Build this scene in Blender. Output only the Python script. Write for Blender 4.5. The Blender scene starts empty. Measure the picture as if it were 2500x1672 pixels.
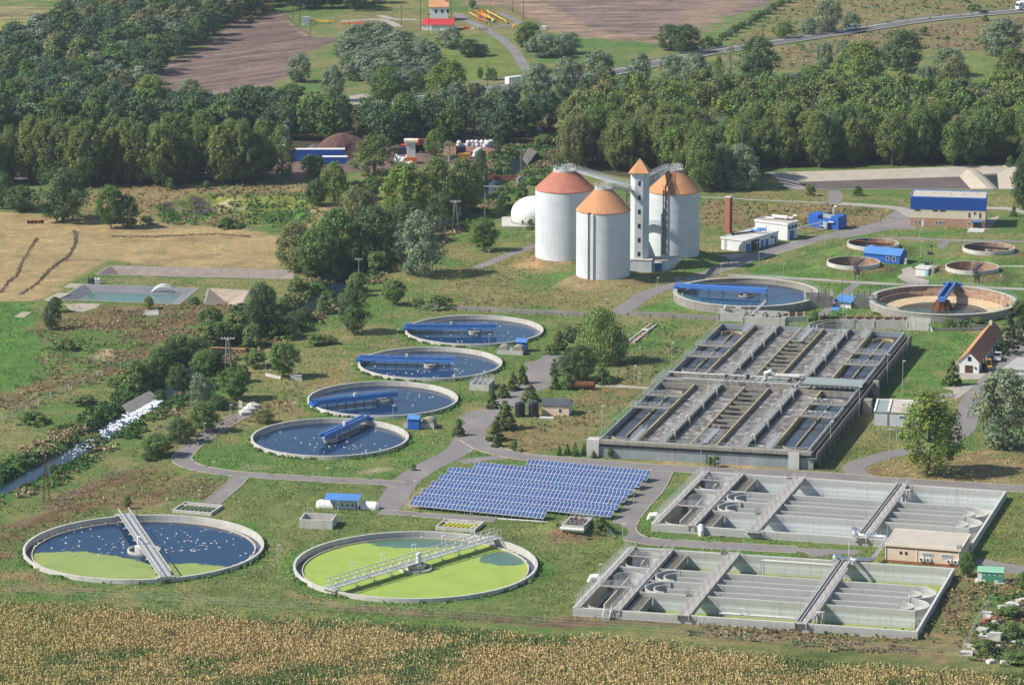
import bpy,math,random
import numpy as np
from mathutils import Vector,Matrix
R=math.radians
scene=bpy.context.scene
COL=scene.collection
# ------------------------------------------------------------------ camera, sky, sun, exposure
FPX,CX,CY,CAMH=8600.0,1250.0,836.0,200.0
PITCH=math.atan(1896.0/FPX)
cam=bpy.data.cameras.new('camera');camo=bpy.data.objects.new('camera',cam);COL.objects.link(camo)
camo.location=(0,0,CAMH);camo.rotation_euler=(math.pi/2-PITCH,0,0)
cam.sensor_width=36;cam.lens=FPX/2500*36;cam.clip_start=1;cam.clip_end=20000
scene.camera=camo
SUN_EL,SUN_AZ=R(43),R(11)
sdir=Vector((-math.cos(SUN_AZ)*math.cos(SUN_EL),-math.sin(SUN_AZ)*math.cos(SUN_EL),math.sin(SUN_EL)))
world=bpy.data.worlds.new('World');scene.world=world;world.use_nodes=True
wn=world.node_tree.nodes;wl=world.node_tree.links
sky=wn.new('ShaderNodeTexSky');sky.sky_type='NISHITA';sky.sun_disc=False
sky.sun_elevation=SUN_EL;sky.sun_rotation=math.atan2(sdir.x,sdir.y)
sky.air_density=1.0;sky.dust_density=0.6;sky.ozone_density=1.5
wn['Background'].inputs['Strength'].default_value=0.10
wl.new(sky.outputs[0],wn['Background'].inputs['Color'])
sl=bpy.data.lights.new('sun','SUN');sl.energy=5.0;sl.angle=R(0.5);sl.color=(1.0,0.95,0.87)
so=bpy.data.objects.new('sun',sl);COL.objects.link(so);so.location=(-300,500,500)
so.rotation_euler=(-sdir).to_track_quat('-Z','Y').to_euler()
scene.view_settings.view_transform='Standard';scene.view_settings.look='None'
scene.view_settings.exposure=0.36;scene.view_settings.gamma=1
scene.cycles.max_bounces=5;scene.cycles.diffuse_bounces=2;scene.cycles.glossy_bounces=2
scene.cycles.transmission_bounces=3;scene.cycles.volume_bounces=0;scene.cycles.transparent_max_bounces=8
random.seed(7)
# ------------------------------------------------------------------ survey: sight lines from the viewpoint down to the plane z
_c,_s=math.cos(PITCH),math.sin(PITCH)
def W(x,y,z=0.0):
 dx=(x-CX)/FPX;dy=(CY-y)/FPX
 d=(dx,_c+dy*_s,-_s+dy*_c);t=(z-CAMH)/d[2]
 return Vector((d[0]*t,d[1]*t,z))
TILE={'s':(0,0,1),'D':(0,0,1.0665),'a':(0,0,.35823),'b':(830,0,.35823),'c':(1660,0,.35823),'d':(0,556,.35823),'e':(830,556,.35823),'f':(1660,556,.35823),'g':(0,1112,.35823),'h':(830,1112,.35823),'i':(1660,1112,.35823),'z1':(1420,740,.2551),'z2':(1820,740,.2551),'z3':(1240,360,.21683),'z4':(1740,440,.21683),'z5':(1980,640,.22958),'y1':(1380,1130,.2551),'y2':(1740,1130,.27416),'y3':(2080,1150,.3328),'y4':(950,1100,.29851),'y5':(560,300,.28998),'x1':(1000,0,.26866),'x2':(1150,800,.29022),'x3':(1000,1110,.12793)}
def px(t,x,y):
 a,b,s=TILE[t];return a+x*s,b+y*s
def q(t,x,y,z=0.0):
 return W(*px(t,x,y),z)
def ppm(t,x,y):
 p=q(t,x,y);return TILE[t][2]/FPX*(p.y*_c+CAMH*_s)
def pts(t,*xy,z=0.0):
 return[q(t,xy[i],xy[i+1],z)for i in range(0,len(xy),2)]
 # ------------------------------------------------------------------ noise
def vnoise(x,y,s,seed=0):
 x=np.asarray(x,float)/s+1000.5+seed*17.3;y=np.asarray(y,float)/s+1000.5+seed*9.1
 xi=np.floor(x).astype(np.int64);yi=np.floor(y).astype(np.int64);fx=x-xi;fy=y-yi
 fx=fx*fx*(3-2*fx);fy=fy*fy*(3-2*fy)
 def h(a,b):
  n=(a*374761393+b*668265263+seed*974634777)&0xffffffff
  n=((n^(n>>13))*1274126177)&0xffffffff
  return((n^(n>>16))&0xffff)/65535.0
 return(h(xi,yi)*(1-fx)+h(xi+1,yi)*fx)*(1-fy)+(h(xi,yi+1)*(1-fx)+h(xi+1,yi+1)*fx)*fy
def fbm(x,y,s,seed=0,o=3):
 a=0;w=.5;t=0
 for i in range(o):
  a=a+w*vnoise(x,y,s/2**i,seed+i*5);t+=w;w*=.55
 return a/t
def smooth(a,b,x):
 t=np.clip((x-a)/(b-a),0,1);return t*t*(3-2*t)
def sdpoly(X,Y,poly):
 X=np.asarray(X,float);Y=np.asarray(Y,float);d=np.full(X.shape,1e18);ins=np.zeros(X.shape,bool)
 n=len(poly)
 for i in range(n):
  ax,ay=poly[i][0],poly[i][1];bx,by=poly[(i+1)%n][0],poly[(i+1)%n][1]
  ex,ey=bx-ax,by-ay;wx,wy=X-ax,Y-ay
  t=np.clip((wx*ex+wy*ey)/(ex*ex+ey*ey+1e-9),0,1)
  d=np.minimum(d,(wx-ex*t)**2+(wy-ey*t)**2)
  c=((ay<=Y)&(by>Y)|(by<=Y)&(ay>Y))
  if abs(ey)>1e-9:ins^=c&(X<ax+ex*(Y-ay)/ey)
 d=np.sqrt(d);return np.where(ins,-d,d)
def sdline(X,Y,pl):
 X=np.asarray(X,float);Y=np.asarray(Y,float);d=np.full(X.shape,1e18)
 for i in range(len(pl)-1):
  ax,ay=pl[i][0],pl[i][1];ex,ey=pl[i+1][0]-ax,pl[i+1][1]-ay
  t=np.clip(((X-ax)*ex+(Y-ay)*ey)/(ex*ex+ey*ey+1e-9),0,1)
  d=np.minimum(d,(X-ax-ex*t)**2+(Y-ay-ey*t)**2)
 return np.sqrt(d)
def spline(p,n=8):
 out=[]
 for i in range(len(p)-1):
  a=p[max(i-1,0)];b=p[i];c=p[i+1];d=p[min(i+2,len(p)-1)]
  for k in range(n):
   t=k/n
   out.append(0.5*((2*b)+(c-a)*t+(2*a-5*b+4*c-d)*t*t+(3*b-a-3*c+d)*t**3))
 out.append(p[-1]);return out
 # ------------------------------------------------------------------ mesh collecting
class MB:
 def __init__(s,T=None):s.v=[];s.f=[];s.T=T
 def add(s,vs,fs):
  o=len(s.v)
  s.v+=[tuple(s.T(*v))if s.T else tuple(v)for v in vs];s.f+=[tuple(i+o for i in f)for f in fs];return s
 def box(s,x0,x1,y0,y1,z0,z1):
  return s.add([(x0,y0,z0),(x1,y0,z0),(x1,y1,z0),(x0,y1,z0),(x0,y0,z1),(x1,y0,z1),(x1,y1,z1),(x0,y1,z1)],[(0,3,2,1),(4,5,6,7),(0,1,5,4),(1,2,6,5),(2,3,7,6),(3,0,4,7)])
 def cbox(s,c,dx,dy,dz):
  return s.box(c[0]-dx/2,c[0]+dx/2,c[1]-dy/2,c[1]+dy/2,c[2],c[2]+dz)
 def prism(s,poly,z0,z1):
  n=len(poly)
  return s.add([(p[0],p[1],z0)for p in poly]+[(p[0],p[1],z1)for p in poly],[tuple(reversed(range(n))),tuple(range(n,2*n))]+[(i,(i+1)%n,n+(i+1)%n,n+i)for i in range(n)])
 def sheet(s,poly,z=0):
  return s.add([(p[0],p[1],z)for p in poly],[tuple(range(len(poly)))])
 def beam(s,a,b,w,h,up=0):
  a=Vector(a);b=Vector(b);d=b-a;n=Vector((-d.y,d.x,0))
  n=n.normalized()*w/2 if n.length>1e-6 else Vector((w/2,0,0))
  u0=Vector((0,0,up));u1=Vector((0,0,up+h))
  return s.add([a-n+u0,b-n+u0,b+n+u0,a+n+u0,a-n+u1,b-n+u1,b+n+u1,a+n+u1],[(0,3,2,1),(4,5,6,7),(0,1,5,4),(1,2,6,5),(2,3,7,6),(3,0,4,7)])
 def rod(s,a,b,r,n=4,r2=None):
  a=Vector(a);b=Vector(b);d=(b-a);r2=r if r2 is None else r2
  if d.length<1e-6:return s
  d.normalize();u=d.orthogonal().normalized();w=d.cross(u)
  vs=[a+(u*math.cos(t)+w*math.sin(t))*r for t in[2*math.pi*i/n for i in range(n)]]+[b+(u*math.cos(t)+w*math.sin(t))*r2 for t in[2*math.pi*i/n for i in range(n)]]
  return s.add(vs,[(i,(i+1)%n,n+(i+1)%n,n+i)for i in range(n)]+[tuple(reversed(range(n))),tuple(range(n,2*n))])
 def tube(s,p,r,n=8):
  p=[Vector(v)for v in p];vs=[];fs=[];m=len(p)
  prev=None
  for i,v in enumerate(p):
   d=(p[min(i+1,m-1)]-p[max(i-1,0)]).normalized()
   u=(prev-d*prev.dot(d))if prev else d.orthogonal()
   u=u.normalized()if u.length>1e-5 else d.orthogonal().normalized();prev=u;w=d.cross(u)
   k=1.0
   if 0<i<m-1:
    c=(p[i+1]-v).normalized().dot((v-p[i-1]).normalized());k=1/max(.5,math.sqrt(max(0,(1+c)/2)))
   vs+=[v+(u*math.cos(t)+w*math.sin(t))*r*k for t in[2*math.pi*j/n for j in range(n)]]
  for i in range(m-1):
   fs+=[(i*n+j,i*n+(j+1)%n,(i+1)*n+(j+1)%n,(i+1)*n+j)for j in range(n)]
  fs+=[tuple(reversed(range(n))),tuple(range((m-1)*n,m*n))]
  return s.add(vs,fs)
 def lathe(s,c,prof,n=48,a0=0,a1=2*math.pi,close=False):
  full=abs(a1-a0-2*math.pi)<1e-6;m=n if full else n+1;vs=[];fs=[];k=len(prof)
  for i in range(m):
   a=a0+(a1-a0)*i/n
   vs+=[(c[0]+r*math.cos(a),c[1]+r*math.sin(a),z)for r,z in prof]
  for i in range(n):
   j=(i+1)%m
   for t in range(k if close else k-1):
    t2=(t+1)%k;fs.append((i*k+t,j*k+t,j*k+t2,i*k+t2))
  if close and not full:fs+=[tuple(range(k)),tuple(reversed(range(n*k,n*k+k)))]
  return s.add(vs,fs)
 def ring(s,c,ri,ro,z0,z1,n=64,a0=0,a1=2*math.pi):
  return s.lathe(c,[(ri,z0),(ro,z0),(ro,z1),(ri,z1)],n,a0,a1,True)
 def disc(s,c,r,z,n=64):
  return s.add([(c[0]+r*math.cos(2*math.pi*i/n),c[1]+r*math.sin(2*math.pi*i/n),z)for i in range(n)],[tuple(range(n))])
 def drum(s,c,r,z0,z1,n=24,r1=None):
  r1=r if r1 is None else r1
  return s.lathe(c,[(0.001,z0),(r,z0),(r1,z1),(0.001,z1)],n)
 def rail(s,p,h=1.1,step=1.6,r=.035,mids=1,closed=False):
  p=[Vector(v)for v in p]
  for i in range(len(p)-1):
   a,b=p[i],p[i+1];L=(b-a).length;k=max(1,round(L/step))
   for j in range(k+(1 if i==len(p)-2 and not closed else 0)):
    v=a+(b-a)*j/k;s.rod(v,v+Vector((0,0,h)),r,3)
   for m in range(mids+1):
    u=Vector((0,0,h*(m+1)/(mids+1)));s.rod(a+u,b+u,r,3)
  return s
 def build(s,name,m,parent=None,smooth_=False,**pr):
  me=bpy.data.meshes.new(name);me.from_pydata([tuple(v)for v in s.v],[],s.f);me.materials.append(m)
  if smooth_:me.polygons.foreach_set('use_smooth',[True]*len(me.polygons))
  o=bpy.data.objects.new(name,me);COL.objects.link(o)
  if parent:o.parent=parent
  for k,v in pr.items():o[k]=v
  return o
def thing(name,label,cat,loc=(0,0,0),rz=0.0,group=None):
 o=bpy.data.objects.new(name,None);COL.objects.link(o);o.empty_display_size=.5
 o.location=loc;o.rotation_euler=(0,0,rz);o['label']=label;o['category']=cat
 if group:o['group']=group
 return o
def solo(mb,name,m,label,cat,loc=(0,0,0),rz=0.0,group=None,smooth_=False):
 o=mb.build(name,m,None,smooth_);o.location=loc;o.rotation_euler=(0,0,rz);o['label']=label;o['category']=cat
 if group:o['group']=group
 return o
def kids(o):return[c for c in bpy.data.objects if c.parent==o]
def dup(o,loc,rz=None,sc=None,label=None,group=None,tree=None):
 def cp(a,par):
  c=a.copy();COL.objects.link(c)
  if par:c.parent=par
  for k in(tree[a.name]if tree else kids(a)):cp(k,c)
  return c
 c=cp(o,None);c.location=loc
 if rz is not None:c.rotation_euler=(0,0,rz)
 if sc is not None:c.scale=sc if hasattr(sc,'__len__')else(sc,)*3
 if label:c['label']=label
 if group:c['group']=group
 return c
def rel(o):
 M=(Matrix.Translation(o.location)@Matrix.Rotation(o.rotation_euler[2],4,'Z')).inverted()
 return lambda p:M@Vector(p)
def yaw(a,b):return math.atan2(b[1]-a[1],b[0]-a[0])
def arr_mesh(name,V,F,m,colr=None,attr='tint',parent=None):
 me=bpy.data.meshes.new(name);V=np.asarray(V,np.float32);F=np.asarray(F,np.int32);k=F.shape[1]
 me.vertices.add(len(V));me.vertices.foreach_set('co',V.ravel());me.loops.add(F.size);me.loops.foreach_set('vertex_index',F.ravel())
 me.polygons.add(len(F));me.polygons.foreach_set('loop_start',np.arange(0,F.size,k,dtype=np.int32))
 me.polygons.foreach_set('loop_total',np.full(len(F),k,np.int32));me.update(calc_edges=True)
 if colr is not None:
  a=me.color_attributes.new(attr,'FLOAT_COLOR','POINT');a.data.foreach_set('color',np.asarray(colr,np.float32).ravel())
 me.materials.append(m);o=bpy.data.objects.new(name,me);COL.objects.link(o)
 if parent:o.parent=parent
 return o
 # ------------------------------------------------------------------ materials
def newmat(name):
 m=bpy.data.materials.new(name);m.use_nodes=True;nt=m.node_tree;return m,nt,nt.nodes,nt.links,nt.nodes['Principled BSDF']
def N(ns,ty,**k):
 n=ns.new(ty)
 for a,b in k.items():
  if a in n.inputs:n.inputs[a].default_value=b
  else:setattr(n,a,b)
 return n
def noise(ns,ls,vec,scale,detail=4,rough=.6):
 n=ns.new('ShaderNodeTexNoise');n.inputs['Scale'].default_value=scale;n.inputs['Detail'].default_value=detail
 n.inputs['Roughness'].default_value=rough;ls.new(vec,n.inputs['Vector']);return n.outputs['Fac']
def ramp(ns,ls,fac,stops):
 r=ns.new('ShaderNodeValToRGB');e=r.color_ramp.elements
 for i,(p,c)in enumerate(stops):
  x=e[i]if i<2 else e.new(p);x.position=p;x.color=(*c[:3],1)
 ls.new(fac,r.inputs['Fac']);return r.outputs['Color']
def mixc(ns,ls,fac,a,b,mode='MIX'):
 m=ns.new('ShaderNodeMix');m.data_type='RGBA';m.blend_type=mode
 for v,i in((fac,0),(a,6),(b,7)):
  if isinstance(v,(int,float)):m.inputs[i].default_value=v
  elif isinstance(v,tuple):m.inputs[i].default_value=(*v[:3],1)
  else:ls.new(v,m.inputs[i])
 return m.outputs[2]
def mth(ns,ls,op,a,b=0.0,c=None):
 m=ns.new('ShaderNodeMath');m.operation=op
 for v,i in((a,0),(b,1),(c,2)):
  if v is None:continue
  if isinstance(v,(int,float)):m.inputs[i].default_value=v
  else:ls.new(v,m.inputs[i])
 return m.outputs[0]
MATS={}
def pm(name,base,base2=None,scale=.6,rough=.75,metal=0,spec=.3,streak=0,dark=None,fine=6.0,stripe=None,fa=.25):
 """weathered surface: base mixed with base2 by large noise, fine grain, optional dirt streaks running down, optional board stripes"""
 if name in MATS:return MATS[name]
 m,nt,ns,ls,b=newmat(name);g=ns.new('ShaderNodeNewGeometry').outputs['Position']
 base2=base2 or tuple(c*.82 for c in base);dark=dark or tuple(c*.45 for c in base)
 c=ramp(ns,ls,noise(ns,ls,g,scale,6),[(.35,base),(.68,base2)])
 c=mixc(ns,ls,fa,c,ramp(ns,ls,noise(ns,ls,g,fine,3),[(.3,(.55,)*3),(.7,(1,1,1))]),'MULTIPLY')
 if streak:
  mp=ns.new('ShaderNodeMapping');mp.inputs['Scale'].default_value=(1.6,1.6,.12);ls.new(g,mp.inputs['Vector'])
  f=ramp(ns,ls,noise(ns,ls,mp.outputs[0],1.0,5,.7),[(.5,(0,0,0)),(.72,(streak,)*3)])
  c=mixc(ns,ls,f,c,dark)
 if stripe:
  tc=ns.new('ShaderNodeTexCoord').outputs['Object'];wv=ns.new('ShaderNodeTexWave');wv.bands_direction=stripe[0]
  wv.inputs['Scale'].default_value=stripe[1];ls.new(tc,wv.inputs['Vector'])
  c=mixc(ns,ls,ramp(ns,ls,wv.outputs['Fac'],[(.1,(stripe[2],)*3),(.35,(0,0,0))]),c,dark)
  bp=ns.new('ShaderNodeBump');bp.inputs['Strength'].default_value=.5;bp.inputs['Distance'].default_value=.05
  ls.new(wv.outputs['Fac'],bp.inputs['Height']);ls.new(bp.outputs[0],b.inputs['Normal'])
 ls.new(c,b.inputs['Base Color']);b.inputs['Roughness'].default_value=rough;b.inputs['Metallic'].default_value=metal
 b.inputs['Specular IOR Level'].default_value=spec;MATS[name]=m;return m
CONC=pm('concrete',(.60,.58,.53),(.48,.46,.41),.25,streak=.55,dark=(.22,.2,.17))
CONC_OLD=pm('old_concrete',(.35,.325,.28),(.25,.235,.195),.3,streak=.75,dark=(.1,.09,.075))
CONC_YEL=pm('lichen_concrete',(.46,.41,.27),(.33,.26,.11),.8,streak=.6,dark=(.12,.1,.06))
CONC_BLUE=pm('bluish_concrete',(.34,.37,.38),(.26,.29,.30),.3,streak=.6,dark=(.12,.12,.11))
PALE=pm('pale_render',(.67,.70,.72),(.58,.61,.63),.15,rough=.85,streak=.6,dark=(.43,.45,.45))
WHITE=pm('white_paint',(.80,.80,.77),(.72,.72,.69),.4,rough=.7,streak=.18,dark=(.5,.48,.44))
ROOF_OR=pm('orange_shingle',(.64,.31,.15),(.50,.24,.11),.35,rough=.8,streak=.3,dark=(.38,.22,.14),fa=.4)
ROOF_RED=pm('red_shingle',(.55,.22,.145),(.44,.17,.11),.5,rough=.8,streak=.35,dark=(.26,.12,.09),fa=.5)
BLUE=pm('blue_paint',(.085,.25,.62),(.07,.21,.55),.6,rough=.45,spec=.5,fa=.15)
BLUE_D=pm('deep_blue_cladding',(.018,.085,.40),(.015,.07,.34),.5,rough=.5,stripe=('X',1.0,.5),fa=.15)
BLUE_R=pm('blue_roof_sheet',(.10,.26,.58),(.085,.22,.5),.5,rough=.5,stripe=('X',.6,.5),fa=.15)
BLUE_L=pm('blue_panel',(.03,.13,.50),(.025,.11,.44),.5,rough=.5,fa=.15)
GALV=pm('galvanised_steel',(.56,.57,.57),(.44,.45,.45),1.0,rough=.45,metal=.3,spec=.5)
PIPE=pm('pale_pipe',(.66,.65,.60),(.52,.50,.45),1.2,rough=.45,metal=.2,spec=.5)
SHINY=pm('aluminium_lagging',(.75,.76,.78),(.66,.67,.7),1.0,rough=.25,metal=.75,spec=.5)
DARKM=pm('dark_metal',(.045,.045,.05),(.03,.03,.033),1.0,rough=.5)
RUST=pm('rusty_steel',(.20,.075,.04),(.12,.05,.03),1.5,rough=.85,streak=.5,dark=(.05,.03,.02))
GLASS=pm('dark_glass',(.03,.04,.05),(.02,.03,.04),1.0,rough=.12,spec=.6,fa=0)
BRICK=pm('orange_brick',(.44,.17,.10),(.36,.14,.085),1.5,rough=.85,streak=.25,stripe=('Z',2.2,.35))
BRICK_P=pm('pale_brick',(.56,.33,.21),(.50,.29,.18),1.0,rough=.85,stripe=('Z',2.4,.25))
CREAM=pm('cream_render',(.76,.66,.50),(.72,.61,.46),.4,rough=.85,streak=.15)
PEACH=pm('peach_render',(.80,.62,.46),(.75,.57,.42),.4,rough=.85,streak=.2,dark=(.4,.28,.2))
ROOF_GREY=pm('roof_felt',(.54,.48,.40),(.46,.41,.34),.4,rough=.9,fa=.4)
ROOF_WHITE=pm('white_roof_felt',(.62,.61,.58),(.5,.49,.46),.3,rough=.85,fa=.35)
BLACKP=pm('black_plastic',(.012,.012,.015),(.02,.02,.024),1.0,rough=.35,spec=.5)
TILE_DK=pm('dark_roof_tile',(.10,.115,.13),(.07,.08,.095),1.0,rough=.6,stripe=('X',1.6,.7))
TILE_BR=pm('brown_roof_tile',(.33,.155,.10),(.20,.10,.075),.5,rough=.85,stripe=('X',1.3,.55),fa=.5)
TILE_OR=pm('orange_roof_tile',(.58,.28,.13),(.45,.20,.10),.6,rough=.85,stripe=('X',1.3,.3),fa=.4)
YELLOW=pm('yellow_paint',(.75,.48,.04),(.68,.42,.04),1.0,rough=.45,fa=.15)
ORANGE=pm('orange_paint',(.70,.17,.03),(.6,.14,.03),1.0,rough=.5,fa=.2)
REDP=pm('red_paint',(.55,.05,.045),(.48,.04,.04),1.0,rough=.5,fa=.2)
GREENP=pm('green_panel',(.08,.30,.18),(.07,.26,.16),1.0,rough=.5,fa=.15)
GREENR=pm('pale_green_roof',(.25,.52,.34),(.22,.46,.3),1.0,rough=.5,fa=.2)
DOORB=pm('blue_door',(.05,.17,.50),(.04,.14,.42),1.0,rough=.5,fa=.2)
DOORL=pm('light_blue_door',(.25,.50,.68),(.2,.44,.62),1.0,rough=.5,fa=.2)
BROWN=pm('brown_timber',(.10,.045,.03),(.08,.035,.025),1.0,rough=.7)
WOOD=pm('weathered_wood',(.30,.24,.17),(.22,.17,.12),1.2,rough=.85)
GREYGRN=pm('greygreen_cover',(.30,.35,.33),(.26,.31,.29),.5,rough=.6,stripe=('Y',.8,.25))
TEAL=pm('teal_rail',(.14,.36,.36),(.12,.3,.3),1.0,rough=.5)
SAND=pm('sandy_floor',(.62,.48,.30),(.50,.38,.22),.4,rough=.9,streak=.5,dark=(.38,.25,.13))
RUSTC=pm('rust_stained_concrete',(.38,.30,.22),(.26,.12,.06),.7,rough=.85,streak=.8,dark=(.16,.06,.03))
CAR_W=pm('white_car_paint',(.82,.82,.82),(.78,.78,.78),1.0,rough=.25,spec=.6,fa=.05)
TYRE=pm('tyre_rubber',(.02,.02,.02),(.03,.03,.03),2.0,rough=.9)
TARP=pm('white_sack',(.78,.78,.80),(.6,.6,.62),2.0,rough=.8)
def asphalt():
 m,nt,ns,ls,b=newmat('asphalt');g=ns.new('ShaderNodeNewGeometry').outputs['Position']
 c=ramp(ns,ls,noise(ns,ls,g,.09,6,.65),[(.32,(.175,.155,.145)),(.55,(.215,.195,.185)),(.75,(.28,.255,.23))])
 c=mixc(ns,ls,.35,c,ramp(ns,ls,noise(ns,ls,g,1.7,5,.7),[(.3,(.6,)*3),(.7,(1.1,)*3)]),'MULTIPLY')
 v=ns.new('ShaderNodeTexVoronoi');v.feature='DISTANCE_TO_EDGE';v.inputs['Scale'].default_value=.16;ls.new(g,v.inputs['Vector'])
 c=mixc(ns,ls,ramp(ns,ls,v.outputs['Distance'],[(.0,(.35,)*3),(.012,(0,0,0))]),c,(.08,.075,.06))
 ls.new(c,b.inputs['Base Color']);b.inputs['Roughness'].default_value=.9;return m
ASPH=asphalt()
ASPH_D=pm('dark_asphalt',(.13,.125,.125),(.17,.165,.16),.1,rough=.85,fa=.3)
ASPH_L=pm('worn_concrete_paving',(.42,.385,.33),(.32,.29,.245),.2,rough=.9,fa=.45)
KERB=pm('kerb_stone',(.52,.46,.35),(.36,.32,.24),.6,rough=.9,fa=.5)
EARTH=pm('bare_earth',(.36,.27,.18),(.25,.18,.12),.5,rough=.95,fa=.6)
def water(name,col,col2=None,rough=.10,scale=.05,bump=.02,bs=1.5):
 m,nt,ns,ls,b=newmat(name);g=ns.new('ShaderNodeNewGeometry').outputs['Position']
 c=ramp(ns,ls,noise(ns,ls,g,scale,5),[(.4,col),(.65,col2 or col)])
 ls.new(c,b.inputs['Base Color']);b.inputs['Roughness'].default_value=rough;b.inputs['IOR'].default_value=1.33
 bp=ns.new('ShaderNodeBump');bp.inputs['Strength'].default_value=.3;bp.inputs['Distance'].default_value=bump
 ls.new(noise(ns,ls,g,bs,3),bp.inputs['Height']);ls.new(bp.outputs[0],b.inputs['Normal']);return m
WATER=water('dark_water',(.008,.030,.075),(.016,.040,.085))
WATER_BR=water('brown_water',(.05,.045,.05),(.035,.038,.05),rough=.12)
WATER_GR=water('green_water',(.09,.16,.13),(.11,.18,.14),rough=.15)
WATER_ST=water('stream_water',(.012,.025,.035),(.02,.035,.04),rough=.12,bump=.05,bs=1.0)
def froth():
 m,nt,ns,ls,b=newmat('aerated_sludge');g=ns.new('ShaderNodeNewGeometry').outputs['Position']
 w=ns.new('ShaderNodeVectorMath');w.operation='MULTIPLY_ADD'
 nn=ns.new('ShaderNodeTexNoise');nn.inputs['Scale'].default_value=.35;nn.inputs['Detail'].default_value=4;ls.new(g,nn.inputs['Vector'])
 ls.new(nn.outputs['Color'],w.inputs[0]);w.inputs[1].default_value=(3.5,3.5,0);ls.new(g,w.inputs[2])
 c=ramp(ns,ls,noise(ns,ls,w.outputs[0],.55,7,.68),[(.36,(.095,.078,.065)),(.5,(.165,.145,.125)),(.60,(.32,.30,.275)),(.74,(.50,.48,.45))])
 ls.new(c,b.inputs['Base Color']);b.inputs['Roughness'].default_value=.5
 bp=ns.new('ShaderNodeBump');bp.inputs['Strength'].default_value=.6;bp.inputs['Distance'].default_value=.12
 ls.new(noise(ns,ls,w.outputs[0],.9,5,.7),bp.inputs['Height']);ls.new(bp.outputs[0],b.inputs['Normal']);return m
FROTH=froth()
FOAM=pm('white_foam',(.85,.86,.88),(.5,.55,.6),1.0,rough=.6,fa=.4)
def duckweed(name,gcol,test,wcol=(.008,.034,.082)):
 """test(ns, ls, pos) -> factor 1 where duckweed covers the water"""
 m,nt,ns,ls,b=newmat(name);g=ns.new('ShaderNodeNewGeometry').outputs['Position']
 f=test(ns,ls,g)
 gc=mixc(ns,ls,.5,gcol,ramp(ns,ls,noise(ns,ls,g,.14,7,.7),[(.3,(.62,.72,.85)),(.5,(.95,.97,1)),(.7,(1.18,1.12,.95))]),'MULTIPLY')
 c=mixc(ns,ls,f,wcol,gc)
 ls.new(c,b.inputs['Base Color']);r=mth(ns,ls,'MULTIPLY_ADD',f,.6,.1);ls.new(r,b.inputs['Roughness']);b.inputs['IOR'].default_value=1.33
 s=mth(ns,ls,'MULTIPLY_ADD',f,-.4,.5);ls.new(s,b.inputs['Specular IOR Level']);return m
 # ================================================================== THE GROUND
def circ(t,x0,x1,y0,y1,z):
 xc,yc=(x0+x1)/2,(y0+y1)/2
 a,b=q(t,xc,y0,z),q(t,xc,y1,z);l,r=q(t,x0,yc,z),q(t,x1,yc,z)
 c=(a+b)/2;return Vector((c.x,c.y,0)),(r-l).length/2,(a-b).length/2
T1c=circ('s',988,1328,768.4,841.5,.8)[0];T2c=circ('s',874,1227,846.5,925,.8)[0]
T3c=circ('s',749,1120,931,1014.6,.8)[0];T4c=circ('s',611,1000,1021.7,1112,.8)[0]
T5c=circ('s',52,650,1256,1416,.8)[0];T6c=circ('s',715,1314,1298,1461,.8)[0]
T7c=circ('s',1648,1996,678,750,2.2)[0];T8c=circ('s',2123,2480,696,771,2.2)[0]
K1c=circ('f',1003,1362,186,272,3.0)[0];K2c=circ('f',1141,1492,62,142,3.0)[0]
K3c=circ('f',1809,2175,217,307,3.0)[0];K4c=circ('f',1925,2283,92,172,3.0)[0]
TR,BR,CR,KR=18.5,25.0,20.3,7.7
class Aff:
 def __init__(s,o,a,b):
  s.o=o;s.U=(a-o).xy;s.V=(b-o).xy;s.L=s.U.length;s.M=s.V.length;s.u=s.U/s.L;s.w=s.V/s.M
 def __call__(s,u,v,z=0):p=s.o.xy+s.u*u+s.w*v;return(p.x,p.y,z)
 def V3(s,u,v,z=0):return Vector(s(u,v,z))
B1=Aff(W(1398,1482,1.7),W(2240,1541,1.7),W(1536,1334,1.7))
B2=Aff(W(1590,1277,1.7),W(2372,1331,1.7),W(1716,1150,1.7))
AE=Aff(W(1462,1071,4),W(1965,1100,4),W(1762,789,4))
def rectpoly(A,e=0):return[A(e,e)[:2],A(A.L-e,e)[:2],A(A.L-e,A.M-e)[:2],A(e,A.M-e)[:2]]
LAG_A=pts('d',395,487,575,388,1345,415,1215,522)
LAG_B=pts('d',1395,520,1425,415,1690,430,1640,530)
LAG_C=pts('d',660,320,755,262,2000,292,1990,350)
RES=pts('c',750,1290,612,1180,2290,1127,2310,1290)
STREAM=spline([q('g',-250,330,-1.0),q('g',0,245,-1.0),q('g',230,130,-1.0),q('g',440,15,-1.0),q('d',560,1505,-1.0),q('d',720,1390,-1.0),q('d',880,1290,-1.0),q('d',1010,1205,-1.0),q('d',1130,1120,-1.0),q('d',1330,960,-1.0),q('d',1560,810,-1.0),q('d',1760,735,-1.0),q('d',1960,635,-1.0),q('d',2150,520,-1.0),q('e',20,385,-1.0),q('e',220,250,-1.0),q('e',400,150,-1.0),q('b',750,1490,-1.0),q('b',900,1370,-1.0),q('b',1040,1265,-1.0),q('b',1170,1170,-1.0),q('b',1300,1040,-1.0)],5)
STREAM=[Vector((p.x,p.y,0))for p in STREAM]
HOLES=[('c',T1c,TR-.2),('c',T2c,TR-.2),('c',T3c,TR-.2),('c',T4c,TR-.2),('c',T5c,BR-.2),('c',T6c,BR-.2),('c',T7c,CR-.4),('c',T8c,CR-.4),('c',K1c,KR-.15),('c',K2c,KR-.15),('c',K3c,KR-.15),('c',K4c,KR-.15),('p',rectpoly(B1,.2)),('p',rectpoly(B2,.2)),('p',LAG_A),('p',LAG_B),('p',LAG_C),('p',RES)]
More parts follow.
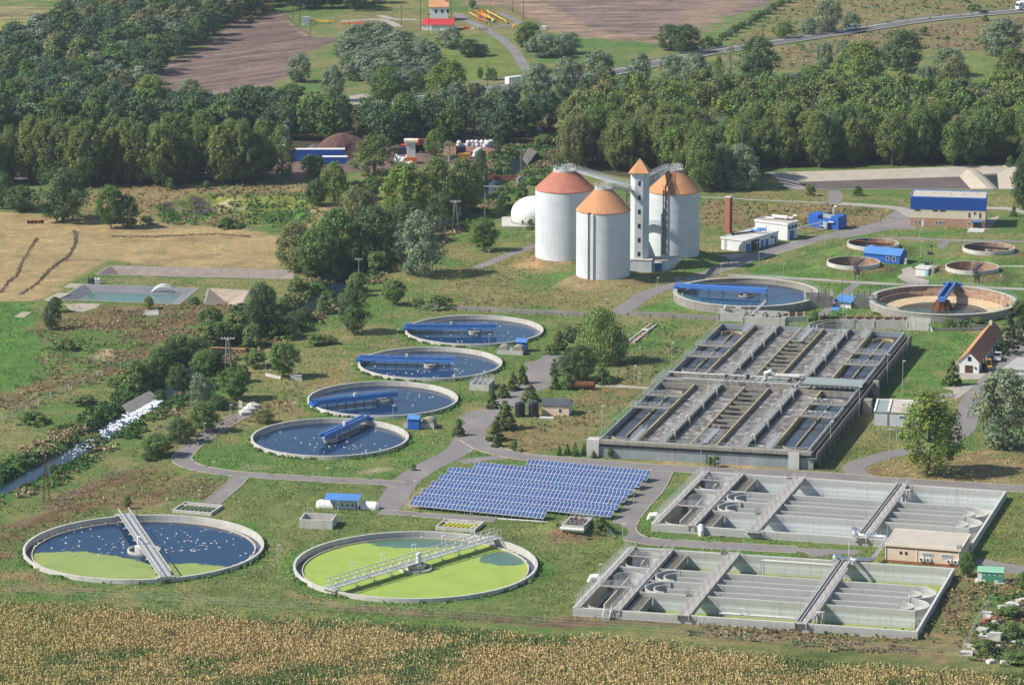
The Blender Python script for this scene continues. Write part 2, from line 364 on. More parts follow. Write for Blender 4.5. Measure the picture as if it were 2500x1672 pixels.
def mound(X,Y,c,r0,r1,h):return h*(1-smooth(r0,r1,np.hypot(X-c[0],Y-c[1])))
SF=q('s',1472,671,1.5);SL=q('s',1378,625,1.5);SR=q('s',1643.5,620.5,1.5)
COLL=q('h',1620,520,0)
PIT=pts('a',1060,1400,1300,1330,1500,1310,1700,1340,2100,1330,2150,1450,2080,1530,1500,1540,1150,1500)
HW=[q('b',380,697),q('b',600,668),q('b',1000,615),q('b',1220,588),q('b',1550,545),q('b',1890,495),q('c',60,390),q('c',300,350),q('c',700,288),q('c',1200,213),q('c',1600,150),q('c',2000,108),q('c',2500,62),q('c',3200,0)]
def height(X,Y):
 Z=np.zeros(np.shape(X))
 d=sdline(X,Y,STREAM);n=vnoise(X,Y,7,3)*1.6
 Z=Z-2.0*(1-smooth(2.0,5.2+n,d))
 for c in(K1c,K2c,K3c,K4c):Z=Z+(mound(X,Y,c,KR+.6,KR+6.5,1.9))
 for c,r in((SF,7.7),(SL,8.7),(SR,7.7)):Z=Z+(mound(X,Y,c,r+1.8,r+7,1.5))
 Z=Z+(mound(X,Y,COLL,3.5,11,1.9))
 sp=sdpoly(X,Y,PIT);Z=Z-2.6*(1-smooth(-7,-1,sp))*(.8+.4*vnoise(X,Y,9,8))
 far=smooth(0,60,Y-1250);Z=Z+far*(fbm(X,Y,160,11,2)-.5)*3.0*smooth(20,60,sdline(X,Y,HW))
 return Z*1.0
 # land cover: colours of bare albedo
G_MOW=(.125,.165,.052);G_LUSH=(.090,.180,.042);G_MIX=(.170,.168,.070);G_DRY=(.245,.185,.095);G_BRN=(.175,.118,.066)
STUB=(.34,.255,.13);SOIL=(.175,.125,.110);SOILD=(.115,.082,.078);SOILP=(.27,.19,.14);FIELDY=(.26,.255,.075);FIELDT=(.24,.215,.105)
PALEE=(.42,.34,.23)
COVER=[]
def cov(colr,poly,soft=2.0,amp=.0,seed=0,strength=1.0):COVER.append((colr,[(p[0],p[1])for p in poly],soft,amp,seed,strength))
def blob(t,x,y,rx,ry,n=14):
 return[q(t,x+rx*math.cos(2*math.pi*i/n),y+ry*math.sin(2*math.pi*i/n))for i in range(n)]
 # west side: stubble, meadow, weedy bank
cov(STUB,pts('d',-400,500,-400,-120,0,-110,300,-90,760,-60,1240,-20,1700,20,1950,60,1900,280,1250,270,1080,255,760,215,600,290,400,420,230,500),1.5,2,1)
cov(G_LUSH,pts('d',-500,505,190,515,260,560,260,700,240,800,310,860,250,960,170,1050,0,1140,-500,1350),2.5,5,2)
cov(G_BRN,pts('d',300,680,560,690,900,640,1000,690,900,820,940,900,700,960,400,1010,0,1150,0,1230,250,1150,700,1020,900,950,1000,860,1250,700,1700,560,1500,520,700,520,300,600),3,8,3,.75)
cov(G_BRN,blob('d',760,665,230,35),2,4,4,.8);cov(G_BRN,blob('d',800,900,140,60),2,4,5,.8)
cov(PALEE,blob('d',725,870,45,40),1,3,6,.8)
cov(G_LUSH,blob('d',450,795,75,35),1.5,3,6)
cov(G_DRY,pts('d',1650,1250,2050,1130,2150,1000,2345,900,2345,1010,2090,1180,2100,1290,1900,1300,1700,1300),2,5,7,.6)
cov(G_BRN,pts('g',0,560,200,400,560,200,1000,60,1200,130,1500,140,1560,200,1400,290,1000,330,600,400,300,480,60,600,0,700),3,6,8,.75)
cov(G_DRY,pts('d',900,1560,1000,1400,1350,1180,1560,1260,1300,1500,1200,1560),3,6,9,.4)
# north-west pit and edges
cov(G_DRY,pts('a',600,1290,1100,1265,2100,1250,2120,1350,1500,1310,1080,1390,1000,1500,600,1490),2,6,10)
cov((.20,.23,.06),PIT,3,5,11);cov(G_LUSH,pts('a',1080,1420,1500,1390,1400,1470,1300,1530,1100,1500),3,5,12)
cov(G_LUSH,pts('a',1700,1400,2050,1380,2150,1450,2080,1550,1800,1560,1900,1480),3,4,13)
cov((.1,.08,.08),pts('a',1060,1390,1180,1370,1150,1440,1060,1460),1,3,14);cov((.1,.085,.085),pts('a',1290,1330,1450,1340,1420,1400,1300,1400),1,3,15)
cov(PALEE,pts('a',1180,1385,1290,1370,1280,1400,1200,1410),1,2,16,.7);cov(PALEE,pts('a',1480,1340,1690,1340,1660,1380,1470,1410),1,3,17,.7)
cov((.36,.25,.15),pts('a',2100,1420,2345,1400,2345,1450,2150,1563,1980,1563,2130,1480),1.5,3,18)
cov((.32,.25,.17),pts('b',-20,940,300,960,1040,990,900,1090,500,1110,0,1080),4,4,19)
# far fields
cov(FIELDT,pts('a',-700,20,450,60,470,140,200,160,-700,140),3,4,20);cov(FIELDY,pts('a',-700,130,250,150,120,280,-700,290),3,5,21)
PLOUGH=pts('a',1040,515,1160,440,1400,320,1560,220,1580,130,1740,120,1900,75,1925,110,2110,270,2345,280,2200,330,2020,400,1950,520,1830,600,1650,660,1420,690,1170,760,830,730,860,640)
cov(SOIL,PLOUGH,1.5,3,22);cov(SOILP,pts('a',1740,120,1900,75,1925,110,2110,270,2200,300,2100,310,1900,270,1880,180,1800,140),4,4,23)
cov(SOILP,pts('a',1560,600,1900,570,1830,600,1650,640),3,4,24,.8)
cov(SOILP,pts('b',830,20,950,-60,3900,-200,3000,60,2345,310,1800,290,1600,260,1420,215,1150,50),3,4,25)
cov((.20,.145,.13),pts('b',1330,-60,1500,60,1650,170,1780,225,2100,250,2345,240,2800,60,3300,-100,1300,-200),2,4,26)
cov(SOILP,pts('c',-10,180,0,60,300,-30,500,-60,500,0,380,60,160,210),3,4,27,.7)
cov((.19,.175,.075),pts('b',1100,40,1180,60,1420,210,1000,215,850,215,0,245,-40,100,300,70,800,80),3,5,28)
cov((.15,.19,.055),pts('b',620,300,1000,240,1180,330,1240,500,900,560,700,420),3,5,29);cov(G_LUSH,pts('b',1350,380,1700,270,2170,300,2100,370,1300,450),3,4,30,.6)
cov((.20,.165,.08),pts('c',300,330,480,200,740,-20,3000,-200,2345,70,1300,190,700,270),4,8,31,.8)
cov(G_LUSH,pts('c',100,230,300,120,480,60,700,-20,740,0,500,160,320,290,200,310),3,5,32,.7)
cov((.20,.15,.085),pts('c',680,320,1200,230,1700,170,2345,100,2345,400,1700,330,700,480),4,8,33,.8)
cov((.15,.19,.06),pts('c',720,560,820,480,1050,470,1600,480,1900,330,2180,370,2000,500,1500,560),3,5,34)
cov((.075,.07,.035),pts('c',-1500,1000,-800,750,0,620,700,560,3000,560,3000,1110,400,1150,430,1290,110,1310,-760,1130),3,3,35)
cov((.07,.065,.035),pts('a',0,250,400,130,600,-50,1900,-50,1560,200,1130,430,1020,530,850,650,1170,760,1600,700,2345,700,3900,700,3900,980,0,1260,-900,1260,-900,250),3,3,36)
cov(SOIL,PLOUGH,1.5,3,22);cov(G_DRY,pts('b',1400,780,1530,770,1520,880,1400,890),2,3,37)
# plant area: lawns and hay
cov(G_LUSH,pts('b',920,1020,1250,1000,1200,1180,1010,1190),2,4,40);cov(G_DRY,pts('b',1120,1030,1260,1010,1230,1090,1060,1120),2,3,41,.6)
cov((.20,.175,.075),pts('e',760,120,1330,60,1330,0,2100,0,2100,50,1330,180,1200,300,1400,420,1900,480,1750,560,800,545,700,330),3,8,42,.8)
cov(G_LUSH,pts('e',750,20,1330,0,1330,110,1000,200,800,260,860,210),4,9,43,.4)
cov((.34,.22,.12),blob('e',1400,255,190,35),1,3,44,.7);cov((.27,.2,.11),blob('e',1740,395,300,35),1.5,3,45,.8);cov(G_LUSH,blob('e',1600,330,220,25),1,2,46,.8)
cov((.22,.17,.085),pts('c',130,1350,500,1370,1000,1390,1350,1420,1470,1490,1400,1563,1120,1563,130,1563),2,6,47,.85)
cov((.21,.175,.08),pts('c',120,1320,600,1290,1040,1300,1000,1370,500,1370),2,5,48,.6)
for pl in(pts('f',480,290,760,190,1100,90,1250,30,1500,90,1700,90,1780,140,1900,160,2345,140,2345,240,2345,400,1700,380,1200,360,520,320),pts('f',1290,40,1500,10,2000,10,1980,70,1500,60),pts('f',0,600,260,610,0,500),pts('f',-80,320,0,290,130,180,420,210,420,240,200,300),pts('f',1150,740,1560,700,2050,730,1900,900,1800,1000,1750,1150,1300,1200,1350,1000),pts('f',900,370,1450,380,1400,560,1000,580),pts('e',1930,590,2345,440,2345,600),pts('f',1750,1010,2060,1040,1940,1160,1720,1150)):
 cov(G_LUSH,pl,2,3,50,.75)
cov((.125,.175,.052),pts('e',0,900,450,600,1100,560,1640,610,1600,680,1300,900,1100,1100,800,1230,900,1300,700,1563,0,1563),3,7,51,.7)
cov(G_DRY,pts('e',0,960,200,780,450,740,400,800,150,900,0,1080),2,6,52,.6)
cov((.21,.165,.08),pts('e',1130,1400,1250,1300,1500,1300,1650,1100,1900,1090,2080,1110,1800,1400,1690,1500,1480,1560,1100,1530),2,7,53,.75)
cov((.20,.165,.08),pts('e',1800,950,2200,880,2150,700,2320,650,2320,850,2100,1080,1760,1070),2,7,54,.7)
cov(G_LUSH,pts('e',1960,700,2300,640,2280,760,1980,860),2,7,55,.6);cov((.09,.13,.04),pts('e',1950,940,2000,800,2250,900,2100,980),2,7,56,.4)
cov(G_LUSH,pts('e',1640,1560,1800,1380,2060,1130,2100,1120,1800,1440,1690,1520),1,3,57)
cov((.33,.24,.13),pts('i',-100,25,790,60,790,85,0,65,-600,40),1,3,58,.8)
cov((.13,.155,.05),pts('i',870,80,1000,30,1250,-100,1600,-200,1500,0,1280,20,1150,90,1000,125),1.5,4,59,.8)
cov(G_DRY,pts('i',1300,120,1280,60,1500,0,2000,-40,2600,-120,2600,210,2000,195,1600,170),2,6,60,.85)
# south lawns round the big tanks
cov((.135,.168,.056),pts('g',1500,240,1900,150,2345,180,3180,210,3280,290,3200,380,4700,470,5200,560,6600,620,6200,1150,4700,1140,3000,1080,2000,1040,1200,960,1900,700,1850,560,1500,400,1350,340),3,6,61,.9)
cov(G_LUSH,pts('g',1750,170,2000,150,2000,250,1750,250),4,5,62,.35);cov(G_LUSH,pts('h',1600,620,1750,620,1720,660,1600,660),3,4,62,.6)
cov(G_LUSH,[(T6c.x+28*math.cos(a),T6c.y+28*math.sin(a))for a in np.linspace(0,2*math.pi,40)],1.5,1.5,63,.8)
cov(G_LUSH,[(T5c.x+27*math.cos(a),T5c.y+27*math.sin(a))for a in np.linspace(0,2*math.pi,40)],1.5,1.5,64,.7)
for c in(T1c,T2c,T3c,T4c):cov(G_LUSH,[(c.x+21*math.cos(a),c.y+21*math.sin(a))for a in np.linspace(0,2*math.pi,40)],1.5,1.5,65,.7)
cov(G_LUSH,pts('g',1200,20,1290,10,1320,70,1500,90,2345,130,3000,120,3200,0,2700,-120,1900,20,1700,-30),2,5,66,.5)
cov((.36,.3,.2),pts('h',20,120,250,80,380,80,330,110,150,130),1,3,67,.6);cov((.36,.3,.2),pts('g',1650,60,1900,70,1850,90,1650,90),1,3,67,.6)
cov(G_DRY,pts('g',0,760,150,790,300,880,760,900,760,940,300,940,0,930,-300,900),1.5,5,68,.6)
cov((.34,.25,.14),pts('g',1960,930,2345,1020,2345,1050,2000,970),.8,2,69,.6)
[cov((.20,.16,.08),[(c.x+11*math.cos(a),c.y+11*math.sin(a))for a in np.linspace(0,2*math.pi,30)],1.5,2,68,.7)for c in(K1c,K2c,K3c,K4c)]
cov((.17,.12,.07),pts('h',0,1010,600,1060,1450,1110,1550,1070,2345,1130,2345,1170,1400,1160,500,1090,0,1060),1,3,70,.7)
cov((.19,.13,.075),blob('h',1600,575,190,40),1.5,3,71,.8);cov(G_LUSH,blob('h',1770,490,90,60),1,3,71,.8)
cov((.30,.24,.15),pts('y4',250,480,100,450,380,190,480,180,420,240,300,420),1,3,72,.8);cov(PALEE,pts('y4',2000,430,2080,330,2200,210,2230,230,2130,330,2030,440),.8,2,73,.8)
cov(G_LUSH,pts('h',1850,430,1960,330,2100,180,2120,110,2180,140,2100,260,1990,390),1,3,74,.5)
cov(G_LUSH,pts('i',-460,560,-200,300,0,100,80,110,-150,400,-200,500,0,560,1400,640,1380,720,700,700,-420,620),1.5,3,75,.6)
cov((.15,.165,.055),pts('i',1990,650,2240,250,2700,240,2700,720,2100,710),2,5,76,.8);cov(G_LUSH,pts('i',1990,640,2200,270,2290,260,2120,500,2060,700),1.5,3,77,.5)
cov((.20,.155,.08),pts('i',1640,1210,1880,790,2300,850,2500,900,2250,960,2050,1100,1950,1300,1800,1390,0,1230,0,1120,1500,1200),2,6,78,.8)
cov(G_LUSH,pts('i',1850,1270,2050,1000,2230,930,2300,960,2120,1060,2000,1200,1900,1330),1.5,4,79,.6)
cov((.14,.15,.06),pts('i',1930,1400,2050,1150,2250,950,2900,900,2900,1500,2300,1460),2,6,80,.6)
cov((.105,.135,.045),pts('g',-300,955,0,975,600,1010,1200,1060,2345,1100,3200,1230,4600,1290,5600,1320,6600,1430,7200,1430,7200,2200,-600,2200),1.5,4,81,.9)
cov((.42,.32,.2),pts('e',830,1290,880,1245,920,1250,860,1300),.5,1,82,.6)
def cover(X,Y):
 n1=fbm(X,Y,26,1,4);n2=fbm(X,Y,7,2,3);n3=vnoise(X,Y,2.2,4);f=smooth(.38,.64,n1*.6+n2*.4)
 C=np.empty(X.shape+(3,));A,B=np.array((.105,.170,.048)),np.array((.215,.200,.088))
 C[:]=A*(1-f[...,None])+B*f[...,None]
 nz={}
 for colr,poly,soft,amp,seed,st in COVER:
  xs=[p[0]for p in poly];ys=[p[1]for p in poly];mg=soft+amp+2
  ix=(X>min(xs)-mg)&(X<max(xs)+mg)&(Y>min(ys)-mg)&(Y<max(ys)+mg)
  if not ix.any():continue
  x,y=X[ix],Y[ix];d=sdpoly(x,y,poly)+(fbm(x,y,9,seed,3)-.5)*2*amp*1.3
  w=(1-smooth(-soft,soft,d))*st*(1 if st>.9 else(.55+.9*smooth(.3,.7,fbm(x,y,5,seed+3,3))).clip(0,1/st))
  v=1+.5*(n2[ix]-.5)+.25*(n3[ix]-.5)
  if seed in(22,25,26,1,24,20,23):v=v+(1.3 if seed!=1 else .4)*(fbm((x*(.8 if seed==22 else 1)+y*.16)/14,y*.3-x*(.32 if seed==22 else .05),1.3,seed+60,3)-.5)
  C[ix]=C[ix]*(1-w[...,None])+(np.array(colr)*v[...,None])*w[...,None]
 d=sdline(X,Y,STREAM);w=smooth(13,6,d+7*(fbm(X,Y,10,77,3)-.5))*smooth(.25,.6,fbm(X,Y,16,78,3))*.85
 w=w[...,None];C=C*(1-w)+np.array((.055,.15,.03))*w
 return C
def ground_mat():
 m,nt,ns,ls,b=newmat('ground_cover');g=ns.new('ShaderNodeNewGeometry').outputs['Position']
 at=ns.new('ShaderNodeAttribute');at.attribute_name='tint'
 n1=noise(ns,ls,g,1.3,6,.72);n2=noise(ns,ls,g,.33,5,.65)
 c=mixc(ns,ls,1.0,at.outputs['Color'],ramp(ns,ls,n1,[(.3,(.55,.58,.56)),(.5,(.96,.96,.96)),(.7,(1.4,1.36,1.3))]),'MULTIPLY')
 c=mixc(ns,ls,.85,c,ramp(ns,ls,n2,[(.32,(.66,.80,.74)),(.68,(1.32,1.16,1.08))]),'MULTIPLY')
 ls.new(c,b.inputs['Base Color']);b.inputs['Roughness'].default_value=.95;b.inputs['Specular IOR Level'].default_value=.1
 bp=ns.new('ShaderNodeBump');bp.inputs['Strength'].default_value=.9;bp.inputs['Distance'].default_value=.35
 ls.new(n1,bp.inputs['Height']);ls.new(bp.outputs[0],b.inputs['Normal']);return m
GROUND=ground_mat()
def build_ground():
 st=1.5
 xf=np.arange(-260,330,st);yf=np.arange(600,1720,st)
 ext=np.array([8,20,45,90,180,350,700,1400,3000,6000.])
 xs=np.concatenate([xf[0]-ext[::-1],xf,xf[-1]+ext]);ys=np.concatenate([yf[0]-np.array([10,30,80,200,600,2000.])[::-1],yf,yf[-1]+ext])
 X,Y=np.meshgrid(xs,ys);sh=X.shape;X=X.copy();Y=Y.copy()
 inside=np.zeros(sh,bool)
 for h in HOLES:
  if h[0]=='c':
   c,r=h[1],h[2];d=np.hypot(X-c.x,Y-c.y)-r;ix=np.abs(d)<.76*st
   k=(r/(d[ix]+r));X[ix]=c.x+(X[ix]-c.x)*k;Y[ix]=c.y+(Y[ix]-c.y)*k;inside|=(d<-.76*st)
  else:
   P_=[(p[0],p[1])for p in h[1]];d=sdpoly(X,Y,P_);ix=np.argwhere(np.abs(d)<.76*st);inside|=(d<-.76*st)
   for i,j in ix:
    best=None
    for k in range(len(P_)):
     a=P_[k];e=P_[(k+1)%len(P_)];ex,ey=e[0]-a[0],e[1]-a[1]
     t=min(1,max(0,((X[i,j]-a[0])*ex+(Y[i,j]-a[1])*ey)/(ex*ex+ey*ey)))
     qx,qy=a[0]+ex*t,a[1]+ey*t;dd=(qx-X[i,j])**2+(qy-Y[i,j])**2
     if best is None or dd<best[0]:best=(dd,qx,qy)
    X[i,j],Y[i,j]=best[1],best[2]
   for cx_,cy_ in P_:
    dd=(X-cx_)**2+(Y-cy_)**2;i,j=np.unravel_index(np.argmin(dd),sh);X[i,j],Y[i,j]=cx_,cy_
 Z=height(X,Y);Cc=cover(X,Y)
 V=np.stack([X,Y,Z],-1).reshape(-1,3);idx=np.arange(sh[0]*sh[1]).reshape(sh)
 F=np.stack([idx[:-1,:-1],idx[:-1,1:],idx[1:,1:],idx[1:,:-1]],-1).reshape(-1,4)
 ins=inside.ravel()[F].any(1)
 cx_=X.ravel()[F].mean(1);cy_=Y.ravel()[F].mean(1);dead=ins.copy()
 for h in HOLES:
  d=(np.hypot(cx_-h[1].x,cy_-h[1].y)-h[2])if h[0]=='c' else sdpoly(cx_,cy_,[(p[0],p[1])for p in h[1]])
  dead|=d<-.05
 F=F[~dead]
 o=arr_mesh('ground',V,F,GROUND,np.concatenate([Cc.reshape(-1,3),np.ones((len(V),1))],1));o['kind']='structure'
 o.data.polygons.foreach_set('use_smooth',[True]*len(o.data.polygons))
 return o
build_ground()
def gz(x,y):return float(height(np.array([x]),np.array([y]))[0])
# ------------------------------------------------------------------ roads, yards, paths
NOGRASS=[]
def ribbon(name,centre,w,m,z=.03,kerb=0,n=6,follow=False,label=None):
 c=spline([Vector((p[0],p[1],0))for p in centre],n);mb=MB();kb=MB();L=[];Rr=[]
 if not follow and len(c)>1 and c[0].y<1200:NOGRASS.append(([(p.x,p.y)for p in c[::2]+[c[-1]]],w/2))
 for i,p in enumerate(c):
  d=(c[min(i+1,len(c)-1)]-c[max(i-1,0)]);nn=Vector((-d.y,d.x,0)).normalized()
  ww=w if not callable(w)else w(i/(len(c)-1));zz=z+(gz(p.x,p.y)if follow else 0)
  L.append(p+nn*ww/2+Vector((0,0,zz)));Rr.append(p-nn*ww/2+Vector((0,0,zz)))
 k=len(c);mb.add(L+Rr,[(k+i,k+i+1,i+1,i)for i in range(k-1)])
 o=mb.build(name,m);o['kind']='structure'
 if kerb:
  for S,sgn in((L,1),(Rr,-1)):
   for i in range(k-1):
    if(i*7+int(S[i].x))%9!=0:kb.beam(S[i],S[i+1],kerb,.10)
  ko=kb.build('kerb',KERB);ko['kind']='structure'
 return o
def yard(name,poly,m,z=.026):
 NOGRASS.append(([(p[0],p[1])for p in poly],0))
 o=MB().sheet([(p[0],p[1])for p in poly],z).build(name,m);o['kind']='structure';return o
ribbon('road',pts('e',1480,870,1400,930,1330,1010,1240,1100,1120,1200,990,1290,910,1370,850,1460,790,1530)+pts('h',600,75,480,150,410,225,350,320,300,370),6.2,ASPH,.030)
yard('yard',pts('e',1250,925,1490,868,1440,960,1440,1080,1350,1110,1250,1130,1200,1110,1330,1010,1285,960),ASPH,.022)
yard('yard',pts('e',820,1290,870,1250,1070,1235,1090,1230,1000,1380,985,1460,870,1490,790,1500,850,1400,870,1340),ASPH,.018)
ribbon('road',pts('h',270,385,450,395,640,412,850,425,1060,438),3.6,ASPH,.034,.22)
ribbon('road',pts('e',900,1440,1000,1500,1120,1535)+pts('h',1300,15,1700,45,2100,80,2345,92)+pts('i',200,105,600,118,1000,138,1300,165,1700,190,2100,215,2700,245),6.0,ASPH,.038,.22)
ribbon('road',pts('h',820,45,980,22,1120,12),3.6,ASPH,.027)
ribbon('road',pts('h',2200,95,2130,230,2050,320,1970,420,1935,500,2000,560,2150,590,2345,600)+pts('i',200,612,500,628,800,643),5.2,ASPH,.042,.22)
yard('yard',pts('i',760,625,1230,645,1210,675,1050,665,960,690,890,690,850,660,760,650),ASPH,.03)
ribbon('road',pts('h',420,200,250,182,0,172)+pts('g',2100,158,1800,140,1600,125,1420,100,1300,70,1240,30)+pts('d',1260,1540,1330,1470,1450,1390,1600,1300,1730,1250),4.6,ASPH,.036,.22)
ribbon('road',pts('g',1640,132,1600,190,1520,260,1440,325),4.0,ASPH,.032,.2)
ribbon('road',pts('e',1870,590,1960,540,2060,470,2180,420,2300,390)+pts('f',60,350,200,310,350,240,520,190,700,140,900,85,1080,45,1250,5)+pts('c',1450,1510),5.4,ASPH,.033)
yard('yard',pts('f',130,165,250,185,480,175,700,110,790,90,950,60,1100,20,900,110,560,210,420,260,200,330,0,370,-50,345,180,320,380,235,300,195),ASPH_L,.024)
ribbon('road',pts('c',1600,1480,1500,1425,1300,1402,1120,1390,1000,1382),5.0,ASPH_L,.037)
ribbon('path',pts('c',1020,1384,800,1376,500,1362,300,1352,130,1344),1.6,ASPH_L,.03)
yard('yard',pts('c',1380,1500,1500,1410,1600,1420,1660,1470,1600,1563,1150,1563,1330,1530),ASPH,.028)
yard('yard',pts('f',990,50,1100,20,1300,-15,1560,-20,1440,10,1300,40,1100,75),ASPH,.02)
ribbon('road',pts('f',1380,70,1600,75,1800,85,2100,92,2500,100),3.2,ASPH,.035)
ribbon('road',pts('c',1050,1300,1060,1330,1050,1390),4.5,ASPH,.039)
ribbon('road',pts('c',2050,1420,2150,1420,2250,1425,2450,1470),4.5,ASPH_L,.031)
yard('yard',pts('c',1950,1563,2000,1520,2180,1470,2160,1500,2110,1563),ASPH_L,.034)
ribbon('path',pts('f',330,325,560,335,900,352,1200,372,1700,396,2100,410,2500,425),3.2,ASPH_L,.041)
ribbon('path',pts('f',1210,380,1130,440,1040,530,960,600),2.6,ASPH,.03)
yard('yard',pts('f',1460,320,1490,290,1570,265,1620,300,1600,330,1700,360,1690,385,1560,380,1500,350),ASPH_L,.03)
yard('yard',pts('f',1750,110,1850,85,1800,140,1760,140),ASPH,.016)
ribbon('path',pts('f',2150,262,2250,262,2600,270),2.6,ASPH_L,.03)
ribbon('path',pts('e',920,275,1020,240,1110,200,1220,160,1345,120),3.4,ASPH,.03)
ribbon('path',pts('e',1740,1075,1900,1080,2100,1092),2.4,ASPH_L,.03)
ribbon('road',pts('f',2420,640,2300,800,2230,900,2150,1000,2040,1110,1980,1200,1960,1300,1920,1390,1800,1470,1650,1510,1450,1540)+pts('i',1330,20,1230,55,1185,95,1250,150),5.2,ASPH,.044)
yard('yard',pts('f',1780,1090,2030,1065,1900,1160,1870,1170,1860,1110),ASPH_L,.028);yard('yard',pts('f',1900,985,2130,990,2060,1030,1920,1035),ASPH_L,.03)
yard('yard',pts('f',2100,990,2260,860,2345,800,2500,800,2400,950,2200,1000,2050,1140,1940,1190),ASPH,.02)
ribbon('path',pts('f',960,1120,1200,1165,1500,1175,1800,1180),2.0,ASPH_L,.03)
ribbon('road',pts('i',2000,720,2100,745,2250,770,2600,800),6.5,ASPH,.03)
HWC=spline([Vector((p.x,p.y,0))for p in HW],8)
ribbon('highway',HW,10.4,ASPH_L,.35,n=8);ribbon('highway',HW,7.6,ASPH_D,.37,n=8)
def lines():
 mb=MB();c=HWC
 for i in range(len(c)-1):
  a,b=c[i],c[i+1];d=(b-a).normalized();n=Vector((-d.y,d.x,0));L=(b-a).length
  for s in(-3.6,3.6):mb.beam(a+n*s,b+n*s,.18,.006,.372)
  k=int(L//9)
  for j in range(k):mb.beam(a+d*j*9,a+d*(j*9+4),.16,.006,.372)
 o=mb.build('road_markings',WHITE);o['kind']='structure'
lines()
yard('yard',pts('b',60,655,170,640,300,690,430,690,430,720,210,760,150,740,70,710),ASPH_L,.04)
yard('yard',pts('b',-10,745,60,740,60,760,-10,760),ASPH,.04)
ribbon('road',pts('x1',1100,690,1040,610,960,490,860,400,760,330,700,290,620,240,520,185,430,120),4.5,ASPH,.04,follow=True)
ribbon('path',pts('x1',560,745,760,725,1000,690),2.5,ASPH,.04,follow=True)
ribbon('path',pts('x1',700,285,860,240,990,210,900,150,810,110),3.5,ASPH,.04,follow=True)
ribbon('path',pts('b',0,145,250,130,330,150,400,190),4,ASPH_L,.04,follow=True);ribbon('path',pts('b',270,100,380,130,520,130),4,ASPH_L,.045,follow=True)
# stream, ponds
def stream():
 c=STREAM;mb=MB();k=len(c);L=[];Rr=[]
 for i,p in enumerate(c):
  d=c[min(i+1,k-1)]-c[max(i-1,0)];n=Vector((-d.y,d.x,0)).normalized()*5.5
  L.append(p+n+Vector((0,0,-1.15)));Rr.append(p-n+Vector((0,0,-1.15)))
 mb.add(L+Rr,[(k+i,k+i+1,i+1,i)for i in range(k-1)]);o=mb.build('stream_water',WATER_ST);o['kind']='structure'
 rnd=random.Random(3);fb=MB()
 for i in range(420):
  t=rnd.random()**1.7;a,b=q('d',1065,1190,-1.0),q('d',420,1545,-1.0)
  p=a+(b-a)*t;best=min(c,key=lambda v:(v.xy-p.xy).length);wdt=1.2+.6*(1-t)
  x=best.x+rnd.uniform(-wdt,wdt)+rnd.uniform(-1,1);y=best.y+rnd.uniform(-4,4)
  s=(.65-.45*t)*rnd.uniform(.35,1);n=7
  fb.add([(x+s*math.cos(2*math.pi*j/n)*rnd.uniform(.6,1.2),y+s*2.2*math.sin(2*math.pi*j/n)*rnd.uniform(.6,1.2),-1.12+.002*(i%9))for j in range(n)]+[(x,y,-1.12+.1*(1-t))],[(j,(j+1)%n,n)for j in range(n)])
 f=fb.build('foam',FOAM);f['kind']='stuff';f['label']='white foam drifting down the stream below the weir'
 m2=MB();A=[q('d',830,1215,0),q('d',1020,1115,0),q('d',1080,1165,-1.3),q('d',885,1270,-1.3)]
 m2.add([tuple(v)for v in A]+[(v.x,v.y,v.z+.25)for v in A],[(0,1,2,3),(4,5,6,7),(0,1,5,4),(1,2,6,5),(2,3,7,6),(3,0,4,7)])
 solo(m2,'weir_apron',CONC_OLD,'sloping grey concrete slabs of the weir beside the foaming stream','weir')
stream()
def lagoon(name,label,poly,inset,depth,lining,floor,wz=None,wm=None,top=.12):
 root=thing(name,label,'pond',(sum(p.x for p in poly)/4,sum(p.y for p in poly)/4,0));Lc=rel(root)
 P4=[Lc(p)for p in poly];cen=sum(P4,Vector())/4
 def ins(k,dz):
  out=[]
  for i in range(4):
   a,b,c=P4[i-1],P4[i],P4[(i+1)%4];e1=(a-b).xy.normalized();e2=(c-b).xy.normalized()
   s=max(.35,abs(e1.x*e2.y-e1.y*e2.x));v=b.xy+(e1+e2)*k/s;out.append((v.x,v.y,dz))
  return out
 o,i1=ins(0,.0),ins(inset,-depth);rim=ins(-.5,top);rin=ins(.1,top)
 mb=MB();mb.add(rin+i1,[(i,(i+1)%4,4+(i+1)%4,4+i)for i in range(4)]);mb.build('lining',lining,root)
 MB().add(i1,[(0,1,2,3)]).build('floor',floor,root)
 mr=MB();rb=ins(-.5,-.3);mr.add(rim+rin+rb,[(i,(i+1)%4,4+(i+1)%4,4+i)for i in range(4)]+[(i,(i+1)%4,8+(i+1)%4,8+i)for i in range(4)]);mr.build('rim',CONC_OLD,root)
 if wz is not None:
  k=inset*(-wz)/depth+.1;MB().add(ins(k,wz),[(0,1,2,3)]).build('water',wm,root)
 return root
LIN=pm('grey_lining',(.20,.20,.21),(.15,.15,.165),.3,rough=.7,streak=.4,dark=(.09,.09,.1));LIN2=pm('cracked_lining',(.30,.25,.21),(.22,.18,.155),.35,rough=.85,streak=.6,dark=(.12,.09,.08))
MUD=pm('dark_mud',(.10,.08,.075),(.15,.12,.11),.06,rough=.9,fa=.5)
lagoon('pond','grey lined pond of green water with a sprinkler arc',LAG_A,5.0,1.6,LIN,LIN,-1.2,WATER_GR)
lagoon('pond','empty pale lined basin just right of the sprinkler pond',LAG_B,5,2.5,pm('pale_lining',(.42,.34,.25),(.3,.24,.18),.5,rough=.9,streak=.4),MUD)
lagoon('pond','long dry cracked basin behind the sprinkler pond, with reeds in it',LAG_C,5,2.2,LIN2,EARTH)
